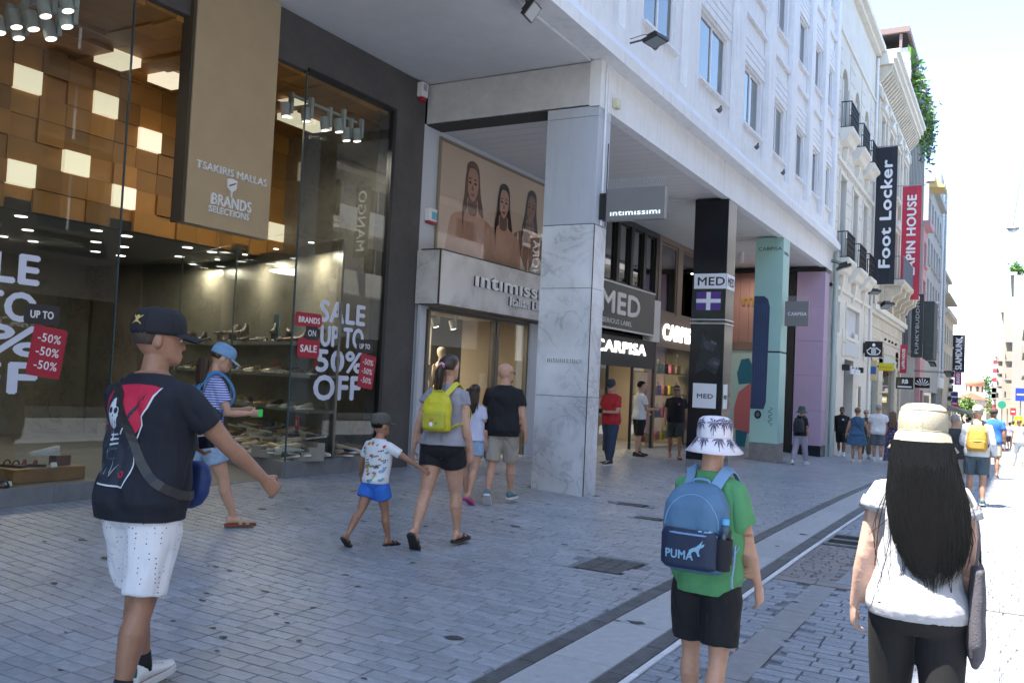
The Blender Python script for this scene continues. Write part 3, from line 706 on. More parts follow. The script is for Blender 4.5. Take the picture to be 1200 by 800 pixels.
# ============================================================ church at the end of the street
chm = mat('church_stone', (.52,.40,.29), .85, nz=(.5,.15), bump=(6,.3)); roof_m = mat('terracotta_tiles', (.46,.22,.14), .85, nz=(1,.2), bump=(8,.4))
cz = -4.9
cu = thing('byzantine_church', 'small byzantine church with terracotta domed roof closing the street', 'church', (-7, 215, cz))
B().box(-14.5, -1.5, 212, 228, cz, cz+5.3).build('wall', chm, cu)
def gable(x0, x1, y0, y1, z0, h, m_, ov=.3): return B().prism([(x0-ov,z0),(x1+ov,z0),((x0+x1)/2,z0+h)], lambda u, v, d: (u, d, v), y0-ov, y1)
gable(-10.8, -5.2, 210.5, 220, cz+6.6, 1.5, roof_m).build('roof', roof_m, cu); B().box(-10.8, -5.2, 210.6, 220, cz, cz+6.6).build('porch_wall', chm, cu)
gable(-5.1, -1.6, 211.5, 228, cz+5.6, 1.3, roof_m).build('roof', roof_m, cu); gable(-14.4, -10.9, 211.5, 228, cz+5.4, 1.2, roof_m).build('roof', roof_m, cu)
B().box(-5.1, -1.6, 211.6, 228, cz+5.29, cz+5.6).build('wall_head', chm, cu)
B().box(-10, -5.6, 213, 219, cz+7, cz+8.2).build('dome_base', chm, cu)
b = B(); b.cyl((-7.7,216,cz+8), (-7.7,216,cz+10.1), 1.75, 1.75, 8); dr_ = b.build('drum', chm, cu)
b = B(); b.ell((-7.7,216,cz+10.1), 1.95, 1.95, 1.5, 16, 10); b.build('dome', roof_m, cu, smooth=True)
B().box(-7.75, -7.65, 215.95, 216.05, cz+11.5, cz+12.4).box(-8.0, -7.4, 215.95, 216.05, cz+12.0, cz+12.1).build('cross', grey_metal, cu)
for k in range(8):
    a = k*math.pi/4+math.pi/8; c = Vector((-7.7+1.64*math.cos(a), 216+1.64*math.sin(a), cz+9.1))
    B().obox(c, (-.22*math.sin(a), .22*math.cos(a), 0), (.06*math.cos(a), .06*math.sin(a), 0), (0,0,.75)).build('drum_window', room, cu)
for x in (-8.9,-8.1,-7.3, -4.2,-3.5): B().box(x, x+.45, 210.4 if x < -5 else 211.9, 210.7 if x < -5 else 212.1, cz+2.8, cz+4.4).build('window', room, cu)
# trees by the church
def tree(x, y, z, h, r, n, label, name='street_tree', seed=1, m_=None, trunk=.14):
    rn = random.Random(seed); t = thing(name, label, 'tree', (x, y, z)); b = B()
    b.tube([(x,y,z-.2),(x+.1,y,z+h*.25),(x,y+.1,z+h*.5)], [trunk,trunk*.8,trunk*.55], 8)
    cl = []
    for k in range(9):
        a = rn.random()*6.28; rr_ = r*rn.uniform(.25,.8); c = Vector((x+rr_*math.cos(a), y+rr_*math.sin(a), z+h*rn.uniform(.45,.92)))
        b.tube([(x,y,z+h*rn.uniform(.25,.5)), ((x+c.x)/2, (y+c.y)/2, c.z-h*.12), tuple(c)], [trunk*.5,trunk*.3,.02], 5); cl.append((c, r*rn.uniform(.28,.5)))
    b.build('trunk', mat('bark', (.10,.075,.05), .9), t)
    leaves('crown', t, m_ or mat('tree_leaf', (.10,.19,.035), .5, island=.55), lambda q: (lambda c: (c[0].x+q.gauss(0,c[1]*.6), c[0].y+q.gauss(0,c[1]*.6), c[0].z+q.gauss(0,c[1]*.5)))(q.choice(cl)), n, .3, rn)
    return t
tree(-8.6, 186, -4.2, 6.6, 2.0, 1500, 'leafy tree left of the church', seed=2)
tree(-3.0, 186, -4.2, 6.9, 2.5, 1800, 'leafy tree right of the church in front of the striped pole', seed=3)
tree(-4.9, 232, -5, 13.0, 2.4, 1200, 'tall thin tree behind the church', seed=4)
# far haze-blue hills
b = B(); n = 60
for i in range(n+1):
    x = -500+1000*i/n; hz = 46+10*math.sin(i*.35)+5*math.sin(i*1.1)
    b.v += [(x, 1100, -30), (x, 1200, hz*.9), (x, 1500, hz+12)]
for i in range(n):
    for j in range(2): b.f.append((i*3+j, i*3+3+j, i*3+4+j, i*3+1+j))
b.build('hills', mat('far_hill', (.34,.42,.46), .9, nz=(.01,.1)), kind='structure', smooth=True)
# ============================================================ SHOE SHOP   facade X = -8.1, Y 0.5 .. 11.25
UY = (0, 1, 0); UX = (1, 0, 0); UZ = (0, 0, 1)
def tri_light(name, loc, power, size=.3, color=(1, .85, .65), rot=None, shape='DISK'):
    l = bpy.data.lights.new(name, 'AREA'); l.energy = power; l.size = size; l.color = color; l.shape = shape
    o = bpy.data.objects.new(name, l); COL.objects.link(o); o.location = loc
    o.rotation_euler = rot or (0, 0, 0); return o
ss = thing('shoe_shop', 'shoe shop with tall glass display windows and a beige hanging name panel', 'shop', (XF, 7, .19))
B().box(-8.35, -8.1, -6, 10.45, 5.46, 6.105).build('lintel', stucco_dark, ss)
B().box(-8.35, -8.1, 10.452, 11.25, -.2, 6.105).build('wall_pier', stucco_dark, ss)
B().box(-8.35, -8.1, -6, 1.0, -.2, 5.455).build('wall_pier', stucco_dark, ss)
B().box(-15.4, -8.102, 10.9, 11.25, -.1, 6.1).build('side_wall', stone_dark, ss)
# floors: display deck left, deck right, entry
entry = mat('entry_stone', (.12,.12,.125), .5, nz=(3,.2))
B().box(-15.5, -8.12, 6.0, 10.9, -.2, .195).build('entry_floor', entry, ss)
dvec = Vector((-.937, .35, 0)); nvec = Vector((.35, .937, 0)); P0 = Vector((-8.105, 8.6, 0))
deck = mat('display_deck', (.24,.23,.21), .6, nz=(4,.1))
def spl(s, n, z): return P0 + dvec*s + nvec*n + Vector((0, 0, z))
q = B(); poly = [spl(0,0,0), spl(6.2,0,0), Vector((-15,10.88,0)), Vector((-8.105,10.88,0))]
q.prism([(p.x, p.y) for p in poly], lambda u, v, d: (u, v, d), .19, .40); q.build('display_deck', deck, ss)
for k in range(5): B().box(-8.10, -8.085, 8.6+k*.37, 8.6+(k+1)*.37-.003, .13, .405).build('plinth_slab', plinth_mat, ss)
for k in range(8):
    a, c = spl(k*.75, -.012, .28), spl(k*.75+.745, -.012, .28)
    B().obox((a+c)/2, dvec*.372, nvec*.01, (0,0,.12)).build('plinth_slab', plinth_mat, ss)
B().box(-13, -8.105, .9, 6.0, -.2, .36).build('display_deck', deck, ss)
for k in range(9): B().box(-8.10, -8.08, 1.0+k*.555, 1.0+(k+1)*.555-.003, .1, .365).build('plinth_slab', plinth_mat, ss)
# glass
def sheetglass(parent, a, c, z0, z1, m=None, th=.012, name='glass_pane'):
    a = Vector(a); c = Vector(c); d = (c-a); l = d.length; d.normalize(); n_ = Vector((-d.y, d.x, 0)); mid = (a+c)/2; mid.z = (z0+z1)/2
    return B().obox(mid, d*(l/2), n_*th/2, (0,0,(z1-z0)/2)).build(name, m or pane, parent)
for a, c in ((1.0,3.5),(3.505,5.995)): sheetglass(ss, (-8.11,a,0), (-8.11,c,0), .365, 5.455)
sheetglass(ss, (-8.11,8.61,0), (-8.11,10.43,0), .405, 5.455)
prev = 0
for s in (1.9, 4.1, 6.1):
    a, c = spl(prev+.01,0,0), spl(s-.005,0,0); sheetglass(ss, a, c, .405, 3.36); prev = s
a, c = spl(.01,0,0), spl(2.6,0,0); sheetglass(ss, a, c, 3.365, 5.4)
seal = mat('glass_edge', (.05,.08,.09), .3)
for p, z0, z1 in (((-8.11,8.604),.4,5.455), ((-8.11,5.998),.365,5.455), ((-8.11,3.502),.37,5.455)): B().box(p[0]-.012, p[0]+.012, p[1]-.006, p[1]+.006, z0, z1).build('glass_edge', seal, ss)
for s in (1.9, 4.1): p = spl(s,0,0); B().box(p.x-.008, p.x+.008, p.y-.008, p.y+.008, .4, 3.36).build('glass_edge', seal, ss)
fr = B().box(-8.16, -8.075, 10.43, 10.50, .2, 5.5).box(-8.16, -8.075, 8.6, 10.43, 5.45, 5.50); fr.build('window_frame', black_metal, ss)
# interior shell
B().box(-15.6, -15.5, .9, 11, 0, 6).build('back_wall', stone_dark, ss)
B().box(-15.5, -10.64, .9, 10.9, 3.37, 3.5).build('lower_ceiling', mat('lower_ceiling_paint', (.17,.18,.18), .7), ss)
B().box(-10.75, -8.36, .9, 10.9, 5.52, 5.6).build('ceiling_backing', wood_dark, ss)
B().box(-10.75, -10.68, .9, 10.9, 3.37, 5.6).build('wall_backing', wood_dark, ss)
B().box(-13, -8.2, .9, 1.0, 0, 5.5).build('end_wall', stone_dark, ss)
# partition that screens window one
B().box(-9.9, -9.84, 1.0, 5.7, .36, 3.36).build('display_partition', mat('dark_partition', (.022,.022,.022), .35), ss)
# honey wood panels on the wall: squares proud by different amounts, some are lit boxes
lit = [(6.57,5.0),(7.37,5.01),(7.06,3.95),(6.31,3.68),(8.2,4.76),(7.93,3.72),(10.61,3.79)]
pw, ph = .36, .29; r2 = random.Random(5); boxes = {}
y = 3.0
opal = mat('lit_opal_box', (1,.90,.68), .5, emit=.17)
while y < 10.85:
    z = 3.37; w = pw
    while z < 5.45:
        d = r2.choice((.0, .015, .03, .05)); hit_ = any(abs(y+w/2-ly) < w/2 and abs(z+ph/2-lz) < ph/2 for ly, lz in lit)
        m_ = opal if hit_ else wood; dd = .06 if hit_ else d
        key = (m_.name, d, hit_)
        if key not in boxes:
            me = B().box(-.07, dd, .003, w-.003, .003, ph-.003).mesh('wood_panel'); fix_normals(me); me.materials.append(m_); boxes[key] = me
        o = link('light_box' if hit_ else 'wood_panel', boxes[key], ss); o.location = Vector((-10.64, y, z)) - ss.location
        z += ph
    y += w
x = -10.6
while x < -8.4:
    y = 4.2
    while y < 10.7:
        lt = any(math.hypot(x+.2-lx, y+.2-ly) < .23 for lx, ly in ((-9.96,7.08),(-10.12,7.84),(-9.59,10.18),(-8.6,6.2)))
        d = .11 if lt else r2.choice((.0,.02,.045))
        me_key = ('c', lt, d)
        if me_key not in boxes:
            me = B().box(0.004, .396, .004, .396, -.05-d, .03).mesh('ceiling_panel'); fix_normals(me); me.materials.append(opal if lt else wood); boxes[me_key] = me
        o = link('ceiling_light_box' if lt else 'ceiling_panel', boxes[me_key], ss); o.location = Vector((x, y, 5.49)) - ss.location
        y += .4
    x += .4
# round downlights in the lower ceiling
me = B().cyl((0,0,-.006), (0,0,0), .075, .075, 14).mesh('downlight'); fix_normals(me); me.materials.append(lamp_face)
for k in range(22):
    x = -11.1-(k % 3)*1.1; y = 5.2+(k//3)*.78+(k % 2)*.3
    o = link('downlight', me, ss); o.location = Vector((x, y, 3.368)) - ss.location
# beige hanging panel with steel letters
pn = B().box(-8.2, -8.03, 6.74, 8.0, 3.155, 6.10).build('name_panel', bronze_panel, ss)
B().box(-8.22, -8.045, 6.70, 6.738, 3.155, 6.10).build('panel_side', bronze_dark, pn)
XP = -8.02
text('lettering', 'TSAKIRIS MALLAS', chrome, pn, (XP,6.84,3.79), UY, UZ, .085, bold=.01, ext=.012, width=1.07)
text('lettering', 'BRANDS', chrome, pn, (XP,7.07,3.425), UY, UZ, .125, bold=.025, ext=.012, width=.60)
text('lettering', 'SELECTIONS', chrome, pn, (XP,7.05,3.33), UY, UZ, .075, bold=.02, ext=.012, width=.60)
B().prism([(0,0),(.02,0),(.02,.06),(.075,.10),(.085,.2),(.0,.215),(-.065,.2),(-.055,.10),(0,.06)], lambda u, v, d: (d, 7.36+u, 3.555+v), XP-.005, XP+.012).build('goblet_emblem', chrome, pn)
B().prism([(-.04,.13),(.065,.175),(.06,.16),(-.035,.115)], lambda u, v, d: (d, 7.36+u, 3.555+v), XP+.013, XP+.016).build('emblem_line', bronze_dark, pn)
# spotlight tracks
can_m = mat('spotlight_body', (.50,.52,.53), .45)
def spot(x, y, z, tx=.15, ty=.0, parent=None, s=1, lampm=None):
    t = parent; d = Vector((tx, ty, -1)).normalized(); c = Vector((x, y, z))
    bd = B().cyl(c-d*.09*s, c+d*.09*s, .062*s, .062*s, 16).build('spotlight_can', can_m, t, smooth=False)
    B().cyl(c+d*.091*s, c+d*.096*s, .052*s, .052*s, 16).build('lamp_face', lampm or lamp_face, bd)
    B().box(x-.028*s, x+.028*s, y+.075*s, y+.125*s, z-.02, z+.26).build('driver_box', can_m, bd)
    return bd
tr = thing('spotlight_track', 'white track of cylinder spotlights in the left shoe window', 'spotlights', (-8.8, 5.3, 5.4))
B().box(-9.4, -8.2, 5.45, 5.48, 5.26, 5.30).build('track', can_m, tr)
for p in [(5,30),(18,35),(42,28),(52,33),(70,15),(92,10),(30,22)]:
    pass
for x, y, z in ((-9.25,5.25,5.0),(-9.2,5.42,5.0),(-8.85,5.36,5.02),(-8.8,5.52,4.97),(-8.5,5.26,5.06),(-8.45,5.46,5.02),(-8.3,5.36,5.12),(-9.05,5.3,5.05)): spot(x, y, z, .25, .15, tr)
tr = thing('spotlight_track', 'white track of cylinder spotlights in the right shoe window', 'spotlights', (-8.5, 9.3, 5.4))
B().box(-8.52, -8.48, 8.75, 10.1, 5.22, 5.25).build('track', can_m, tr)
for x, y, z in ((-8.6,8.75,5.05),(-8.45,8.98,5.03),(-8.5,9.42,5.03),(-8.42,9.62,5.05),(-8.5,9.88,5.0),(-8.42,10.02,5.02)): spot(x, y, z, .1, .12, tr)
B().box(-9.2, -8.9, 9.2, 9.5, 5.375, 5.385).build('glowing_grille', opal, tr)  # grille plate given a glow of its own through the opal material
# real light of those lamps
tri_light('mezzanine_lamp', (-9.3, 7.6, 5.1), 2.4, .5, (1,.82,.55))
tri_light('display_lamp', (-8.75, 9.6, 4.9), 9, .3, (1,.9,.75))
tri_light('window_lamp', (-8.8, 4.9, 4.9), 1.5, .3, (1,.9,.75))
tri_light('lower_ceiling_lamp', (-12.6, 8.0, 3.3), 14, 1.2, (1,.88,.70))
# shelves of the right display, parallel to the splayed glass
shelf_m = mat('shelf_grey', (.10,.10,.10), .4)
sh = thing('display_shelving', 'grey shelving full of shoes in the right hand shop window', 'shelves', (-9.5, 9.8, .4))
SZ = [1.06, 1.53, 1.98]
for z in SZ:
    a, c = spl(.28, .62, z-.03), spl(6.0, .62, z-.03)
    if z > 1.9: pass
    B().obox((a+c)/2, dvec*2.86, nvec*.19, (0,0,.02)).build('shelf', shelf_m, sh)
    B().obox((a+c)/2+nvec*-.19+Vector((0,0,.0)), dvec*2.86, nvec*.006, (0,0,.028)).build('shelf_edge', mat('shelf_edge', (.30,.31,.30), .35), sh)
bk = B(); a, c = spl(.26, .83, 1.9), spl(6.0, .83, 1.9); bk.obox((a+c)/2, dvec*2.87, nvec*.015, (0,0,1.5)); bk.build('back_panel', stone_dark, sh)
for k in range(5):
    p = spl(.6+k*1.1, .5, 3.34); B().cyl(p, p+Vector((0,0,-.01)), .04, .04, 12).build('downlight', lamp_face, sh)
for k in range(3):
    p = spl(.8+k*1.9, .52, 3.25); tri_light('shelf_lamp', p, 6.5, .15, (1,.88,.66))
# ---- shoes
shoe_rng = random.Random(21)
def shoe_mesh(kind, up, sole):
    """0.27 m shoe lying along +Y, toe forward"""
    b = B(); n = 12
    secs = []
    prof = {'sneaker': [(0,.030,.095),(.03,.036,.10),(.09,.037,.085),(.15,.042,.066),(.20,.045,.052),(.25,.036,.042),(.275,.014,.03)],
            'dress': [(0,.026,.075),(.03,.032,.08),(.09,.032,.066),(.15,.037,.055),(.21,.038,.042),(.26,.024,.034),(.29,.008,.026)],
            'sandal': [(0,.03,.03),(.04,.036,.03),(.1,.034,.03),(.16,.042,.03),(.22,.044,.03),(.26,.03,.028),(.275,.01,.024)],
            'boot': [(0,.034,.17),(.03,.040,.18),(.08,.038,.17),(.12,.037,.09),(.2,.045,.055),(.25,.036,.045),(.275,.014,.032)]}[kind]
    for y, w, h in prof:
        ring = []
        for k in range(n):
            a = math.pi*k/(n-1); ring.append((w*math.cos(a), y, .018+(h-.018)*max(math.sin(a), 0)**.7))
        secs.append(ring)
    if kind != 'sandal': b.loft(secs)
    nf = len(b.f)
    so_ = [[(w*1.12*math.cos(a)*(1), y if y else -.008, z) for (a, z) in ((0,0),(0,.024),(math.pi,.024),(math.pi,0))] for y, w, h in prof]
    b.loft(so_)
    if kind == 'sandal':
        for y0 in (.09, .19):
            pts = [(.045*math.cos(math.pi*k/8), y0, .022+.045*math.sin(math.pi*k/8)) for k in range(9)]; b.tube(pts, .009, 5)
    me = b.mesh('shoe'); fix_normals(me); me.materials.append(up); me.materials.append(sole)
    for i, p in enumerate(me.polygons):
        if nf <= i < nf+len(so_)*4: p.material_index = 1
        elif kind != 'sandal': p.use_smooth = True
    return me
sole_w = mat('pale_sole', (.60,.59,.56), .6); sole_b = mat('dark_sole', (.04,.03,.025), .6); sole_t = mat('tan_sole', (.30,.17,.08), .6)
cols = {'black': (.012,.012,.014), 'brown': (.10,.045,.02), 'navy': (.02,.03,.08), 'grey': (.22,.22,.22), 'olive': (.09,.09,.045), 'beige': (.40,.31,.21), 'tan': (.30,.15,.06), 'white': (.62,.61,.58), 'red': (.28,.03,.03), 'pink': (.55,.28,.26)}
um = {k: mat(k + '_shoe_leather', v, .42, nz=(20,.12)) for k, v in cols.items()}
SH = {}
def shoe(kind, col, soleN, p, ang, label, group, pitch_=0, s=1.0, lift=0):
    key = (kind, col, soleN)
    if key not in SH: SH[key] = shoe_mesh(kind, um[col], {'w': sole_w, 'b': sole_b, 't': sole_t}[soleN])
    o = link('sandal' if kind == 'sandal' else ('boot' if kind == 'boot' else 'shoe'), SH[key]); o.location = p; o.rotation_euler = (pitch_, 0, ang); o.scale = (s,)*3
    return tag(o, label, 'sandal' if kind == 'sandal' else ('boot' if kind == 'boot' else 'shoe'), group)
ordn = ['first','second','third','fourth','fifth','sixth','seventh','eighth','ninth','tenth','eleventh','twelfth','thirteenth','fourteenth','fifteenth','sixteenth','seventeenth','eighteenth','nineteenth','twentieth','twenty first','twenty second','twenty third','twenty fourth','twenty fifth']
sl_names = ['lowest shelf', 'middle shelf', 'top shelf']
stand_m = mat('clear_stand', (.05,.05,.05), .3)
for si, z in enumerate(SZ):
    s = .42; k = 0
    while s < 5.9 and k < 24:
        kind, col, so_ = (shoe_rng.choice((('dress','black','b'),('dress','black','b'),('dress','brown','b'),('boot','black','b'))) if si == 2 else shoe_rng.choice((('sneaker','grey','w'),('dress','tan','t'),('sneaker','beige','w'),('sneaker','navy','w'),('dress','brown','t'),('sneaker','olive','w'),('sneaker','black','w'),('sandal','brown','t'))))
        p = spl(s, .55+shoe_rng.uniform(-.04,.06), z-.009); up_ = shoe_rng.random() < .45
        ang = shoe_rng.uniform(2.4, 4.4)
        if up_ and si == 2:
            st = B().box(p.x-.035, p.x+.035, p.y-.03, p.y+.03, z-.009, z+.11); o = st.build('shoe_stand', stand_m); tag(o, 'dark riser under a shoe on the %s, %s from the glass corner' % (sl_names[si], ordn[k]), 'stand', 'shoe risers'); p.z += .12
            q_ = Matrix.Rotation(ang, 3, 'Z') @ Vector((0,-.13,0)); p = p + q_
        lab = '%s %s on the %s of the shelving, %s from the glass corner' % (col, {'sneaker': 'sneaker', 'dress': 'leather shoe', 'boot': 'ankle boot', 'sandal': 'sandal'}[kind], sl_names[si], ordn[k])
        shoe(kind, col, so_, p, ang, lab, 'shoes on the shelves', .0)
        if shoe_rng.random() < .7:
            pp = spl(s+.12, .47, z+.008); c_ = B().obox(pp, dvec*.028, nvec*.006, (0,0,.017)).build('price_card', white_print)
            tag(c_, 'white price card on the %s beside the %s shoe from the corner' % (sl_names[si], ordn[k]), 'price card', 'price cards')
        s += .235 if si != 2 else .26; k += 1
# poster card on the top shelf
pc = B().obox(spl(1.75,.6,2.18), dvec*.09, nvec*.006, (0,0,.2)).build('counter_card', mat('teal_card', (.03,.12,.15), .5)); tag(pc, 'small teal picture card standing on the top shelf', 'card')
# heap of casual shoes behind the right window
hz = .405; k = 0
for row in range(6):
    for j in range(15):
        s = .10+j*.155+row*.05+shoe_rng.uniform(-.05,.05); nn = .10+row*.11
        p = spl(s, nn, hz+row*.058)
        if p.x > -8.2 or p.y > 10.2: continue
        col = shoe_rng.choice(('beige','black','navy','brown','olive','grey','tan','navy','beige')); kind = shoe_rng.choice(('sneaker','sneaker','dress')); so_ = shoe_rng.choice('wwwt')
        ang = shoe_rng.uniform(.7, 2.6) + (math.pi if shoe_rng.random() < .4 else 0)
        shoe(kind, col, so_, p, ang, '%s %s in the splayed window heap, %s row, %s along' % (col, 'sneaker' if kind == 'sneaker' else 'casual shoe', ordn[row], ordn[j]), 'shoes heaped in the right window', shoe_rng.uniform(-.1,.25))
        k += 1
for row in range(4):
    for j in range(8):
        p = Vector((-8.26-row*.17, 8.78+j*.19+shoe_rng.uniform(-.03,.03), hz+row*.05))
        if p.x < -8.7 and j < 2 or (row == 0 and j == 0): continue
        if j > 5 and row > 1: continue
        col = shoe_rng.choice(('beige','grey','olive','navy','pink','tan','white','brown','beige')); so_ = shoe_rng.choice('wwt'); kind = 'sneaker'
        shoe(kind, col, so_, p, shoe_rng.uniform(-1.9,-.6), '%s canvas shoe by the street side pane, %s row, %s along' % (col, ordn[row], ordn[j]), 'shoes heaped in the right window', shoe_rng.uniform(-.05,.3))
# risers under the heap
q = B()
for k in range(1, 5):
    a, c = spl(.05, .1+k*.11, .39+k*.029), spl(2.4, .1+k*.11, .39+k*.029); q.obox((a+c)/2, dvec*1.15, nvec*.055, (0,0,.029*k))
for k in range(1, 4): q.box(-8.345-(k-1)*.17, -8.345-k*.17, 8.75, 10.3, .403, .40+k*.05)
tag(q.build('display_steps', deck), 'low grey display steps under the heaped shoes', 'display steps')
rc = B().obox(spl(.55,.42,.86), dvec*.055, nvec*.004, (0,.0,.09)).build('red_price_tag', red_print); tag(rc, 'red sale card sticking up among the heaped shoes', 'sale card')
B().cyl(spl(.55,.43,.42), spl(.55,.43,.8), .004, .004, 6).build('card_stem', stand_m, rc)
for k, z in ((0,.88),(1,.855),(2,.83)): text('lettering', '-50%', white_print, rc, spl(.59,.412,z), -dvec, UZ, .014, bold=.01, ext=.0005)
rc = B().obox(spl(1.7,.6,1.64), dvec*.045, nvec*.004, (0,0,.07)).build('red_price_tag', red_print); tag(rc, 'red sale card on the middle shelf', 'sale card')
rc = B().obox(spl(.32,.52,1.66), dvec*.045, nvec*.004, (0,0,.09)).build('red_price_tag', red_print); tag(rc, 'red sale card at the street end of the middle shelf', 'sale card')
# left window: wooden plinth with sandals, shelves further left
wp = B().box(-8.62, -8.32, 5.17, 5.93, .365, .50).build('wooden_riser', mat('riser_wood', (.30,.15,.05), .5, nz=(4,.2)), bevel=.004); tag(wp, 'long wooden riser with sandals in the left shop window', 'riser')
k = 0
for x, y, z, c_, kd, lb in ((-8.45,5.35,.50,'brown','sandal','brown sandal at the left end of the wooden riser'),(-8.42,5.55,.50,'red','sandal','red sandal in the middle of the wooden riser'),(-8.5,5.75,.60,'white','sneaker','white shoe on a small block on the wooden riser'),
    (-8.4,4.95,.365,'brown','sandal','brown sandal on the deck left of the riser'),(-8.6,4.8,.365,'black','sandal','black sandal on the deck behind the brown one'),(-8.3,5.12,.365,'black','sandal','black strappy sandal leaning by the riser end'),(-8.35,4.7,.365,'tan','sandal','tan sandal at the left edge of the picture'),(-8.7,5.0,.365,'black','dress','black shoe deep in the left window'),(-8.75,5.2,.365,'navy','dress','navy shoe behind the wooden riser'),(-8.8,4.75,.42,'beige','sneaker','beige shoe far back in the left window')):
    shoe(kd, c_, 'b' if kd == 'sandal' else 'w', (x, y, z), 1.9+k*.4, lb, 'sandals in the left window'); k += 1
o = B().box(-8.56, -8.44, 5.68, 5.84, .5, .6).build('riser_block', mat('riser_block', (.14,.06,.03), .5)); tag(o, 'small brown block under the white shoe', 'block')
for (x, y, z), lb in zip(((-8.28,4.92,.385),(-8.2,5.05,.385),(-8.33,5.58,.52)), ('price card at the far left of the left window', 'price card on the deck next to the riser', 'price card on the wooden riser')):
    o = B().obox((x,y,z), (0,.03,0), (.012,0,.012), (-.01,0,.02)).build('price_card', white_print); tag(o, lb, 'price card', 'price cards')
ls = thing('window_shelf', 'dark shelves with shoes behind the left sale lettering', 'shelves', (-9.5, 4.6, .4))
for z in (1.0, 1.45, 1.95): B().box(-9.8, -9.3, 3.0, 5.2, z-.03, z).build('shelf', shelf_m, ls)
k = 0
for zi, z in enumerate((1.0,1.45,1.95)):
    for j in range(6):
        c_ = shoe_rng.choice(('black','brown','beige','red')); shoe('dress', c_, 'b', (-9.5, 3.5+j*.29, z), 1.2, '%s shoe on the %s behind the left lettering, %s along' % (c_, sl_names[zi], ordn[j]), 'shoes behind the left lettering')
# ---- vinyl sale lettering on the glass
XG = -8.096
lv = thing('sale_lettering', 'big pale sale lettering on the left shop window, cut by the picture edge', 'window lettering', (XG, 4.5, 2))
def wl(t, parent, y, z, h, width, m=sale_print, bold=.038): return text('letters', t, m, parent, (XG, y, z), UY, UZ, h, bold=bold, ext=.001, width=width)
wl('SALE', lv, 4.13, 2.27, .27, .99); wl('UP TO', lv, 3.95, 1.92, .26, 1.16)
wl('50%', lv, 3.75, 1.60, .27, 1.42); wl('OFF', lv, 3.9, 1.25, .28, 1.25)
rv = thing('sale_lettering', 'pale SALE UP TO 50% OFF lettering on the right shop window', 'window lettering', (XG, 9.5, 2))
wl('SALE', rv, 9.08, 2.25, .275, .93); wl('UP TO', rv, 9.12, 1.92, .27, .88); wl('50%', rv, 9.05, 1.58, .285, .95); wl('OFF', rv, 9.03, 1.20, .32, .95)
def rrect(y0, y1, z0, z1, r, x, m, name, parent, rot=0):
    pts = []; cy, cz_ = (y0+y1)/2, (z0+z1)/2
    for cx, cz, a0 in ((y1-r,z1-r,0),(y0+r,z1-r,90),(y0+r,z0+r,180),(y1-r,z0+r,270)):
        for k in range(5):
            a = R(a0+22.5*k); u, v = cx+r*math.cos(a)-cy, cz+r*math.sin(a)-cz_
            pts.append((cy+u*math.cos(rot)-v*math.sin(rot), cz_+u*math.sin(rot)+v*math.cos(rot)))
    return B().prism(pts, lambda u, v, d: (d, u, v), x, x+.002).build(name, m, parent)
def badges(lab, y0, z0, s=1):
    t = thing('sale_badge', lab, 'sticker', (XG, y0, z0))
    bk_ = mat('badge_black', (.03,.026,.03), .6)
    rrect(y0, y0+.36*s, z0, z0+.19*s, .04*s, XG+.003, bk_, 'black_badge', t)
    text('letters', 'UP TO', white_print, t, (XG+.0065, y0+.06*s, z0+.06*s), UY, UZ, .07*s, bold=.03, ext=.0005, width=.23*s)
    rrect(y0+.08*s, y0+.43*s, z0-.50*s, z0-.02*s, .03*s, XG+.0035, red_print, 'red_badge', t, rot=-.13)
    for k in range(3): text('letters', '-50%', white_print, t, (XG+.0065, y0+.145*s-.012*k, z0-.15*s-.13*k*s), (0,1,-.13), (0,.13,1), .08*s, bold=.01, ext=.0005, width=.235*s)
badges('black and red badge UP TO -50% on the left shop window', 5.02, 1.90, 1.0)
badges('black and red badge UP TO -50% on the right shop window', 9.88, 1.86, 1.0)
t = thing('sale_badge', 'red and black badge BRANDS ON SALE on the right shop window', 'sticker', (XG, 8.8, 2))
rrect(8.62, 9.13, 2.15, 2.33, .05, XG+.003, red_print, 'red_badge', t); text('letters', 'BRANDS', white_print, t, (XG+.0065,8.68,2.2), UY, UZ, .075, bold=.035, ext=.0005, width=.40)
rrect(8.83, 9.06, 1.98, 2.16, .015, XG+.0045, mat('badge_black', (.03,.026,.03), .6), 'black_badge', t); text('letters', 'ON', white_print, t, (XG+.008,8.87,2.03), UY, UZ, .08, bold=.01, ext=.0005, width=.15)
rrect(8.69, 9.11, 1.74, 2.0, .06, XG+.003, red_print, 'red_badge', t); text('letters', 'SALE', white_print, t, (XG+.0065,8.74,1.82), UY, UZ, .09, bold=.04, ext=.0005, width=.31)

# ============================================================ LINGERIE SHOP  Y 11.25 .. 15.6
is_ = thing('lingerie_shop', 'lingerie shop with marble sign box and large poster above the door', 'shop', (XF, 13.4, .1))
pale = mat('pale_frame_paint', (.52,.54,.60), .5)
B().box(-8.3, -8.1, 11.252, 11.66, -.2, 5.49).build('wall_pier', pale, is_)
B().box(-8.06, -8.0, 11.26, 11.40, -.05, 2.66).build('pilaster', pale, is_)
B().box(-8.3, -8.1, 11.662, 15.7, 5.40, 5.49).build('lintel', pale, is_)
B().box(-8.3, -8.1, 11.662, 15.7, 2.66, 3.60).build('sign_backing', pale, is_)
fr = B().box(-8.14, -8.06, 11.66, 11.70, 3.602, 5.40).box(-8.14, -8.06, 11.70, 15.68, 5.36, 5.398).box(-8.14, -8.06, 15.62, 15.68, 3.602, 5.36)
fr.build('poster_frame', mat('brass_frame', (.26,.23,.16), .4, metal=.4), is_)
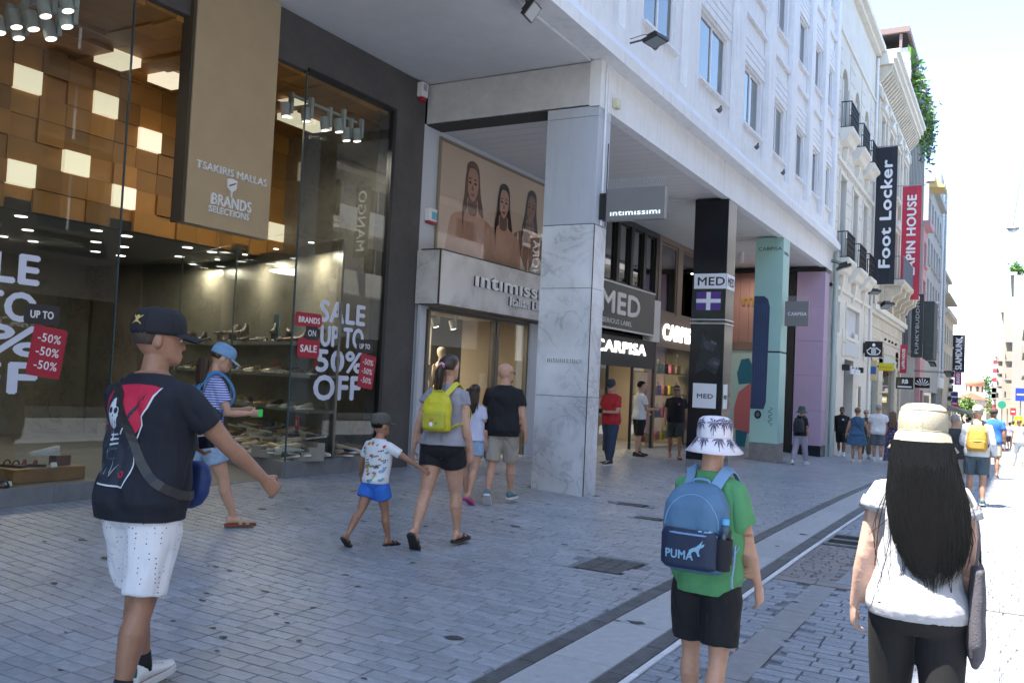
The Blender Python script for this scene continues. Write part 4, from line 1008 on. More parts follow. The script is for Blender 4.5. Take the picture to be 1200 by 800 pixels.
# poster: three women against a beige ground, printed flat
pst = B().box(-8.13, -8.10, 11.7, 15.62, 3.602, 5.36).build('poster', mat('poster_beige', (.62,.47,.34), .6, nz=(.5,.12)), is_)
sk1 = mat('poster_skin_a', (.46,.235,.15), .6, nz=(1.5,.25)); sk2 = mat('poster_skin_b', (.54,.30,.20), .6, nz=(1.5,.22)); sk3 = mat('poster_skin_c', (.25,.115,.065), .6, nz=(1.5,.25)); hb = mat('poster_hair_dark', (.028,.014,.01), .7, nz=(4,.3)); hl = mat('poster_hair_brown', (.12,.05,.022), .7, nz=(5,.4))
br1 = mat('poster_nude_cloth', (.46,.29,.20), .7); br2 = mat('poster_ivory_cloth', (.60,.55,.46), .7)
sk_sh = mat('poster_skin_dark', (.17,.08,.05), .6)
LAY = [0]
def flat(name, pts, m, n=24):
    """smooth closed outline printed on the poster plane, (y, z) in metres from the poster's lower left corner"""
    LAY[0] += 1; P = []; k = len(pts)
    for i in range(k):
        p0, p1, p2, p3 = pts[i-1], pts[i], pts[(i+1) % k], pts[(i+2) % k]
        for t_ in (0, .25, .5, .75):
            t2, t3 = t_*t_, t_**3
            P.append(tuple(.5*((2*p1[j]) + (-p0[j]+p2[j])*t_ + (2*p0[j]-5*p1[j]+4*p2[j]-p3[j])*t2 + (-p0[j]+3*p1[j]-3*p2[j]+p3[j])*t3) for j in (0, 1)))
    x = -8.0995+.0003*LAY[0]; P = [(min(max(p[0], .01), 3.9), max(p[1], .01)) for p in P]
    b = B(); b.add([(x, 11.7+p[0], 3.602+p[1]) for p in P], [tuple(range(len(P)))]); return b.build(name, m, pst)
def woman(y, zt, s, sk, hair, bra, lean=0, strap=True):
    f = lambda pts: [(y+(a*1.35+lean*(1-c_/1.8))*s, zt+(c_-1.8)*s) for a, c_ in pts]
    flat('printed_hair', f([(-.085,1.58),(-.075,1.74),(.01,1.79),(.085,1.73),(.11,1.5),(.16,1.25),(.13,1.0),(.17,.80),(.05,.9),(-.06,1.0),(-.12,1.18),(-.10,1.4)]), hair)
    hf = f; f = lambda pts: hf([(a*1.32, c_) for a, c_ in pts])
    flat('printed_body', f([(-.05,1.42),(.05,1.42),(.07,1.30),(.17,1.24),(.22,1.16),(.25,.8),(.27,.3),(.27,-.3),(-.27,-.3),(-.30,.3),(-.27,.8),(-.22,1.16),(-.17,1.24),(-.06,1.30)]), sk)
    flat('printed_shadow', f([(-.20,.8),(-.22,.3),(-.24,-.2),(-.22,-.2),(-.19,.3),(-.17,.75)]), sk_sh); flat('printed_shadow', f([(.20,.8),(.21,.3),(.22,-.2),(.20,-.2),(.18,.3),(.17,.75)]), sk_sh)
    if bra:
        flat('printed_bra', f([(-.19,.98),(-.12,1.0),(-.02,.82),(0,.80),(.02,.82),(.12,1.0),(.19,.98),(.21,.8),(.17,.66),(.06,.64),(0,.70),(-.06,.64),(-.17,.66),(-.21,.8)]), bra)
        if strap:
            for q in (-1, 1): flat('printed_strap', f([(q*.13,.98),(q*.15,.98),(q*.165,1.22),(q*.145,1.22)]), bra)
    f = hf
    flat('printed_neck', f([(-.045,1.46),(.045,1.46),(.055,1.28),(-.055,1.28)]), sk_sh)
    flat('printed_face', f([(-.075,1.60),(-.06,1.69),(0,1.72),(.06,1.69),(.078,1.60),(.065,1.49),(.02,1.41),(-.02,1.41),(-.065,1.49)]), sk)
    for q in (-1, 1):
        flat('printed_eye', f([(q*.014,1.572),(q*.035,1.592),(q*.058,1.574),(q*.035,1.562)]), hb); flat('printed_brow', f([(q*.012,1.605),(q*.035,1.626),(q*.062,1.606),(q*.035,1.611)]), hb)
    flat('printed_mouth', f([(-.032,1.466),(0,1.480),(.032,1.466),(0,1.444)]), mat('poster_lip', (.30,.07,.06), .5)); flat('printed_nose', f([(-.016,1.512),(-.004,1.56),(.016,1.512),(0,1.503)]), sk_sh)
    flat('printed_lock', f([(-.07,1.70),(.0,1.765),(-.06,1.66),(-.07,1.45),(-.12,1.2),(-.11,1.05),(-.14,1.25),(-.11,1.45),(-.095,1.62)]), hair)
woman(1.0, 1.66, 1.75, sk1, hl, None, .10); woman(3.14, 1.60, 1.6, sk3, hb, br2, -.10); woman(2.08, 1.50, 1.6, sk2, hb, br1, .02)
sheetglass(is_, (-8.07,11.7,0), (-8.07,15.62,0), 3.61, 5.36, glass('poster_glass', (1,1,1), 1.3, 0, .98), name='poster_glazing')
# marble sign box
sb = thing('shop_sign', 'marble sign box with steel lettering over the lingerie shop door', 'sign', (-7.85, 13.4, 2.68))
y = 11.2
while y < 15.6:
    l = min(1.1, 15.6-y); B().box(-8.08, -7.64, y+.002, y+l-.002, 2.68, 3.50).build('marble_panel', marble_sign, sb); y += l
B().box(-8.0, -7.63, 11.19, 15.61, 3.502, 3.52).box(-8.0, -7.63, 11.19, 15.61, 2.66, 2.678).box(-7.655, -7.628, 11.185, 11.20, 2.68, 3.5).build('edge_trim', bronze_dark, sb)
for n_, (dx, m_) in enumerate(((0, black_print), (.025, chrome))):
    text('lettering', '\u0131nt\u0131m\u0131ss\u0131m\u0131', m_, sb, (-7.625+dx,12.14,3.06), UY, UZ, .24, bold=.02, ext=.012, width=2.95)
    text('lettering', 'Italian Lingerie', m_, sb, (-7.625+dx,13.3,2.85), UY, UZ, .15, bold=.012, ext=.01, width=1.75)
# door zone
bz = mat('bronze_door_frame', (.16,.14,.11), .4, metal=.4)
f = B().box(-8.14, -8.06, 11.56, 11.62, .1, 2.62).box(-8.14, -8.06, 13.58, 13.66, .05, 2.62).box(-8.14, -8.06, 13.70, 13.80, .05, 2.62).box(-8.14, -8.06, 11.62, 14.9, 2.6, 2.655).box(-8.14, -8.06, 14.84, 14.9, .02, 2.6)
f.build('door_frame', bz, is_)
for a, c in ((11.63,13.57),(13.81,14.83)): sheetglass(is_, (-8.1,a,0), (-8.1,c,0), .18, 2.6)
B().box(-8.06, -8.02, 13.5, 13.56, 1.0, 1.15).build('door_lock', chrome, is_)
B().box(-8.3, -8.02, 14.9, 15.65, -.1, 2.655).build('pilaster', pale, is_)
B().box(-8.05, -8.02, 15.66, 15.78, -.1, 5.4).build('corner_strip', dark_in, is_)
B().box(-8.35, -8.04, 11.6, 14.9, -.1, .17).build('threshold', cream_trim, is_)
warm_w = mat('warm_interior_wall', (.46,.40,.33), .8)
B().box(-12, -8.3, 11.3, 15.8, -.1, .16).build('shop_floor', mat('beige_floor', (.32,.28,.23), .4), is_)
B().box(-12.1, -12, 11.3, 15.8, 0, 3.2).build('back_wall', warm_w, is_); B().box(-12, -8.3, 11.3, 15.8, 2.75, 2.85).build('ceiling', warm_w, is_); B().box(-12, -8.35, 15.72, 15.8, 0, 3).build('side_wall', warm_w, is_)
B().box(-11.9, -8.4, 11.28, 11.3, 0, 2.75).build('side_wall', warm_w, is_)
B().box(-9.6, -9.5, 13.75, 14.8, .16, 2.7).build('inner_screen', mat('grey_screen', (.22,.21,.20), .6), is_)
t = thing('spotlight_row', 'three white spotlights over the mannequins', 'spotlights', (-8.9, 12.5, 2.7))
for y in (12.1, 12.75, 13.3): spot(-8.75, y, 2.5, .3, .1, t, .9)
B().box(-8.8, -8.7, 11.7, 13.5, 2.70, 2.74).build('track', can_m, t)
tri_light('lingerie_lamp', (-9.6, 12.8, 2.65), 18, .6, (1,.80,.58)); tri_light('lingerie_lamp_deep', (-11, 14.5, 2.6), 10, .6, (1,.82,.62))
# garments on rails
for k in range(26):
    y = 11.5+(k % 13)*.17; z = 1.45 if k < 13 else .75; c_ = [(.55,.30,.20),(.62,.50,.40),(.75,.70,.66),(.5,.2,.15),(.05,.04,.04),(.65,.40,.30)][k % 6]
    w_ = .13; p = B().prism([(-w_,-.28),(w_,-.28),(w_*.9,.0),(.05,.08),(-.05,.08),(-w_*.9,0)], lambda u, v, d: (-11.3+u, y+d, z+v), 0, .03).build('hanging_garment', mat('garment_%s' % ['peach','sand','ivory','rust','black','salmon'][k % 6], c_, .8))
    tag(p, '%s garment on the %s rail inside the lingerie shop, %s from the left' % (['peach','sand','ivory','rust','black','salmon'][k % 6], 'upper' if k < 13 else 'lower', ordn[k % 13]), 'garment', 'garments on the rails')
t = thing('clothes_rail', 'steel clothes rails inside the lingerie shop', 'rail', (-11.3, 12.5, .16))
for z in (1.55, .85): B().cyl((-11.3,11.4,z), (-11.3,13.8,z), .012).build('rail_bar', chrome, t)
for y in (11.4, 13.8): B().cyl((-11.3,y,.16), (-11.3,y,1.55), .014).build('rail_post', chrome, t)

# ============================================================ MED + BAG SHOP  Y 15.8 .. 29.3
cs = thing('black_window_shop', 'narrow shop with black upper windows and steel MED sign', 'shop', (XF, 19.5, 0))
B().box(-8.3, -8.1, 15.79, 17.3, -.3, 5.49).build('wall_pier', pale, cs)
B().box(-8.3, -8.1, 17.302, 21.8, 5.35, 5.49).box(-8.3, -8.1, 17.302, 21.8, 3.82, 3.95).build('frame_beam', black_metal, cs)
y = 17.35
while y < 21.7:
    B().box(-8.3, -8.08, y, y+.16, 3.95, 5.35).build('mullion', black_metal, cs)
    if y+.85 < 21.85: window(cs, -8.14, y+.165, y+.845, 3.96, 5.34, sash=1, frame=black_metal, fw_=.03, curt=True)
    y += .85
B().box(-8.4, -8.31, 17.3, 21.8, 3.9, 5.4).build('upper_back', room, cs)
sg = thing('shop_sign', 'black and steel MED sign board above the bag shop entrance', 'sign', (-7.95, 19.6, 2.85))
B().box(-8.28, -7.98, 17.35, 21.35, 2.86, 3.86).build('sign_board', mat('black_sign_metal', (.05,.052,.055), .3, metal=.3, nz=(.5,.3)), sg)
B().box(-8.0, -7.97, 17.33, 21.37, 2.82, 2.858).box(-8.0, -7.97, 17.33, 21.37, 3.862, 3.90).build('sign_edge', alu_white, sg)
B().box(-8.28, -8.0, 21.37, 21.85, 2.7, 3.75).build('sign_end', alu_white, sg)
text('lettering', 'MED', chrome, sg, (-7.97,17.9,3.20), UY, UZ, .48, bold=.04, ext=.012, width=2.3); text('lettering', 'SERIOUS LABEL', chrome, sg, (-7.975,18.1,2.95), UY, UZ, .11, ext=.006, width=1.75)
B().box(-8.2, -8.1, 17.3, 21.85, 2.0, 2.7).build('entrance_header', black_metal, cs)
text('lit_lettering', 'CARPISA', lit_letters, cs, (-8.09,18.0,2.32), UY, UZ, .26, bold=.02, ext=.01, width=3.1)
f = B()
for y in (17.3, 18.8, 20.3, 21.75): f.box(-8.14, -8.08, y, y+.05, -.3, 2.0)
f.build('door_frame', black_metal, cs)
for a, c in ((17.36,18.79),(20.36,21.74)): sheetglass(cs, (-8.11,a,0), (-8.11,c,0), -.1, 2.0)
car = thing('bag_shop', 'brown fronted bag shop with lit lettering and display windows', 'shop', (XF, 23.7, 0))
brown = mat('taupe_cladding', (.22,.155,.115), .55, nz=(.8,.06))
ops = [(22.05,23.35,3.5,5.35),(23.75,25.3,3.5,5.35),(21.95,25.4,-.4,2.6)]
wall('facade', car, -8.09, 21.86, 25.6, -.4, 5.49, ops, .2, brown)
for a, c, z0, z1 in ops[:2]:
    window(car, -8.12, a+.01, c-.01, z0+.01, z1-.01, sash=1, frame=brown, fw_=.06, curt=False, backm=mat('warm_room', (.20,.13,.07), .8))
tri_light('bag_shop_upper_lamp', (-8.3, 23.5, 5.2), 1.0, .2)
text('lit_lettering', 'CARPISA', lit_letters, car, (-8.075,22.3,2.82), UY, UZ, .40, bold=.035, ext=.012, width=2.75)
sheetglass(car, (-8.12,21.96,0), (-8.12,23.6,0), .05, 2.6); sheetglass(car, (-8.12,23.62,0), (-8.12,25.39,0), .05, 2.6)
B().box(-12, -8.3, 15.85, 29.3, -.6, -.08).build('shop_floor', mat('grey_shop_floor', (.22,.21,.20), .35), car)
B().box(-12.1, -12, 15.85, 29.3, -.5, 3.3).build('back_wall', mat('olive_shop_wall', (.14,.12,.055), .8), car); B().box(-12, -8.32, 15.85, 29.3, 2.72, 2.8).build('ceiling', dark_in, car)
B().box(-12, -8.4, 25.5, 25.58, -.5, 3.2).build('side_wall', warm_w, car)
B().box(-12, -8.4, 15.82, 15.9, -.5, 3.2).build('side_wall', warm_w, car)
for p in ((-9.6,18.6,2.6),(-9.6,20.8,2.6),(-9.2,23.6,2.6)): tri_light('bag_shop_lamp', p, 13, .5, (1,.80,.52))
for k in range(8):
    o = B().cyl((-8.8,16.6+k*1.15,2.71),(-8.8,16.6+k*1.15,2.68),.06,.06,12).build('downlight', lamp_face, car)
# bags on shelves
bag_cols = [('red',(.45,.03,.04)),('pink',(.65,.15,.25)),('green',(.04,.25,.06)),('yellow',(.60,.48,.05)),('navy',(.03,.04,.15)),('tan',(.40,.22,.09)),('black',(.015,.015,.015)),('purple',(.12,.06,.30)),('coral',(.6,.18,.12))]
def handbag(x, y, z, col, w=.32, h=.24, label='', turn=0):
    t = thing('handbag', label, 'handbag', (x, y, z), turn, 'bags in the bag shop')
    b = B(); b.prism([(-w/2,0),(w/2,0),(w*.44,h*.9),(w*.38,h),(-w*.38,h),(-w*.44,h*.9)], lambda u, v, d: (d, u, v), -.06, .06); m_ = mat(col[0] + '_bag_leather', col[1], .4)
    b.build('bag_body', m_, t, local=True, bevel=.008)
    pts = [(0, w*.24*math.cos(math.pi*k/8), h*.9+.13*math.sin(math.pi*k/8)) for k in range(9)]; B().tube(pts, .008, 6).build('bag_handle', m_, t, local=True)
    B().box(.061, .066, -.02, .02, h*.6, h*.72).build('bag_clasp', chrome, t, local=True); return t
bs = thing('bag_shelves', 'wall of lit shelves with handbags inside the bag shop', 'shelves', (-9.6, 20, 0))
for z in (.25, .8, 1.35, 1.9): B().box(-9.9, -9.55, 17.0, 21.6, z-.03, z).build('shelf', mat('yellowish_shelf', (.35,.27,.10), .5), bs)
B().box(-9.95, -9.9, 16.9, 21.7, -.1, 2.6).build('shelf_back', mat('green_shelf_back', (.16,.16,.06), .7), bs)
k = 0
for zi, z in enumerate((.25,.8,1.35,1.9)):
    for j in range(9):
        c_ = bag_cols[(k*5+zi) % 9]; handbag(-9.7, 17.3+j*.5, z, c_, label='%s handbag on the %s shelf of the bag shop, %s from the left' % (c_[0], ordn[zi], ordn[j])); k += 1
for zi, z in enumerate((.1,.75,1.35,1.95)):
    B().box(-8.75, -8.4, 22.1, 25.3, z-.025, z).build('glass_shelf', shelf_m, car) if zi else None
    for j in range(6):
        c_ = bag_cols[(k*4+zi) % 9]; handbag(-8.58, 22.4+j*.52, z, c_, label='%s handbag in the brown shop window, %s row up, %s from the left' % (c_[0], ordn[zi], ordn[j])); k += 1
# terracotta front with gold m
tf = thing('terracotta_shop_front', 'shop front with pinkish boards and gold letter beyond the mint pillar', 'shop', (XF, 27.4, 0))
tb = mat('terracotta_board', (.34,.19,.155), .7, nz=(1,.08), island=.06)
for k in range(19): B().box(-8.25, -8.1, 25.62+k*.2, 25.62+k*.2+.192, 3.2, 5.1).build('wall_board', tb, tf)
B().box(-8.3, -8.26, 25.6, 29.5, 3.0, 5.49).build('board_backing', wood_dark, tf); B().box(-8.25, -8.08, 25.6, 29.5, 5.1, 5.45).build('header', black_metal, tf)
text('gold_letter', 'mou', mat('gold_letter', (.55,.38,.12), .3, metal=.8), tf, (-8.08,29.0-.9,4.45), UY, UZ, .36, bold=.03, ext=.02)
B().box(-8.25, -8.06, 25.6, 29.5, 2.85, 3.2).build('shop_fascia', brown, tf)
pf = B().box(-8.2, -8.15, 25.8, 29.4, -.3, 2.85).build('window_poster', mat('pale_mint_poster', (.50,.62,.54), .6), tf)
XPP = -8.148
def fl2(name, pts, m, d): b = B(); b.add([(XPP+d, a, c) for a, c in pts], [tuple(range(len(pts)))]); b.build(name, m, pf)
fl2('printed_figure', [(28.4,.2),(29.2,.15),(29.35,.9),(29.3,1.5),(29.1,1.8),(28.7,1.75),(28.45,1.3)], mat('coral_print', (.62,.16,.15), .6), .002)
fl2('printed_figure', [(28.75,1.75),(29.15,1.75),(29.25,2.2),(29.1,2.55),(28.85,2.5),(28.7,2.1)], mat('teal_print', (.02,.16,.22), .6), .003)
fl2('printed_leg', [(28.5,-.3),(28.8,-.3),(28.9,.2),(28.45,.2)], mat('teal_print', (.02,.16,.22), .6), .002)
# dark glass front closing the arcade, purple pier
ef = thing('purple_fronted_shop', 'shop front with purple pier and dark glazed wall closing the arcade', 'shop', (-5.6, 28.7, -.3))
purple = mat('lilac_cladding', (.42,.31,.44), .6, nz=(.8,.06))
for k in range(5): B().box(-6.0, -5.16, 28.5, 29.2, -.02+k*1.07, -.02+(k+1)*1.07-.006).build('pier_panel', purple, ef)
B().box(-6.02, -5.14, 28.48, 29.25, -.6, -.024).build('pier_base', black_gloss, ef)
B().box(-8.1, -5.15, 28.5, 28.8, 5.335, 5.46).build('header', black_metal, ef)
B().box(-6.25, -6.05, 28.6, 28.8, -.5, 5.33).build('dark_post', black_metal, ef)
B().box(-6.9, -6.26, 28.62, 28.7, -.5, 5.33).build('glazed_wall', mat('wine_glass', (.05,.012,.018), .1), ef)
for k in range(6): B().box(-8.1+k*.3, -8.1+k*.3+.292, 28.62, 28.68, 3.1, 5.33).build('wall_board', tb, ef)
B().box(-8.1, -6.31, 28.69, 28.75, -.5, 5.33).build('board_backing', wood_dark, ef); B().box(-8.1, -6.31, 28.6, 28.68, 2.85, 3.09).build('fascia_strip', brown, ef)
text('gold_letter', 'm', mat('gold_letter', (.55,.38,.12), .3, metal=.8), ef, (-7.72,28.6,4.3), UX, UZ, .36, bold=.03, ext=.02)
pq = B().box(-8.08, -6.33, 28.64, 28.67, -.35, 2.84).build('window_poster', mat('pale_mint_poster', (.50,.62,.54), .6), ef)
def fl3(pts, m, d): b = B(); b.add([(a, 28.638-d, c) for a, c in pts], [tuple(range(len(pts)))]); b.build('printed_figure', m, pq)
fl3([(-7.86,.35),(-7.5,.2),(-6.7,.2),(-6.42,.4),(-6.36,1.0),(-6.5,1.45),(-6.9,1.75),(-7.4,1.8),(-7.75,1.5),(-7.88,1.0)], mat('coral_print', (.62,.16,.15), .6), .002)
fl3([(-7.75,1.75),(-7.35,1.8),(-7.3,2.3),(-7.45,2.6),(-7.7,2.55),(-7.82,2.1)], mat('teal_print', (.02,.16,.22), .6), .004)
fl3([(-7.78,-.3),(-7.5,-.3),(-7.42,.25),(-7.8,.3)], mat('teal_print', (.02,.16,.22), .6), .003)
tri_light('poster_shop_lamp', (-7.3, 27.6, 5.2), 6, .3, (1,.9,.8))
# pillar two prints
t = c2
yF = 17.848
def fx(name, x0, x1, z0, z1, m, d=.003, par=None): return B().box(x0, x1, yF-d, yF-d+.002, z0, z1).build(name, m, par or c2)
fx('brand_plate', -5.83, -5.16, 3.62, 3.93, white_print, .006); text('lettering', 'MED', black_print, c2, (-5.77,yF-.008,3.69), UX, UZ, .17, bold=.02, ext=.001, width=.56)
B().box(-5.158, -5.152, 17.86, 18.44, 3.62, 3.93).build('brand_plate', white_print, c2); text('lettering', 'MED', black_print, c2, (-5.149,17.92,3.69), UY, UZ, .17, bold=.02, ext=.001, width=.46)
vio = mat('violet_print', (.10,.045,.25), .5)
fx('violet_plate', -5.77, -5.26, 3.18, 3.55, vio, .005); fx('white_cross', -5.56, -5.47, 3.18, 3.55, white_print, .007); fx('white_cross', -5.77, -5.26, 3.33, 3.41, white_print, .0095)
fx('brand_plate', -5.77, -5.28, 1.18, 1.68, white_print, .006); text('lettering', 'MED', black_print, c2, (-5.69,yF-.008,1.38), UX, UZ, .09, bold=.02, ext=.001, width=.33)
B().box(-5.158, -5.152, 17.9, 18.2, 1.18, 1.68).build('brand_plate', white_print, c2); text('lettering', 'MED', black_print, c2, (-5.149,17.93,1.38), UY, UZ, .08, bold=.02, ext=.001, width=.22)
gh = [mat('photo_grey_%d' % k, c_, .4, nz=(5,.5)) for k, c_ in enumerate(((.02,.023,.028),(.055,.06,.07),(.13,.14,.16)))]
def fp(pts, m, d): b = B(); b.add([(-5.84+u*.67, yF-d, 1.75+v*1.15) for u, v in pts], [tuple(range(len(pts)))]); b.build('printed_photo', m, c2)
fp([(.15,.1),(.45,.2),(.8,.1),(.95,.35),(.85,.6),(.6,.75),(.35,.95),(.15,.8),(.3,.55),(.2,.35)], gh[0], .003)
fp([(.3,.85),(.5,.7),(.75,.6),(.7,.5),(.45,.55),(.33,.7)], gh[1], .005); fp([(.5,.3),(.8,.2),(.92,.35),(.75,.42),(.6,.38)], gh[1], .005)
fp([(.62,.72),(.8,.66),(.78,.62),(.6,.66)], gh[2], .007); fp([(.7,.28),(.88,.27),(.86,.33),(.72,.34)], gh[2], .007)
# pillar three prints: suitcase
yF3 = 22.797
def f3(name, pts, m, d): b = B(); b.add([(a, yF3-d, c) for a, c in pts], [tuple(range(len(pts)))]); return b.build(name, m, c3)
navy = mat('printed_suitcase_navy', (.03,.05,.12), .5, nz=(2,.2)); navy2 = mat('printed_suitcase_light', (.05,.08,.18), .5)
f3('printed_suitcase', [(-5.855,1.12),(-5.52,1.12),(-5.47,1.3),(-5.45,3.7),(-5.5,3.9),(-5.6,3.98),(-5.855,3.98)], navy, .003)
for k in range(6): f3('printed_ridge', [(-5.84+k*.06,1.25),(-5.825+k*.06,1.25),(-5.825+k*.06,3.8),(-5.84+k*.06,3.8)], navy2, .005)
f3('printed_wheel', [(-5.66+.09*math.cos(a*.5236), .98+.11*math.sin(a*.5236)) for a in range(12)], mat('printed_wheel_black', (.01,.01,.015), .5), .004); f3('printed_wheel', [(-5.66+.045*math.cos(a*.5236), .98+.055*math.sin(a*.5236)) for a in range(12)], mat('printed_wheel_grey', (.12,.14,.17), .5), .006)
text('lettering', 'CARPISA', black_print, c3, (-5.79,yF3-.004,5.14), UX, UZ, .09, ext=.001, width=.58); text('lettering', 'CARPISA', black_print, c3, (-5.156,22.86,5.05), UY, UZ, .08, ext=.001, width=.5)
sc = B(); pts = [(-5.35+.06*math.sin(k*1.7), yF3-.006, .72+k*.035) for k in range(14)]; sc.tube(pts, .006, 4).build('signature', black_print, c3)
# lettering on the marble pillar
text('lettering', '\u0131nt\u0131m\u0131ss\u0131m\u0131', black_print, c1, (-5.81,11.297,1.86), UX, UZ, .075, bold=.02, ext=.003, width=.53); text('lettering', '\u0131nt\u0131m\u0131ss\u0131m\u0131', chrome, c1, (-5.812,11.288,1.863), UX, UZ, .075, bold=.015, ext=.003, width=.53)

# ============================================================ projecting signs and banners
def proj_sign(name, label, x0, x1, y, z0, z1, m, th=.1, spikes=True):
    t = thing(name, label, 'sign', ((x0+x1)/2, y, z0))
    B().box(x0, x1, y-th/2, y+th/2, z0, z1).build('sign_panel', m, t, bevel=.003)
    if spikes:
        b = B(); x = x0+.04
        while x < x1-.02:
            for q in (-.05, 0, .05): b.tube([(x,y,z1),(x+q,y+q*.4,z1+.14)], .0022, 4)
            x += .035
        tag(b.build('pigeon_spikes', grey_metal, t), None, kind='stuff')
    return t
sgm = mat('grey_sign_panel', (.19,.185,.185), .45, nz=(1,.05))
t = proj_sign('hanging_sign', 'grey intimissimi sign with pigeon spikes sticking out from the marble pillar', -5.06, -4.20, 11.5, 3.86, 4.31, sgm)
B().box(-5.145, -5.06, 11.42, 11.58, 3.88, 4.25).build('bracket', black_metal, t)
text('lettering', '\u0131nt\u0131m\u0131ss\u0131m\u0131', mat('pale_sign_letter', (.70,.80,.82), .5, emit=.25), t, (-5.0,11.446,3.93), UX, UZ, .075, bold=.02, ext=.002, width=.73)
t = proj_sign('hanging_sign', 'small grey CARPISA sign sticking out from the mint pillar', -5.10, -4.52, 22.95, 3.24, 3.86, sgm)
text('lettering', 'CARPISA', white_print, t, (-5.03,22.896,3.50), UX, UZ, .085, bold=.01, ext=.002, width=.46)
def banner(name, label, x0, x1, y, z0, z1, m, txt, tm, h, wfrac=.93, bold=.04, poles=True, base=None, zs=None, off=0):
    t = thing(name, label, 'banner', ((x0+x1)/2, y, z1))
    b = B(); n = 14; mm = 4
    for i in range(n+1):
        for j in range(mm+1):
            u = j/mm; b.v.append((x0+(x1-x0)*u, y+.02*math.sin(u*5+i*.5), z1+(z0-z1)*i/n))
    for i in range(n+1):
        for j in range(mm+1): u = j/mm; b.v.append((x0+(x1-x0)*u, y+.01+.02*math.sin(u*5+i*.5), z1+(z0-z1)*i/n))
    w_ = mm+1; K = (n+1)*w_
    for i in range(n):
        for j in range(mm): a = i*w_+j; b.f.append((a,a+1,a+w_+1,a+w_)); b.f.append((K+a,K+a+w_,K+a+w_+1,K+a+1))
    b.build('cloth', m, t)
    if poles:
        B().cyl((XC-.02,y,z1+.03),(x1+.15,y,z1+.03),.02,.02,6).build('pole', grey_metal, t); B().cyl((XC-.02,y,z0+.3),(x0+.05,y,z0+.3),.015,.015,6).build('pole', grey_metal, t)
    if txt: text('lettering', txt, tm, t, (x0+(x1-x0)*.5+h/2+off, y-.035, z0+(z1-z0)*((1-wfrac)/2 if zs is None else zs)), UZ, (-1,0,0), h, bold=bold, ext=.001, width=(z1-z0)*wfrac)
    return t
bgm = mat('black_banner_cloth', (.025,.03,.04), .8); redm = mat('red_banner_cloth', (.50,.045,.08), .8)
banner('shop_banner', 'long black Foot Locker banner over the street', -4.92, -4.16, 37.0, 5.9, 11.27, bgm, 'Foot Locker', white_print, .40, .78, .06)
banner('shop_banner', 'long red LAPIN HOUSE banner beyond the black one', -4.80, -3.98, 45.0, 6.1, 11.42, redm, 'LAPIN HOUSE', white_print, .38, .70, .05, zs=.21)
banner('shop_banner', 'dark grey FUNKYBUDDHA banner below the red one', -4.75, -4.20, 50.2, 3.65, 6.9, mat('charcoal_banner', (.035,.045,.05), .8), 'FUNKYBUDDHA', mat('pale_grey_print', (.42,.45,.46), .7), .17, .9, .01)
B().box(-4.2, -3.7, 50.3, 52.5, 3.6, 6.55).build('charcoal_box', mat('charcoal_cladding', (.04,.05,.052), .7, nz=(3,.2))); tag(bpy.data.objects['charcoal_box'], 'charcoal clad box sign beside the FUNKYBUDDHA banner', 'sign')
banner('shop_banner', 'black SLAMDUNK banner far down the street', -6.05+.6, -5.1+.75, 97.0, 4.2, 7.85, bgm, 'SLAMDUNK', white_print, .55, .86, .05)
banner('shop_banner', 'magenta banner below SLAMDUNK', -5.0, -4.4, 93, 2.9, 4.1, mat('magenta_cloth', (.50,.03,.20), .7), 'BRAVO', white_print, .3, .8)
banner('shop_banner', 'small red LAPIN HOUSE banner on the finned building', -5.02, -4.71, 48.0, 2.76, 4.16, redm, 'LAPIN HOUSE', white_print, .14, .7, poles=False)
t = proj_sign('hanging_sign', 'black box sign with a white striped figure emblem', -5.08, -4.45, 36.6, 3.06, 3.66, black_gloss, .12, False)
b = B(); yy = 36.535
b.add([(-4.76+.06*math.cos(a*.785), yy, 3.52+.07*math.sin(a*.785)) for a in range(8)], [tuple(range(8))])
for k in range(5): b.add([(-4.84+k*.036,yy,3.12),(-4.82+k*.036,yy,3.12),(-4.82+k*.036,yy,3.42),(-4.84+k*.036,yy,3.42)], [(0,1,2,3)])
for q in (-1, 1): b.tube([(-4.76+q*.09,yy,3.42),(-4.76+q*.24,yy,3.3),(-4.76+q*.2,yy,3.2),(-4.76+q*.1,yy,3.14)], .022, 5)
b.build('emblem', white_print, t); B().box(-5.16, -5.08, 36.55, 36.65, 3.2, 3.6).build('bracket', black_metal, t)
t = proj_sign('hanging_sign', 'small yellow shop sign on an arm', -5.05, -4.45, 40.5, 2.65, 2.98, mat('yellow_sign', (.70,.58,.02), .5), .06, False); text('lettering', 'arttisan.gr', mat('green_print', (.03,.16,.08), .6), t, (-4.99,40.465,2.78), UX, UZ, .06, ext=.001, width=.45); B().box(-5.16,-5.05,40.47,40.53,2.8,2.86).build('bracket', black_metal, t)
t = proj_sign('hanging_sign', 'blue and cream vertical lamp sign beside the black emblem sign', -5.12, -4.86, 38.4, 2.2, 3.0, mat('cream_sign', (.60,.50,.28), .5), .1, False); B().box(-5.10,-4.88,38.34,38.35,2.45,2.75).build('blue_panel', mat('blue_print', (.04,.12,.35), .5), t)
t = proj_sign('hanging_sign', 'black sign with a white shield emblem near the finned building', -5.12, -4.34, 47.6, 1.98, 2.55, black_gloss, .1, False); text('lettering', 'RB', white_print, t, (-4.86,47.54,2.25), UX, UZ, .2, bold=.04, ext=.001, width=.26); B().box(-5.05,-4.42,47.53,47.54,2.05,2.12).build('white_line', white_print, t)
t = proj_sign('hanging_sign', 'black sign with white sunburst rays', -5.0, -4.22, 55.6, 2.14, 2.74, black_gloss, .1, False)
b = B()
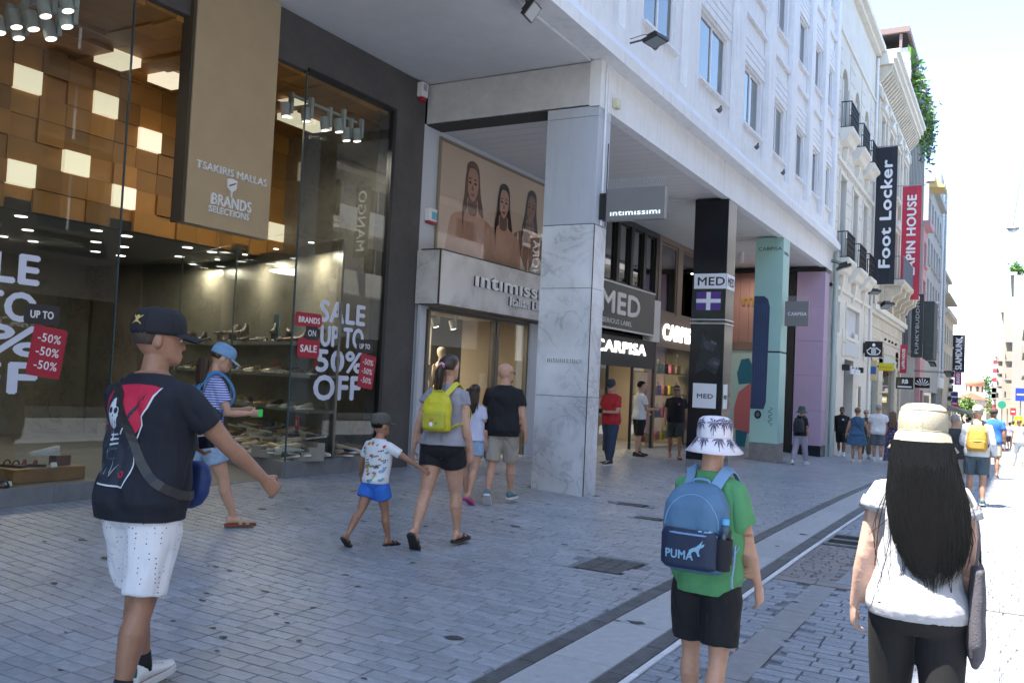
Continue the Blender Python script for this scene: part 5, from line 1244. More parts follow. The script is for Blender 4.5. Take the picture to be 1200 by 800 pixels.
for k in range(7): a0, a1 = R(12+k*24), R(23+k*24); b.add([(-4.61+.06*math.cos(a0),55.54,2.25+.06*math.sin(a0)),(-4.61+.38*math.cos(a0),55.54,2.25+.44*math.sin(a0)),(-4.61+.38*math.cos(a1),55.54,2.25+.44*math.sin(a1)),(-4.61+.06*math.cos(a1),55.54,2.25+.06*math.sin(a1))], [(0,1,2,3)])
b.build('sun_rays', white_print, t)
far_signs = [(-5.0,-4.35,90,.62,1.05,(.60,.10,.03),'orange'),(-5.05,-4.5,90.5,1.05,1.35,(.50,.04,.25),'pink'),(-5.4,-4.55,91,1.3,2.3,(.03,.04,.15),'navy'),(-5.35,-5.0,92,1.9,2.9,(.05,.05,.06),'black'),(-.0,.62,70,1.68,2.55,(.02,.06,.45),'blue'),(-.28,.05,68,.72,1.2,(.55,.03,.06),'red'),(-1.25,.2,80,1.05,1.5,(.60,.55,.25),'pale yellow'),(-.05,.45,66,.0,.7,(.65,.50,.03),'yellow')]
for x0, x1, y, z0, z1, c_, nm in far_signs:
    t = proj_sign('street_sign', '%s shop sign %s' % (nm, 'far down the left side of the street' if x0 < -2 else 'on the right side near the picture edge'), x0, x1, y, z0, z1, mat(nm.replace(' ', '_') + '_sign', c_, .5), .1, False)
    B().box(x0+.08, x1-.08, y-.06, y-.055, (z0+z1)/2-.05, (z0+z1)/2+.06).build('white_mark', white_print, t)
    B().cyl(((x0+x1)/2, y+.1, -1.6), ((x0+x1)/2, y+.1, z1), .03).build('post', grey_metal, t)
t = thing('street_sign', 'round green sign among the trees at the street end', 'sign', (-.85, 75, 1.2)); B().cyl((-.85,75,1.35),(-.85,75.1,1.35),.28,.28,20).build('green_disc', mat('green_disc', (.03,.30,.20), .5), t); B().cyl((-.85,75.15,-1.5),(-.85,75.15,1.3),.03).build('post', grey_metal, t)
# far awnings/parasol
t = thing('shop_awning', 'grey awning over the crowd on the left far side', 'awning', (-4.8, 88, .4)); B().prism([(XC,1.0),(XC+.2,1.0),(XC+2.2,.35),(XC+2.2,.25),(XC,.6)], lambda u, v, d: (u, d, v), 86, 91).build('awning_cloth', mat('grey_awning', (.30,.29,.27), .8), t)
for k in range(4): 
    t = thing('air_conditioner', 'grey air conditioner on the far left wall, %s one up' % ordn[k], 'air conditioner', (-5.0, 86+k, 1.6+k*.8)); B().box(-5.13, -4.8, 86+k, 86.8+k, 1.4+k*.75, 1.9+k*.75).build('casing', grey_metal, t); B().cyl((-4.95,85.99+k,1.65+k*.75),(-4.95,85.96+k,1.65+k*.75),.17,.17,14).build('fan_grille', black_metal, t)
# opposite side banners (seen in reflections)
banner('shop_banner', 'dark MANGO banner across the street', 5.2, 5.9, 26.5, 5.9, 8.6, mat('dark_grey_banner', (.07,.075,.08), .8), 'MANGO', white_print, .38, .85, .01, poles=False)
banner('shop_banner', 'black SEPHORA banner across the street', 5.2, 5.9, 40.5, 5.6, 8.9, bgm, 'SEPHORA', white_print, .4, .9, .01, poles=False)
# the black Foot Locker lettering over its door
t = thing('shop_lettering', 'small white Foot Locker lettering on a bar over the dark doorway', 'sign', (-5.0, 33, 2.4))
B().box(-5.14, -4.95, 32.3, 34.5, 2.44, 2.52).build('bar', black_metal, t); text('lettering', 'Foot Locker', white_print, t, (-4.94,32.35,2.30), UY, UZ, .26, bold=.04, ext=.02, width=2.1)
for y in (31.9, 35.0): B().box(-5.14, -4.9, y, y+.18, 2.4, 2.6).build('spotlight', black_metal, t)
# ============================================================ lamps, sirens, pigeons, hanging street lamp
def flood(label, c, d, s=1.0, arm=None):
    """flat floodlight facing d"""
    c = Vector(c); d = Vector(d).normalized(); u = d.cross(Vector((0,0,1))).normalized(); v = d.cross(u)
    t = thing('floodlight', label, 'floodlight', tuple(c))
    B().obox(c, u*.15*s, v*.12*s, d*.03*s).build('housing', black_metal, t, bevel=.006)
    B().obox(c-d*.055*s, u*.09*s, v*.07*s, d*.03*s).build('heat_sink', black_metal, t)
    B().obox(c+d*.031*s, u*.13*s, v*.10*s, d*.002*s).build('glass_front', mat('floodlight_glass', (.25,.28,.30), .1), t)
    if arm: B().tube([c-d*.05*s, Vector(arm)], .014*s, 6).build('bracket', bronze_dark, t); B().tube([c-d*.06*s+Vector((0,0,.03)), (Vector(arm)+c)/2+Vector((0,0,.1)), Vector(arm)+Vector((0,0,.06))], .006*s, 5).build('cable', black_metal, t)
    return t
flood('black floodlight on an arm over the marble pillar', (-4.62, 11.95, 6.55), (.25,-.05,-1), 1.05, (-4.95, 11.8, 6.5))
flood('black floodlight hanging under the near soffit', (-5.12, 9.15, 5.98), (.75,.1,-.6), .9, (-5.2, 9.15, 6.12))
flood('black floodlight at the end of the white building', (-4.75, 29.2, 5.55), (.3,.1,-1), 1.6, (-5.15, 29.3, 5.75))
flood('black floodlight below the carved balcony, left one', (-4.85, 37.0, 5.6), (.2,-.3,-1), 1.3, (-5.15, 37.1, 5.7))
flood('black floodlight below the carved balcony, right one', (-4.7, 39.4, 5.3), (.4,-.3,-1), 1.8, (-5.15, 39.4, 5.4))
flood('small floodlight under the FUNKYBUDDHA banner', (-3.85, 52, 3.4), (-.3,-.3,-.3), 1.3, (-4.2, 52, 3.6)); flood('small floodlight right of the FUNKYBUDDHA banner', (-3.3, 56, 3.0), (-.3,-.3,-.3), 1.6, (-5.1, 56, 3.1))
sir = thing('alarm_siren', 'white alarm siren with red lens at the top of the dark wall', 'alarm', (-8.05, 11.1, 5.95)); B().box(-8.099, -8.0, 11.0, 11.16, 5.85, 6.07).build('casing', alu_white, sir, bevel=.008); B().box(-8.09, -8.01, 11.02, 11.14, 5.79, 5.848).build('red_lens', red_print, sir, bevel=.01)
for k in range(4): B().box(-8.02, -7.997, 11.03, 11.12, 5.95+k*.025, 5.96+k*.025).build('vent_slot', black_metal, sir)
sir = thing('alarm_box', 'white alarm box with blue sticker beside the poster', 'alarm', (-8.08, 11.45, 4.1)); B().box(-8.099, -8.02, 11.37, 11.60, 4.0, 4.2).build('casing', alu_white, sir, bevel=.008); B().box(-8.019, -8.016, 11.45, 11.59, 4.03, 4.15).build('blue_sticker', mat('sky_blue_print', (.15,.45,.60), .5), sir); B().box(-8.095, -8.03, 11.38, 11.59, 3.96, 3.998).build('red_lens', red_print, sir)
cyl = thing('ceiling_spot', 'small white cylinder lamp under the arcade soffit by the mint pillar', 'lamp', (-6.9, 25.3, 5.4)); B().cyl((-6.9,25.3,5.5),(-6.9,25.3,5.2),.07).build('lamp_body', alu_white, cyl)
pg_m = mat('pigeon_grey', (.10,.11,.13), .7)
def pigeon(y, x, z, label, s=1.0, cat='pigeon'):
    t = thing('pigeon', label, 'pigeon', (x, y, z), 0, 'pigeons on the ledge')
    b = B(); b.ell((0,0,.07*s), .045*s, .10*s, .05*s, 10, 8, Matrix.Rotation(.5,3,'X')); b.ell((0,.07*s,.15*s), .024*s, .028*s, .028*s, 8, 6); b.tube([(0,.05*s,.09*s),(0,.07*s,.14*s)], [.03*s,.02*s], 8)
    b.prism([(-.02*s,-.06*s),(.02*s,-.06*s),(.025*s,-.17*s),(-.025*s,-.17*s)], lambda u, v, d: (u, v, d), .03*s, .045*s); b.build('plumage', pg_m, t, local=True, smooth=True)
    B().tube([(0,.09*s,.15*s),(0,.12*s,.145*s)], [.006*s,.001], 5).build('beak', black_metal, t, local=True); B().tube([(.012,.0,.03*s),(.012,0,0)], .004*s, 4).tube([(-.012,.0,.03*s),(-.012,0,0)], .004*s, 4).build('leg', mat('pigeon_leg', (.35,.08,.07), .6), t, local=True)
for k, y in enumerate((12.85, 16.3, 19.1, 21.6)): pigeon(y, -4.96, 6.75, 'small grey pigeon on the white ledge, %s one along' % ordn[k])
hl_ = thing('hanging_street_lamp', 'street lamp hanging on a wire against the sky at the right edge', 'street lamp', (-.39, 70, 13.4))
B().ell((-.39,70,13.5), .42, .28, .14, 14, 8).build('lamp_head', grey_metal, hl_, smooth=True); B().ell((-.39,70,13.36), .3, .2, .12, 12, 6).build('lamp_glass', alu_white, hl_, smooth=True)
B().tube([(-.39,70,13.6),(-.25,70,14.8),(.1,70,17.8),(.6,70,21)], .035, 5).build('wire', grey_metal, hl_); B().tube([(-.39,70,13.75),(-5.1,70,14.6)], .015, 4).build('wire', grey_metal, hl_); B().tube([(-.39,70,13.75),(6.5,64,15.6)], .015, 4).build('wire', grey_metal, hl_)
# ============================================================ PEOPLE
def rx(a): return Matrix.Rotation(a, 3, 'X')
def ry(a): return Matrix.Rotation(a, 3, 'Y')
def rzm(a): return Matrix.Rotation(a, 3, 'Z')
def sell(cx, cy, cz, w, d, n=20, p=2.3, M_=None):
    out = []
    for k in range(n):
        a = 2*math.pi*k/n; c, s = math.cos(a), math.sin(a)
        v = Vector((cx + w*math.copysign(abs(c)**(2/p), c), cy + d*math.copysign(abs(s)**(2/p), s), cz)); out.append(M_(v) if M_ else v)
    return out
def fused(name, b, vox, m, parent, smooth=3, fold=0, fscale=(8,8,5), label=None, local=True, seed=0):
    """fuse overlapping solids into one continuous surface, optionally with cloth folds"""
    me = b.mesh('tmp'); fix_normals(me); o = bpy.data.objects.new('tmp', me); COL.objects.link(o)
    r = o.modifiers.new('r', 'REMESH'); r.mode = 'VOXEL'; r.voxel_size = vox
    if smooth: s = o.modifiers.new('s', 'SMOOTH'); s.factor = .5; s.iterations = smooth
    dg = bpy.context.evaluated_depsgraph_get(); dg.update()
    me2 = bpy.data.meshes.new_from_object(o.evaluated_get(dg)); bpy.data.objects.remove(o); bpy.data.meshes.remove(me)
    if fold:
        ns = [v.normal.copy() for v in me2.vertices]; z_lo = min(v.co.z for v in me2.vertices); z_hi = max(v.co.z for v in me2.vertices)
        for v, n_ in zip(me2.vertices, ns):
            q = Vector((v.co.x*fscale[0]+seed*3.1, v.co.y*fscale[1], v.co.z*fscale[2]+v.co.x*3))
            h = abs(noise.noise(q))*1.9 - .12 + .35*noise.noise(q*2.7)
            v.co += n_*h*fold*min(1, max(.15, (v.co.z-z_lo)/.07))*(min(1, max(.25, (z_hi-v.co.z)/.16)))
    me2.shade_smooth(); me2.materials.clear(); me2.materials.append(m); me2.name = name
    o = link(name, me2, parent)
    if label: o['label'] = label
    return o
def tuck(P, g, lim=.035, gap=.004):
    """pull the skin back under a garment where it would show through"""
    bv = bvh_of(g); zlo = min(v.co.z for v in g.data.vertices); zhi = max(v.co.z for v in g.data.vertices); H = P.H
    for v in P.body.data.vertices:
        if not zlo+.01 < v.co.z < zhi-.012: continue
        loc, n_, i_, d_ = bv.find_nearest(v.co, lim)
        if loc is None: continue
        if abs(n_.z) > .8 and abs(v.co.x) < .05*H: continue
        skip = False
        for s in (-1, 1):
            d1 = P.arm[s][3]; t1 = (P.knees[s]-P.hips[s]).normalized()
            if abs(n_.dot(d1)) > .75 and (v.co-P.arm[s][1]).length < .16*H: skip = True
            if n_.dot(t1) > .75: skip = True
        if skip: continue
        sgn = (v.co-loc).dot(n_)
        if sgn > -gap: v.co = loc - n_*gap
def ribbon(b, pts, w, th, ups):
    """flat strap along pts; ups gives the outward normal at every point"""
    pts = [Vector(p) for p in pts]; rings = []
    for i, p in enumerate(pts):
        d = (pts[min(i+1, len(pts)-1)] - pts[max(i-1, 0)]).normalized(); n_ = Vector(ups[i] if isinstance(ups, list) else ups); n_ = (n_ - d*n_.dot(d)).normalized(); s = d.cross(n_)
        rings.append([p+s*w/2, p+s*w/2+n_*th, p-s*w/2+n_*th, p-s*w/2])
    return b.loft(rings)
def spline(pts, k=4):
    pts = [Vector(p) for p in pts]; out = []
    for i in range(len(pts)-1):
        p0, p1, p2, p3 = pts[max(i-1,0)], pts[i], pts[i+1], pts[min(i+2,len(pts)-1)]
        for j in range(k):
            t_ = j/k; out.append(.5*((2*p1)+(-p0+p2)*t_+(2*p0-5*p1+4*p2-p3)*t_**2+(-p0+3*p1-3*p2+p3)*t_**3))
    return out + [pts[-1]]
skins = {'tan': mat('skin_tan', (.31,.16,.10), .5, nz=(9,.13), bump=(90,.12), nz2=(40,.06)), 'light': mat('skin_light', (.50,.28,.19), .5, nz=(9,.13), bump=(90,.12), nz2=(40,.06)), 'brown': mat('skin_brown', (.22,.10,.055), .5, nz=(9,.13), bump=(90,.12), nz2=(40,.06)), 'fair': mat('skin_fair', (.55,.34,.26), .5, nz=(9,.12), bump=(90,.12), nz2=(40,.06))}
hair_black = mat('black_hair', (.003,.0022,.002), .40, nz=(30,.3), spec=.2); hair_brown = mat('dark_brown_hair', (.035,.018,.010), .4, nz=(30,.3)); hair_stub = mat('cropped_hair', (.06,.04,.032), .85, nz=(60,.4)); hair_grey = mat('grey_hair', (.30,.28,.26), .6, nz=(30,.2)); hair_fair = mat('brown_hair', (.16,.085,.04), .5, nz=(30,.3))
eye_w = mat('eye_white', (.7,.68,.65), .2); lip_m = mat('lip', (.35,.12,.10), .5)
TORSO = {'m': [(.450,.060,.050,-.004),(.480,.090,.064,-.010),(.520,.100,.070,-.014),(.56,.093,.064,-.008),(.61,.086,.058,.002),(.67,.092,.062,.004),(.73,.104,.067,.002),(.775,.110,.062,-.002),(.805,.100,.050,-.006),(.828,.068,.042,-.010),(.848,.038,.038,-.010)],
         'f': [(.450,.064,.052,-.004),(.480,.098,.070,-.014),(.520,.104,.074,-.018),(.56,.092,.062,-.010),(.62,.074,.052,.000),(.67,.080,.056,.006),(.73,.090,.068,.010),(.775,.094,.056,.002),(.803,.086,.044,-.005),(.826,.056,.036,-.010),(.846,.032,.032,-.010)]}
HEADR = [(0,.13,.33,.02),(.05,.19,.40,-.06),(.14,.255,.42,-.22),(.26,.29,.405,-.36),(.38,.315,.40,-.44),(.50,.33,.385,-.485),(.60,.345,.395,-.50),(.72,.345,.385,-.495),(.83,.31,.325,-.45),(.92,.235,.215,-.36),(.975,.13,.09,-.23),(1,.05,.0,-.14)]
class Person: pass
def make_person(pos, heading, H, sex='m', skin='tan', girth=1.0, pose=None, head=(0,0), vox=.009, lean=0, label='', hair=None, group=None, face=True, lod=False):
    P = Person(); P.H = H; P.sex = sex; P.g = girth; pose = pose or {}
    x, y = pos; P.empty = thing('person', label, 'person', (x, y, zg(x, y)+.004), R(heading-90), group)
    sm = -1
    def G(k, d=0): return R(pose.get(k, d))
    P.hipz = .515
    hips, knees, ankles, feet = {}, {}, {}, {}
    for s, k in ((-1,'L'),(1,'R')):
        hp = Vector((s*.050*(1.04 if sex == 'f' else 1), -.006, .500)); a = G(k+'th'); kn = G(k+'kn'); o_ = G(k+'out', 2)
        d1 = Vector((s*math.sin(o_), math.sin(a), -math.cos(a))).normalized(); d2 = Vector((s*math.sin(o_)*.3, math.sin(a-kn), -math.cos(a-kn))).normalized()
        kp = hp + d1*.232; ap = kp + d2*.228; hips[s], knees[s], ankles[s] = hp, kp, ap
        fp = G(k+'ft'); turn = R(pose.get(k+'turn', 8))*-s
        fd = rzm(turn) @ Vector((0, math.cos(fp), -math.sin(fp))); fu = rzm(turn) @ Vector((0, math.sin(fp), math.cos(fp)))
        feet[s] = (fd, fu)
    def low(s):
        fd, fu = feet[s]; return min((ankles[s]-fd*.035-fu*.042).z, (ankles[s]+fd*.085-fu*.042).z)
    shift = -min(low(-1), low(1)); P.shift = shift
    for D in (hips, knees, ankles):
        for s in D: D[s] = (D[s]+Vector((0,0,shift)))*H
    L_ = rx(-R(lean)); piv = Vector((0,0,.5))
    def up(v):                                                   # body fraction -> local metres with lean
        v = Vector(v); q = v-piv
        if q.z > 0: q = L_ @ q
        return (q+piv+Vector((0,0,shift)))*H
    P.up = up; P.hips, P.knees, P.ankles, P.feet = hips, knees, ankles, feet
    b = B(); T = TORSO[sex]; P.T = T
    b.loft([sell(0, yo, z, w*girth, d*girth, M_=up) for z, w, d, yo in T])
    b.tube([up((0,-.012,.80)), up((0,-.006,.845)), up((0,.004,.90))], [.040*H*girth, .034*H*(1 if sex == 'm' else .86), .034*H*(1 if sex == 'm' else .86)], 14)
    hh = .135*H if H > 1.3 else .165*H; P.hh = hh
    hb_ = up((0,.006,.868)); hm = rzm(R(head[0])) @ rx(R(head[1])); P.hb = hb_; P.hm = hm
    def hp_(v): return hb_ + hm @ (Vector(v)*hh)
    P.hp = hp_
    rings = []
    for z, w, f, bk in HEADR:
        rings.append([hp_((w*math.cos(2*math.pi*k/20), (f+bk)/2 + (f-bk)/2*math.sin(2*math.pi*k/20), z)) for k in range(20)])
    b.loft(rings)
    if not lod:
        b.loft([[hp_((x_, y_, z_)) for x_, y_ in ((-w,.34),(w,.34),(w*.6,t_),(-w*.6,t_))] for z_, w, t_ in ((.30,.055,.42),(.34,.07,.485),(.40,.06,.47),(.50,.04,.43),(.56,.035,.40))])
        for s in (-1, 1):
            q = B(); c = hp_((s*.345,-.05,.45)); b.ell(c, .03*hh, .085*hh, .14*hh, 10, 8, hm @ rzm(R(-20*s)))
            b.ell(hp_((s*.12,.36,.57)), .10*hh, .05*hh, .03*hh, 8, 6, hm)
        b.ell(hp_((0,.40,.215)), .10*hh, .035*hh, .028*hh, 8, 6, hm); b.ell(hp_((0,.40,.165)), .085*hh, .035*hh, .03*hh, 8, 6, hm)
    # arms
    sh_x = (.104 if sex == 'm' else .088)*girth; P.arm = {}
    for s, k in ((-1,'L'),(1,'R')):
        S = up((s*sh_x, -.006, .792)); a, o_, e = G(k+'sw'), G(k+'ao', 8), G(k+'el', 15); inw = G(k+'in', 0)
        d1 = Vector((s*math.sin(o_)*1.0, math.sin(a), -math.cos(a))).normalized()
        E_ = S + d1*.172*H
        d2 = Vector((s*math.sin(o_)*.7, math.sin(a+e), -math.cos(a+e))); d2 = (rzm(s*inw) @ d2).normalized()
        W = E_ + d2*.145*H
        gg_ = (1 if sex == 'm' else .86)*(.5+.5*girth)
        b.tube([up((s*sh_x*.6,-.004,.80)), S, S+d1*.06*H, S+d1*.12*H, E_, E_+d2*.04*H, E_+d2*.09*H, W], [.034*H*gg_,.036*H*gg_,.031*H*gg_,.0265*H*gg_,.0225*H*gg_,.0235*H*gg_,.019*H*gg_,.0145*H*gg_], 14)
        P.arm[s] = (S, E_, W, d1, d2)
        # hand
        pn = (Vector((-s, 0, 0)) + Vector((0, .25, 0))); pn = (pn - d2*pn.dot(d2)).normalized()
        if pose.get(k+'palm'): pn = Vector(pose[k+'palm']); pn = (pn - d2*pn.dot(d2)).normalized()
        w_ = d2.cross(pn).normalized();
        if w_.dot(Vector((0,1,0))) * 1 < 0 and not pose.get(k+'palm'): w_ = -w_
        hs = H*(1.0 if sex == 'm' else .92)
        hd = (d2 + pn*.12).normalized()
        pr = []
        for t_, hw, ht in ((-.01,.012,.011),(.008,.018,.011),(.03,.0225,.0105),(.05,.0225,.009),(.058,.020,.007)):
            c = W + hd*t_*hs; pr.append([c + w_*math.cos(2*math.pi*q/12)*hw*hs + pn*math.sin(2*math.pi*q/12)*ht*hs for q in range(12)])
        b.loft(pr)
        cu = R(pose.get(k+'curl', 24))
        if lod: b.ell(W+hd*.075*hs, .02*hs, .02*hs, .028*hs, 8, 6)
        else:
            for fi, (off, ln) in enumerate(((.0175,.040),(.006,.045),(-.0055,.042),(-.0165,.034))):
                p = W + hd*.052*hs + w_*off*hs; dd = hd.copy(); pts = [p - hd*.012*hs, p]; rr__ = [.0052*hs, .0052*hs]
                for j, fr_ in enumerate((.45,.32,.23)):
                    ax = w_; dd = (Matrix.Rotation(cu*(1+.12*fi) * (1 if (dd.cross(pn)).dot(w_) > 0 else -1), 3, w_) @ dd).normalized() if False else (dd*math.cos(cu*(1+.1*fi)) + (pn - dd*pn.dot(dd)).normalized()*math.sin(cu*(1+.1*fi))).normalized()
                    p = p + dd*ln*fr_*hs; pts.append(p); rr__.append((.0052-.0006*(j+1))*hs)
                b.tube(pts, rr__, 8)
            p = W + hd*.012*hs + w_*.014*hs; td = (hd*.75 + w_*.65 + pn*.35).normalized()
            b.tube([p, p+td*.022*hs, p+td*.022*hs+(td+pn*.4).normalized()*.018*hs, p+td*.022*hs+(hd+pn*.5).normalized()*.034*hs], [.0085*hs,.0072*hs,.006*hs,.0045*hs], 8)
        P.arm[s] += (hd, pn, w_, hs)
    for s in (-1, 1):
        h_, k_, a_ = hips[s], knees[s], ankles[s]; fd, fu = feet[s]; gl = .6+.4*girth; f_ = 1.04 if sex == 'f' else 1
        d1 = (k_-h_).normalized(); d2 = (a_-k_).normalized()
        back = Vector((0,-1,0)); back = (back-d2*back.dot(d2)).normalized()
        b.tube([h_+Vector((0,0,.03*H)), h_-Vector((0,0,.02*H)), h_+d1*.09*H, h_+d1*.17*H, k_, k_+d2*.03*H+back*.003*H, k_+d2*.075*H+back*.009*H, k_+d2*.13*H+back*.005*H, k_+d2*.19*H, a_], [.052*H*gl*f_,.055*H*gl*f_,.050*H*gl*f_,.041*H*gl*f_,.0315*H*gl,.030*H*gl,.0335*H*gl,.028*H*gl,.0205*H,.0185*H], 16)
        # bare foot
        c0 = a_; rings = []
        for t_, w, h0, h1 in ((-.038,.012,-.036,-.010),(-.030,.018,-.040,.005),(-.01,.019,-.040,.012),(.02,.020,-.040,.000),(.055,.024,-.040,-.016),(.085,.025,-.040,-.024),(.105,.018,-.040,-.029),(.115,.008,-.038,-.031)):
            sd = fd.cross(fu); c = c0 + fd*t_*H
            rings.append([c + sd*w*H*math.cos(2*math.pi*q/12) + fu*H*((h0+h1)/2 + (h1-h0)/2*math.sin(2*math.pi*q/12)) for q in range(12)])
        b.loft(rings)
    P.body = fused('body', b, vox, skins[skin], P.empty, smooth=2)
    if not lod and face:
        for s in (-1, 1):
            e = B(); e.ell(hp_((s*.125,.375,.50)), .05*hh, .03*hh, .028*hh, 8, 6, hm); eo = e.build('eye', eye_w, P.empty, local=True, smooth=True)
            e = B(); e.ell(hp_((s*.125,.398,.50)), .022*hh, .012*hh, .022*hh, 8, 6, hm); e.build('iris', hair_black, eo, local=True, smooth=True)
            e = B(); e.tube([hp_((s*.05,.405,.585)), hp_((s*.12,.405,.605)), hp_((s*.2,.36,.585))], [.012*hh,.016*hh,.008*hh], 6); e.build('eyebrow', hair_black, P.empty, local=True)
        B().ell(hp_((0,.425,.195)), .085*hh, .02*hh, .022*hh, 10, 6, hm).build('lips', lip_m, P.empty, local=True, smooth=True)
    return P
def torso_at(P, z):
    T = P.T
    for a, c in zip(T, T[1:]):
        if a[0] <= z <= c[0]:
            t_ = (z-a[0])/(c[0]-a[0]); return [a[i]+(c[i]-a[i])*t_ for i in range(1, 4)]
    return list((T[0] if z < T[0][0] else T[-1])[1:])
def shirt(P, m, hem=.50, sleeve=.55, loose=.010, name='shirt', vox=.008, fold=.010, neck=.846, sl_loose=.010, label=None, flare=0, cap=False):
    b = B(); up = P.up; g = P.g; rings = []
    n = 16; top = .832 if neck > .84 else neck
    ref = torso_at(P, .75)
    for i in range(n+1):
        z = hem + (top-hem)*i/n; w, d, yo = torso_at(P, max(z, .49)); lo = loose*(1.25 - .9*max(0, (z-.62)/.22)) + flare*max(0, (.62-z))
        if z < .72: w = max(w, ref[0]*(.90 if loose > .006 else .0)); d = max(d, ref[1]*(.86 if loose > .006 else 0))
        rings.append(sell(0, yo, z, w*g+lo, d*g+lo, 22, 2.3, up))
    w, d, yo = torso_at(P, .846); rings.append(sell(0, yo, .843, w*g+.010, d*g+.010, 22, 2, up))
    b.loft(rings)
    for s in (-1, 1):
        S, E_, W, d1, d2 = P.arm[s][:5]; H = P.H; L = .172*H*min(sleeve, 1); gg_ = (1 if P.sex == 'm' else .86)*(.5+.5*g)
        if sleeve > 0:
            pts = [up((s*.05,-.006,.80)), S-Vector((0,0,.006*H)), S+d1*L*.5-Vector((s*.002*H,0,0)), S+d1*L]; rad = [(.034)*H*gg_, .036*H*gg_+.002*H, .031*H*gg_+sl_loose*H*.6, .028*H*gg_+sl_loose*H*.9]
            if sleeve > 1: pts += [E_, E_+d2*.145*H*(sleeve-1)*.5, E_+d2*.145*H*(sleeve-1)]; rad = rad[:3]+[.029*H*gg_+sl_loose*H*.5]+[.024*H*gg_+sl_loose*H, .022*H+sl_loose*H*.7, .018*H+sl_loose*H*.6]; 
            b.tube(pts, rad, 18)
    o = fused(name, b, vox, m, P.empty, smooth=2, fold=fold, label=label, seed=P.H); P.shirt = o; tuck(P, o); return o
def bottoms(P, m, length=.8, loose=.012, name='shorts', vox=.009, fold=.009, waist=.55, label=None, tight=False):
    b = B(); up = P.up; H = P.H; g = P.g; rings = []
    for z in (.455,.475,.50,.525,(.525+waist)/2,waist):
        w, d, yo = torso_at(P, z); rings.append(sell(0, yo, z, w*g+(.011 if tight else .004)+loose*.3, d*g+(.011 if tight else .004)+loose*.3, 22, 2.3, up))
    b.loft(rings)
    gl = .6+.4*g; f_ = 1.04 if P.sex == 'f' else 1
    for s in (-1, 1):
        h_, k_, a_ = P.hips[s], P.knees[s], P.ankles[s]; d1 = (k_-h_).normalized(); d2 = (a_-k_).normalized()
        Lt = (k_-h_).length; Ls = (a_-k_).length
        r = lambda t_: (.056*f_*gl*(1-t_)+.034*gl*t_)*H
        pts = [h_+Vector((0,0,.035*H)), h_]; rad = [r(0)*.98+.004*H, r(0)+.005*H]
        T1 = min(length, 1)
        for q in (.25,.5,.75,1): t_ = T1*q; pts.append(h_+d1*Lt*t_); rad.append(r(t_)+loose*H*(.5+.5*q) + (0 if tight else .004*H))
        if length > 1:
            rs = [.036,.037,.031,.0235,.021]
            for q in range(1, 5): t_ = (length-1)*q/4; i = min(int(t_*4), 3); rr_ = rs[i]+(rs[i+1]-rs[i])*(t_*4-i); pts.append(k_+d2*Ls*t_); rad.append((rr_+loose)*H)
        b.tube(pts, rad, 20)
    o = fused(name, b, vox, m, P.empty, smooth=2, fold=fold, fscale=(9,9,5), label=label, seed=P.H+1); P.bot = o; tuck(P, o); return o
def skirt(P, m, z0, z1=.6, flare=.03, name='dress', vox=.012, fold=.014):
    b = B(); rings = []
    for i in range(10):
        z = z0+(z1-z0)*i/9; w, d, yo = torso_at(P, max(z, .5)); k = max(0, (.55-z))*flare*4
        rings.append(sell(0, 0, z, max(w, .09)*P.g+.01+k, max(d, .06)*P.g+.012+k, 24, 2, P.up))
    b.loft(rings); return fused(name, b, vox, m, P.empty, smooth=1, fold=fold, fscale=(14,14,1.5))
def sneaker(P, s, up_m, sole_m, sock=None, name='shoe', accent=None):
    a = P.ankles[s]; fd, fu = P.feet[s]; H = P.H; sd = fd.cross(fu); b = B(); rings = []
    prof = ((-.046,.014,-.034,.006),(-.040,.021,-.034,.016),(-.015,.0235,-.034,.018),(.010,.0245,-.034,.012),(.045,.027,-.034,-.006),(.080,.029,-.034,-.014),(.108,.024,-.034,-.018),(.124,.010,-.032,-.022))
    for t_, w, h0, h1 in prof:
        c = a+fd*t_*H; rings.append([c + sd*w*H*math.cos(2*math.pi*q/14) + fu*H*((h0+h1)/2 + (h1-h0)/2*math.sin(2*math.pi*q/14)) for q in range(14)])
    b.loft(rings); sh_ = b.build(name, up_m, P.empty, local=True, smooth=True)
    b = B(); rings = []
    for t_, w, h0, h1 in prof:
        c = a+fd*t_*H; w *= 1.1; rings.append([c+sd*w*H+fu*H*-.046, c+sd*w*H+fu*H*-.030, c-sd*w*H+fu*H*-.030, c-sd*w*H+fu*H*-.046])
    b.loft(rings).build('sole', sole_m, sh_, local=True)
    b = B()
    for k in range(4): c = a+fd*(.02+.017*k)*H+fu*(.006-.0055*k)*H; b.tube([c+sd*.014*H, c+fu*.003*H, c-sd*.014*H], .0022*H, 5)
    b.build('laces', white_print, sh_, local=True)
    if accent: B().obox(a-fd*.047*H+fu*.004*H, sd*.014*H, fd*.004*H, fu*.012*H).build('heel_patch', accent, sh_, local=True)
    if sock: B().tube([a-fu*.01*H, a+(P.knees[s]-a).normalized()*.045*H], [.024*H,.0225*H], 14).build('sock', sock, P.empty, local=True, smooth=True)
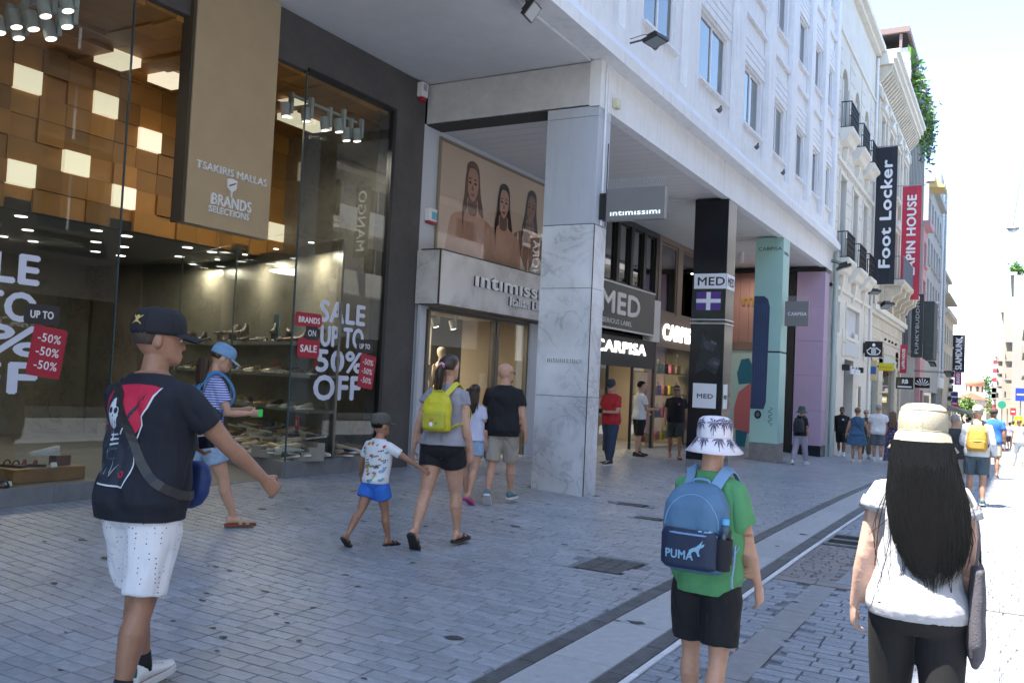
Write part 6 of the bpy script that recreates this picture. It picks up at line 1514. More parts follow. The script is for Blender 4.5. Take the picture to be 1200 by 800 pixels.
def sandal(P, s, m, sole_m, bars=2, name='sandal'):
    a = P.ankles[s]; fd, fu = P.feet[s]; H = P.H; sd = fd.cross(fu); b = B(); rings = []
    for t_, w in ((-.046,.010),(-.036,.021),(0,.022),(.04,.025),(.085,.028),(.112,.021),(.124,.008)):
        c = a+fd*t_*H; rings.append([c+sd*w*H+fu*H*-.052, c+sd*w*H+fu*H*-.039, c-sd*w*H+fu*H*-.039, c-sd*w*H+fu*H*-.052])
    so_ = b.loft(rings).build(name, sole_m, P.empty, local=True); b = B()
    for k in range(bars):
        t_ = .035+k*.038; hgt = .026-.010*k; pts = [a+fd*t_*H+sd*w_*H+fu*h_*H for w_, h_ in ((.026,-.042),(.025,-.03),(.018,-.042+hgt),(0,-.036+hgt),(-.018,-.042+hgt),(-.025,-.03),(-.026,-.042))]
        ribbon(b, spline(pts, 2), .020*H, .003, fu)
    b.build('strap', m, so_, local=True)
    return so_
def hair_short(P, m, bias=-.05, sc=1.0, low=.40, name='hair'):
    b = B(); hp_, hh = P.hp, P.hh; rings = []
    for z, w, f, bk in HEADR[4:]:
        fr = f if z > .78 else min(f, -.02+ (z-.4)*.9)
        k_ = 1.05*sc; bk2 = bk*1.06*sc; fr = fr+.02 if z > .78 else fr
        rings.append([hp_((w*k_*math.cos(2*math.pi*k/20), (fr+bk2)/2+(fr-bk2)/2*math.sin(2*math.pi*k/20), z+(.03 if z > .9 else 0))) for k in range(20)])
    b.loft(rings); return b.build(name, m, P.empty, local=True, smooth=True)
def hat_bucket(P, m, tilt=0, name='bucket_hat', s=1.0, band=None, brim=.72):
    hp_, hh = P.hp, P.hh; b = B(); n = 32
    M_ = rx(R(tilt))
    def q(r, ry_, z, k): 
        a = 2*math.pi*k/n; wob = 1+.02*math.sin(3*a+1)
        v = M_ @ Vector((r*math.cos(a)*s*wob, ry_*math.sin(a)*s*wob, (z-.6)*s + (.015*math.sin(2*a) if r > .5 else 0))); return hp_(v+Vector((0,-.055,.6)))
    prof = [(.41,.51,.50),(.425,.53,.60),(.43,.535,.76),(.415,.515,.92),(.375,.465,1.03),(.29,.36,1.09),(.14,.18,1.11),(.01,.012,1.115)]
    b.loft([[q(r, r2_, z, k) for k in range(n)] for r, r2_, z in prof])
    o = b.build(name, m, P.empty, local=True, smooth=True)
    b = B(); pr2 = [(.42,.525,.60),(.48,.59,.52),(brim*.82,brim*.92,.38),(brim,brim*1.08,.245),(brim-.012,brim*1.08-.012,.235),(brim*.80,brim*.9,.365),(.46,.565,.50),(.385,.495,.565)]
    rg = [[q(r, r2_, z, k) for k in range(n)] for r, r2_, z in pr2]; rg.append(rg[0]); b.loft(rg, cap=False); b.build('brim', m, o, local=True, smooth=True)
    if band: 
        for zz, rr_ in ((.605,(.429,.534)),(.985,(.398,.493))):
            b = B(); pts = [q(rr_[0], rr_[1], zz, k) for k in range(n+1)]; b.tube(pts, .0015, 4, False); b.build('seam', band, o, local=True)
        for k in range(0, n, 8): b = B(); b.tube([q(r*1.006, r2_*1.006, z, k) for r, r2_, z in prof[1:]], .0013, 4); b.build('seam', band, o, local=True)
    return o
def hat_cap(P, m, backwards=False, name='cap', visor_m=None, drop=0):
    hp_, hh = P.hp, P.hh; b = B(); n = 28; f_ = 1
    prof = [(.385,.50,.56),(.392,.512,.64),(.385,.505,.80),(.345,.45,.95),(.26,.34,1.05),(.13,.17,1.095),(.01,.01,1.10)]
    b.loft([[hp_((r*math.cos(2*math.pi*k/n), -.05+r2_*math.sin(2*math.pi*k/n), z-drop)) for k in range(n)] for r, r2_, z in prof])
    o = b.build(name, m, P.empty, local=True, smooth=True)
    b = B(); rings = []
    for t_ in (0,.25,.5,.75,1):
        y = .38+t_*.42; w = .36*math.sqrt(max(1-(t_*.93)**2.4, .02)); z = .62-.10*t_-drop
        rings.append([hp_((w*u, y - .12*abs(u)**2, z-.07*abs(u)**2+th)) for u, th in ((-1,0),(-.5,0),(0,0),(.5,0),(1,0),(1,.02),(.5,.025),(0,.025),(-.5,.025),(-1,.02))])
    b.loft(rings).build('visor', visor_m or m, o, local=True, smooth=True)
    B().ell(hp_((0,-.05,1.105-drop)), .025*hh, .025*hh, .015*hh, 8, 6).build('button', visor_m or m, o, local=True)
    b = B()
    for k in range(6):
        a = k*math.pi/3+.5; b.tube([hp_((r*1.004*math.cos(a), -.05+r2_*1.004*math.sin(a), z-drop)) for r, r2_, z in prof[:-1]], .0011, 4)
    b.build('seam', visor_m or m, o, local=True)
    return o
def sunglasses(P, m):
    hp_, hh = P.hp, P.hh; b = B()
    for s in (-1, 1):
        b.obox(hp_((s*.14,.41,.51)), P.hm @ Vector((.095*hh,0,0)), P.hm @ Vector((0,.01*hh,0)), P.hm @ Vector((0,0,.055*hh)))
        b.tube([hp_((s*.23,.40,.54)), hp_((s*.345,.28,.54)), hp_((s*.36,-.05,.52))], .012*hh, 6)
    b.tube([hp_((-.05,.425,.53)), hp_((.05,.425,.53))], .012*hh, 6)
    b.build('sunglasses', m, P.empty, local=True)
def cast(bvh, org, d): 
    h = bvh.ray_cast(org, d); return h
def bvh_of(o): me = o.data; return BVHTree.FromPolygons([v.co for v in me.vertices], [p.vertices for p in me.polygons])
def printed(target, shapes, C0, U, V, parent, lift=.0025, name='print', maxl=.02):
    """lay flat shapes [(polygon, material)] on the surface of target: looks along -N from the plane C0 + u U + v V"""
    bvh = bvh_of(target); U = Vector(U).normalized(); V = Vector(V).normalized(); N = U.cross(V); bym = {}
    for k, (poly, m) in enumerate(shapes):
        bm = bmesh.new(); vs = [bm.verts.new((p[0], p[1], 0)) for p in poly]
        try: bm.faces.new(vs)
        except ValueError: bm.free(); continue
        bmesh.ops.triangulate(bm, faces=bm.faces)
        for it in range(5):
            e = [e for e in bm.edges if e.calc_length() > maxl]
            if not e: break
            bmesh.ops.subdivide_edges(bm, edges=e, cuts=1); bmesh.ops.triangulate(bm, faces=bm.faces)
        ok = {}; 
        for v in bm.verts:
            org = Vector(C0)+U*v.co.x+V*v.co.y+N*.6; h = bvh.ray_cast(org, -N)
            ok[v.index if False else v] = (h[0]+h[1]*(lift+.0003*(k % 7))) if h[0] is not None and (h[0]-Vector(C0)).length < .6 else None
        b = bym.setdefault(m.name, (B(), m))[0]; idx = {}
        for f in bm.faces:
            if any(ok[v] is None for v in f.verts): continue
            pts = [ok[v] for v in f.verts]
            if max((pts[i]-pts[i-1]).length for i in range(3)) > maxl*3.5: continue
            b.add(pts, [(0,1,2)])
        bm.free()
    res = []
    for b, m in bym.values():
        if b.f:
            me = b.mesh(name); me.materials.append(m); o = link(name, me, parent); res.append(o)
    return res
def printed_text(target, txt, C0, U, V, h, m, parent, width=None, bold=.02, lift=.003, name='lettering', maxl=.012):
    me = text_mesh(txt, h/.7, bold*h/.7, 0, 1, 'LEFT'); xs = [v.co.x for v in me.vertices]; k = width/(max(xs)-min(xs)) if width else 1
    x0 = min(xs); shapes = [([( (me.vertices[i].co.x-x0)*k+dx, me.vertices[i].co.y+dy) for i in p.vertices], m) for dx, dy in ((-h*.04,0),(h*.04,0),(0,h*.04),(0,-h*.04)) for p in me.polygons]
    return printed(target, shapes, C0, U, V, parent, lift, name, maxl)
def backpack(P, m, w=.30, h=.42, d=.15, zc=.68, label='', pocket=None, pocket_m=None, strap_m=None, logo=None, yoff=0, loops=True, vox=.007, fold=.005, pull=None, taper=.85, group=None):
    H = P.H; e = thing('backpack', label, 'backpack', tuple(P.empty.location), P.empty.rotation_euler.z, group)
    wT, dT, yT = torso_at(P, .72); back_y = (yT-dT*P.g-.012)*1.0
    c = P.up((0, back_y, zc)) + Vector((0, -d/2-.006+yoff, 0)); b = B(); rings = []
    for t_, ws, ds in ((0,.80,.70),(.04,.95,.92),(.2,1,1),(.5,.98,1),(.75,taper+.07,.92),(.9,taper*.85,.75),(.97,taper*.6,.5),(1,taper*.35,.25)):
        z = c.z-h/2+h*t_; rings.append([Vector((c.x+v.x, c.y+v.y+ (d/2*(1-ds)), z)) for v in sell(0,0,0,w/2*ws,d/2*ds,24,3.2)])
    b.loft(rings); body = fused('pack_body', b, vox, m, e, smooth=2, fold=fold, fscale=(8,8,6)); P.pack = body
    if pocket:
        z0, z1, pw_ = pocket; b = B(); rings = []
        for t_, s_ in ((0,.85),(.1,1),(.85,1),(1,.9)):
            z = c.z-h/2+h*(z0+(z1-z0)*t_); rings.append([Vector((c.x+v.x, c.y-d*.42+v.y, z)) for v in sell(0,0,0,w/2*pw_*s_,d*.24*s_,20,3)])
        b.loft(rings); pk_ = fused('front_pocket', b, vox, pocket_m or m, e, smooth=2, fold=fold*.6); P.pocket = pk_
        zz = c.z-h/2+h*z1; b = B(); pts = [Vector((c.x+u*w/2*pw_*.95, c.y-d*.42-d*.245*(1-abs(u)**3*.8), zz-.018)) for u in (-1,-.8,-.5,0,.5,.8,1)]; b.tube(spline(pts, 3), .0045, 6); b.build('zip', strap_m or m, e, local=True)
    # main zip arc
    b = B(); pts = []
    for k in range(13):
        a = math.pi*k/12; pts.append(Vector((c.x+w*.43*math.cos(a), c.y-d*.30-.02*math.sin(a), c.z+h*.02+h*.36*math.sin(a))))
    bv = bvh_of(body); q = []
    for p in pts:
        hit = bv.ray_cast(Vector((p.x, p.y-.5, p.z)), Vector((0,1,0)))
        if hit[0] is not None: q.append(hit[0]+hit[1]*.001)
    if len(q) > 3: b.tube(q, .003, 5); b.build('zip', strap_m or black_print, e, local=True)
    sm = strap_m or m
    for s in (-1, 1):
        p = [Vector((s*w*.22, c.y+d*.2, c.z+h*.40)), P.up((s*.045,-.055,.815)), P.up((s*.058,-.01,.846)), P.up((s*.062,.045,.815)), P.up((s*.075,.075*P.g+.01,.74)), P.up((s*.095*P.g+.012,.04,.66)), Vector((s*w*.46, c.y+d*.25, c.z-h*.36))]
        cc = P.up((0,0,.75)); sp_ = spline(p, 4); ups = [((q_-Vector((0, cc.y, cc.z-.0))) if i > 3 else (q_-cc)) for i, q_ in enumerate(sp_)]
        b = B(); ribbon(b, [q_ + (q_-cc).normalized()*.008 for q_ in sp_], .048 if H > 1.3 else .036, .006, [u.normalized() for u in ups]); b.build('shoulder_strap', sm, e, local=True)
    b = B(); b.tube(spline([Vector((-.04, c.y+d*.3, c.z+h*.46)), Vector((-.03, c.y+d*.3, c.z+h*.53)), Vector((.03, c.y+d*.3, c.z+h*.53)), Vector((.04, c.y+d*.3, c.z+h*.46))], 3), .006, 6); b.build('grab_loop', sm, e, local=True)
    P.pc = c; P.pe = e; return e

def stripes_mat(name, c1, c2, scale, axis='Z', dots=False):
    m = bpy.data.materials.new(name); m.use_nodes = True; t = m.node_tree; n = t.nodes; L = t.links; p = n['Principled BSDF']; p.inputs['Roughness'].default_value = .8
    tc = n.new('ShaderNodeTexCoord')
    if dots:
        v = n.new('ShaderNodeTexVoronoi'); v.inputs['Scale'].default_value = scale; v.inputs['Randomness'].default_value = .2; L.new(tc.outputs['Object'], v.inputs['Vector']); src = v.outputs['Distance']; th = .16
    else:
        w = n.new('ShaderNodeTexWave'); w.bands_direction = axis; w.inputs['Scale'].default_value = scale; L.new(tc.outputs['Object'], w.inputs['Vector']); src = w.outputs['Fac']; th = .68
    g = n.new('ShaderNodeMath'); g.operation = 'GREATER_THAN'; g.inputs[1].default_value = th; L.new(src, g.inputs[0])
    mx = n.new('ShaderNodeMix'); mx.data_type = 'RGBA'; mx.inputs[6].default_value = (*c1, 1); mx.inputs[7].default_value = (*c2, 1); L.new(g.outputs[0], mx.inputs[0]); L.new(mx.outputs[2], p.inputs['Base Color'])
    MATS[name] = m; return m
def cloth(name, c, rough=.85, nzs=(6,.08)): return mat(name, c, rough, nz=nzs, bump=(260,.25))
def blobs_mat(name, base, cols, scale):
    """loose printed flowers/spots in several colours"""
    m = bpy.data.materials.new(name); m.use_nodes = True; t = m.node_tree; n = t.nodes; L = t.links; p = n['Principled BSDF']; p.inputs['Roughness'].default_value = .85
    tc = n.new('ShaderNodeTexCoord'); v = n.new('ShaderNodeTexVoronoi'); v.inputs['Scale'].default_value = scale
    nt = n.new('ShaderNodeTexNoise'); nt.inputs['Scale'].default_value = scale*1.5; L.new(tc.outputs['Object'], nt.inputs['Vector'])
    ad = n.new('ShaderNodeVectorMath'); ad.operation = 'MULTIPLY_ADD'; ad.inputs[1].default_value = (.05,)*3; L.new(nt.outputs['Color'], ad.inputs[0]); L.new(tc.outputs['Object'], ad.inputs[2]); L.new(ad.outputs[0], v.inputs['Vector'])
    g = n.new('ShaderNodeMath'); g.operation = 'LESS_THAN'; g.inputs[1].default_value = .34; L.new(v.outputs['Distance'], g.inputs[0])
    sp_ = n.new('ShaderNodeSeparateColor'); L.new(v.outputs['Color'], sp_.inputs[0]); r = n.new('ShaderNodeValToRGB'); r.color_ramp.interpolation = 'CONSTANT'
    while len(r.color_ramp.elements) < len(cols): r.color_ramp.elements.new(.5)
    for i, c in enumerate(cols): r.color_ramp.elements[i].position = i/len(cols); r.color_ramp.elements[i].color = (*c, 1)
    L.new(sp_.outputs[0], r.inputs[0]); mx = n.new('ShaderNodeMix'); mx.data_type = 'RGBA'; mx.inputs[6].default_value = (*base, 1); L.new(r.outputs[0], mx.inputs[7]); L.new(g.outputs[0], mx.inputs[0]); L.new(mx.outputs[2], p.inputs['Base Color'])
    MATS[name] = m; return m
black_cloth = cloth('black_cotton', (.007,.007,.010)); navy_cloth = cloth('black_navy_cotton', (.007,.009,.018)); white_cloth = cloth('white_cotton', (.70,.71,.73)); denim = mat('pale_denim', (.26,.36,.50), .9, nz=(14,.22), bump=(300,.3)); jeans = mat('dark_denim', (.03,.05,.10), .9, nz=(14,.2))
grey_cloth = cloth('grey_cotton', (.27,.26,.30)); green_cloth = cloth('green_cotton', (.09,.30,.13)); yellow_pack = mat('yellow_nylon', (.55,.50,.02), .6, nz=(9,.1), bump=(200,.15)); blue_pack = mat('blue_nylon', (.055,.20,.42), .6, nz=(9,.1), bump=(200,.15)); khaki = cloth('khaki_cotton', (.36,.32,.27)); lblue = cloth('royal_blue_cotton', (.03,.14,.55)); olive_c = mat('olive_cap_cotton', (.085,.085,.07), .9, nz=(10,.15), bump=(250,.2)); cream_hat = mat('cream_hat_cotton', (.42,.38,.29), .85, nz=(8,.06), bump=(220,.25))
grey_sneak = mat('teal_grey_shoe', (.10,.19,.22), .6); rub_w = mat('white_rubber', (.65,.65,.65), .5); rub_b = mat('black_rubber', (.02,.02,.02), .6); white_leather = mat('white_leather', (.68,.68,.68), .4); strap_b = mat('black_strap', (.02,.02,.022), .5); cork = mat('cork_sole', (.16,.10,.06), .8)

# ---- 1 man in the black tee, foreground left
P = make_person((-3.53, 2.83), 97, 1.80, 'm', 'tan', 1.03, dict(Lth=15, Lkn=4, Lft=-4, Rth=-9, Rkn=6, Rft=14, Rsw=36, Rao=27, Rel=12, Rcurl=34, Lsw=22, Lao=4, Lel=78, Lin=44, Lcurl=38), (-44, -2), .0065, 2, 'man in black tee with red skull print and white dotted shorts')
man = P
shirt(P, navy_cloth, .475, .60, .017, vox=.007, fold=.016, sl_loose=.011, name='tee_shirt')
bottoms(P, stripes_mat('white_dotted_cotton', (.05,.06,.13), (.70,.71,.76), 46, dots=True), .92, .014, vox=.007, fold=.012, waist=.54)
for s in (-1, 1): sneaker(P, s, white_leather, rub_w, sock=black_cloth, accent=mat('green_patch', (.01,.12,.07), .5))
hair_short(P, hair_stub, sc=.99); hc = hat_cap(P, mat('black_cap_cotton', (.010,.011,.016), .85, bump=(250,.2)), drop=-.02)
red_c = mat('crimson_print', (.45,.01,.05), .75); pale_c = mat('bone_print', (.55,.60,.66), .75); slate_c = mat('slate_print', (.05,.09,.13), .75); dk_c = mat('ink_print', (.015,.02,.035), .75); gold_c = mat('gold_thread', (.55,.40,.12), .5)
cB = P.up((0,-.10,.70)); UB, VB = (1,0,0), (0,0,1)
def ellp(cx, cy, rx_, ry_, n=14, a0=0): return [(cx+rx_*math.cos(2*math.pi*k/n+a0), cy+ry_*math.sin(2*math.pi*k/n+a0)) for k in range(n)]
pr = random.Random(4)
shapes = [([(-.17,.05),(-.165,.14),(-.12,.185),(-.05,.20),(.03,.205),(.10,.20),(.14,.19),(.11,.15),(.10,.10),(.075,.06),(.08,.02),(.05,-.02),(-.14,-.03)], red_c),
          ([(-.13,.16),(-.06,.17),(-.02,.10),(.0,.02),(.05,-.06),(.055,-.20),(.04,-.26),(-.13,-.255),(-.165,-.18),(-.16,-.05),(-.17,.05)], dk_c),
          (ellp(-.075,.085,.042,.055), pale_c), ([(-.105,.05),(-.045,.05),(-.05,.01),(-.075,-.005),(-.10,.01)], pale_c), (ellp(-.092,.08,.013,.014), dk_c), (ellp(-.057,.08,.013,.014), dk_c), ([(-.08,.052),(-.07,.052),(-.075,.066)], dk_c)]
for k in range(5): shapes.append(([(-.096+k*.009,.022),(-.092+k*.009,.022),(-.092+k*.009,.036),(-.096+k*.009,.036)], dk_c))
for k in range(26):
    x, y = pr.uniform(-.155,.03), pr.uniform(-.24,.0); a = pr.uniform(-.5,.5)-x*3; l = pr.uniform(.03,.08); w_ = pr.uniform(.002,.005)
    dx, dy = math.sin(a)*l, math.cos(a)*l; shapes.append(([(x-w_,y),(x+w_,y),(x+dx,y+dy)], slate_c if k % 3 else pale_c))
for k in range(6): shapes.append(([(-.10,-.03-.022*k),(-.045,-.022-.022*k),(-.045,-.029-.022*k),(-.10,-.038-.022*k)], pale_c if k < 3 else slate_c))
for k in range(7): shapes.append(([(.0+k*.010,.03+k*.017),(.012+k*.010,.03+k*.017),(.02+k*.010,.09+k*.013)], dk_c))
shapes += [(ellp(.005,-.205,.018,.018, 6), red_c), (ellp(.005,-.205,.008,.008, 5), dk_c)]
out = [(.055,-.06),(.058,-.2),(.045,-.262),(-.13,-.258),(-.135,-.252),(.04,-.255),(.052,-.2),(.049,-.06)]
shapes.append((out, pale_c)); shapes.append(([(.055,-.06),(.049,-.06),(.078,.02),(.073,.06),(.098,.10),(.112,.155),(.135,.188),(.143,.192),(.12,.15),(.105,.098),(.08,.058),(.085,.02)], pale_c))
printed(P.shirt, shapes, cB, UB, VB, P.shirt, .0028, 'back_print', .014)
cc = P.hp((0,-.4,.80)); Uc = P.hm @ Vector((1,0,0)); sk = [(ellp(0,.01,.012,.012), gold_c), ([(-.007,-.012),(.007,-.012),(.005,.002),(-.005,.002)], gold_c), ([(-.025,-.018),(-.022,-.022),(.025,.018),(.022,.022)], gold_c), ([(-.025,.018),(-.022,.022),(.025,-.018),(.022,-.022)], gold_c)]
Ua = (P.hm @ rzm(R(25))) @ Vector((1,0,0)); printed(hc, sk, P.hp((.2,-.42,.84)), Ua, (0,0,1), hc, .002, 'gold_emblem', .01)
# sling bag and phone of the man
def at_person(P, name, label, cat): return thing(name, label, cat, tuple(P.empty.location), P.empty.rotation_euler.z)
e = at_person(P, 'sling_bag', 'navy blue sling bag hanging in front of the man in black', 'bag'); b = B(); c = P.up((.05,.115,.555)); rings = []
for t_, s_ in ((-1,.3),(-.8,.75),(-.3,1),(.3,1),(.8,.75),(1,.3)): rings.append([c+Vector((v.x+ t_*.02, v.y, t_*.115)) for v in sell(0,0,0,.10*s_,.05*s_,16,2.4)])
b.loft(rings); fused('bag_body', b, .008, mat('navy_nylon', (.015,.04,.17), .5, nz=(8,.15)), e, fold=.006)
b = B(); cc_ = P.up((0,0,.68)); path = [P.up(v) for v in ((-.03,.10,.60),(-.085,.085,.70),(-.085,.02,.815),(-.05,-.06,.80),(.0,-.098,.72),(.055,-.102,.64),(.10,-.075,.575),(.125,.0,.54),(.10,.09,.54))]
bv = bvh_of(P.shirt); sp_ = spline(path, 4); sp2 = []
for q in sp_:
    axis = Vector((0, cc_.y, q.z)); d_ = (axis-q); 
    if d_.length < .01: sp2.append(q); continue
    h = bv.ray_cast(q-d_.normalized()*.3, d_.normalized()); sp2.append(h[0]+h[1]*.004 if h[0] is not None and (h[0]-q).length < .12 else q)
ribbon(b, sp2, .042, .004, [(q-Vector((0,cc_.y,min(q.z, cc_.z+.1)))).normalized() for q in sp2]); b.build('sling_strap', strap_b, e, local=True)
def phone_in(P, s, label, body_m, scr=None, case=None):
    S, E_, W, d1, d2, hd, pn, w_, hs = P.arm[s]; e = at_person(P, 'phone', label, 'phone'); c = W+hd*.062*hs+pn*.020*hs
    B().obox(c, w_*.036, hd*.072, pn*.0045).build('phone_body', body_m, e, local=True, bevel=.003); B().obox(c+pn*.0052, w_*.033, hd*.069, pn*.0004).build('phone_screen', scr or black_gloss, e, local=True); return e
phone_in(P, -1, 'phone with silver edge in the hand of the man in black', mat('silver_edge', (.6,.6,.6), .3, metal=.6))

# ---- 2 woman in the striped tee looking at her phone
P = make_person((-6.53, 5.9), 66, 1.70, 'f', 'light', 1.0, dict(Lth=-20, Lkn=10, Lft=20, Rth=20, Rkn=2, Rft=0, Rsw=18, Rel=72, Rao=10, Rin=22, Lsw=20, Lel=75, Lin=25, Lcurl=40, Rcurl=40), (-8, -24), .009, 3, 'woman in blue striped tee and denim pinafore tapping her phone')
shirt(P, stripes_mat('blue_white_stripe', (.05,.08,.42), (.65,.67,.75), 14), .56, .62, .010, name='tee_shirt', fold=.008)
bottoms(P, denim, .62, .02, name='denim_shorts', waist=.66, fold=.010)
b = B(); 
for s in (-1, 1): pts = [P.up(v) for v in ((s*.035,-.075,.64),(s*.045,-.075,.72),(s*.05,-.06,.80),(s*.055,0,.84),(s*.05,.07,.79),(s*.045,.085,.66))]; ribbon(b, spline(pts, 3), .03, .005, [(q-P.up((0,0,.7))).normalized() for q in spline(pts, 3)])
b.build('pinafore_strap', denim, P.empty, local=True)
hc = hat_cap(P, mat('denim_cap', (.16,.30,.48), .85, nz=(20,.2)), visor_m=mat('cap_visor', (.34,.36,.40), .8)); 
def hair_long(P, m, length, n=90, width=.36, spread=1.0, seed=1, r0=.010, back=-.50, zc=.7, strands=True, drift=(0,0), hatted=False, bk=0, prof=None):
    rn = random.Random(seed); hp_, hh = P.hp, P.hh; b = B(); rings = []
    hm_ = P.hm
    o0 = hp_((0,0,0)); yaw_only = rzm(hm_.to_euler().z)
    def down(u, v, dz): return o0 + yaw_only @ Vector((u, v, 0)) + Vector((0,0,dz))
    top = hair_short(P, m, sc=.985 if hatted else 1.05)
    prof = prof or ((0,.33,.20),(.15,.37,.22),(.4,.40,.19),(.7,.36,.14),(.92,.26,.09),(1,.16,.05)); zt = .34 if hatted else .62
    def pf_(t_):
        for q0, q1 in zip(prof, prof[1:]):
            if t_ <= q1[0]: u = (t_-q0[0])/(q1[0]-q0[0]); return q0[1]+(q1[1]-q0[1])*u, q0[2]+(q1[2]-q0[2])*u
        return prof[-1][1:]
    def at(t_, th, k=1.0, dz=0, dx=0):
        w, dth = pf_(min(t_, 1)); yb = -.36*hh*(1-min(t_, 1)*.12) - bk - .10*hh*math.sin(min(t_*1.4, 1)*math.pi/2)
        return down(w*hh*spread*math.cos(th)*k+drift[0]*t_+dx, yb-.15*hh+dth*hh*math.sin(th)*k+drift[1]*t_, zt*hh-t_*length+dz)
    for q0 in prof: rings.append([at(q0[0]*.9, 2*math.pi*k/24, .93+.05*math.sin(5*k+q0[0]*9)) for k in range(24)])
    b.loft(rings); b.build('long_hair', m, P.empty, local=True, smooth=True)
    if strands and n > 400:
        b = B()
        for k in range(700):                                    # loose outer locks with a slight wave
            th = math.pi + math.pi*rn.random(); ph_ = rn.random()*6.28; ln = rn.uniform(.5, 1.0); k0 = rn.uniform(1.08, 1.16); pts = [at(ln*j/9, th+.10*math.sin(j*.8+ph_), k0, dz=.02, dx=.012*math.sin(j*.7+ph_)) for j in range(10)]
            b.tube(pts, [r0*.8]*6+[r0*.6,r0*.45,r0*.3,r0*.08], 4)
        b.build('hair_lock', m, P.empty, local=True)['kind'] = 'stuff'
    if strands:
        b = B()
        for k in range(n):
            th = math.pi + math.pi*(rn.random()*1.16-.08); ln = rn.uniform(.70, 1.10) - .10*abs(math.cos(th)); ph_ = rn.random()*6.28; am = rn.uniform(.001, .008); k0 = rn.uniform(.99, 1.12); lk = rn.gauss(0, 1); dr = rn.gauss(0, .12); pts = []
            for j in range(9):
                t_ = ln*j/8; pts.append(at(t_, th+dr*math.sin(j*.5)+.05*math.sin(j*.9+ph_), k0*(1+.06*lk*(j/8)**2), dz=.02*(1-j/8), dx=am*math.sin(j*1.3+ph_)+lk*.012*(j/8)**2))
            w_ = rn.uniform(.45, 1.4); b.tube(pts, [r0*.6*w_, r0*w_, r0*w_, r0*w_, r0*w_*.95, r0*w_*.85, r0*w_*.65, r0*w_*.45, r0*.08], 4)
        b.build('hair_strand', m, P.empty, local=True, smooth=False)['kind'] = 'stuff'
hair_long(P, hair_brown, .42, 160, seed=3, hatted=True, r0=.006)
for s in (-1, 1): sandal(P, s, mat('beige_strap', (.35,.28,.20), .6), mat('red_sole', (.20,.05,.03), .6))
backpack(P, blue_pack, .30, .36, .15, .655, 'blue nylon backpack on the woman in the striped tee', pocket=(.08,.45,.8), strap_m=blue_pack, fold=.014)
S, E_, W, d1, d2, hd, pn, w_, hs = P.arm[1]; phone_in(P, 1, 'orange and green phone held by the woman in the striped tee', mat('neon_green_case', (.03,.75,.12), .4), mat('orange_cover', (.85,.13,.03), .4))

# ---- 4 mother with the yellow backpack
P = make_person((-4.66, 7.04), 100, 1.76, 'f', 'light', 1.08, dict(Lth=-14, Lkn=16, Lft=48, Lturn=5, Rth=14, Rkn=3, Rft=-2, Rsw=-4, Rel=22, Rao=10, Lsw=-10, Lel=14, Lao=17, Lcurl=45), (-12, -4), .008, 3, 'woman in grey tee with yellow backpack holding a child by the hand'); mum = P
shirt(P, grey_cloth, .52, .34, .014, name='tee_shirt', fold=.015, sl_loose=.012); bottoms(P, black_cloth, .42, .012, fold=.006)
hair_short(P, hair_brown, sc=1.05); b = B(); b.tube(spline([P.hp(v) for v in ((0,-.50,.55),(.0,-.68,.35),(.0,-.66,0),(-.05,-.62,-.35),(-.1,-.62,-.60))], 4), [.018]*3+[.030]*6+[.022]*4+[.018,.013,.008,.004], 12); b.build('ponytail', hair_brown, P.empty, local=True, smooth=True)
rn = random.Random(8); b = B()
for k in range(40):
    ox, oy = rn.gauss(0,.012), rn.gauss(0,.012); b.tube(spline([P.hp(v)+Vector((ox*q,oy*q,0)) for v, q in (((0,-.52,.52),.6),((.0,-.70,.30),2),((.0,-.68,0),2.2),((-.05,-.64,-.35),2),((-.1,-.63,-.6-rn.random()*.15),1))], 2), .0028, 4)
b.build('hair_strand', hair_brown, P.empty, local=True, smooth=True)['kind'] = 'stuff'
b = B(); b.tube([P.hp((.1*math.cos(k*.7),-.60+.02*math.sin(k),.50+.1*math.sin(k*.7))) for k in range(10)], .012, 8, False); b.build('hair_tie', mat('pink_scrunchie', (.75,.35,.50), .8), P.empty, local=True, smooth=True)
for s in (-1, 1): sandal(P, s, strap_b, rub_b)
backpack(P, yellow_pack, .27, .36, .15, .695, 'yellow childrens backpack with a fox picture worn by the woman in grey', pocket=(.06,.52,.85), pocket_m=mat('yellow_nylon_dark', (.42,.40,.03), .6), strap_m=yellow_pack, fold=.010)
c = P.pc; fx_ = [(ellp(0,0,.022,.018,8), mat('fox_orange', (.60,.20,.04), .7)), ([(-.02,.01),(-.008,.014),(-.018,.034)], mat('fox_orange', (.60,.20,.04), .7)), ([(.02,.01),(.008,.014),(.018,.034)], mat('fox_orange', (.60,.20,.04), .7)), (ellp(0,-.03,.02,.02,8), white_print), (ellp(.05,-.02,.014,.01,6), mat('leaf_print', (.05,.30,.08), .7))]
printed(P.pocket, fx_, Vector((c.x-.01, c.y-.15, c.z-.08)), (1,0,0), (0,0,1), P.pe, .003, 'fox_picture', .012)
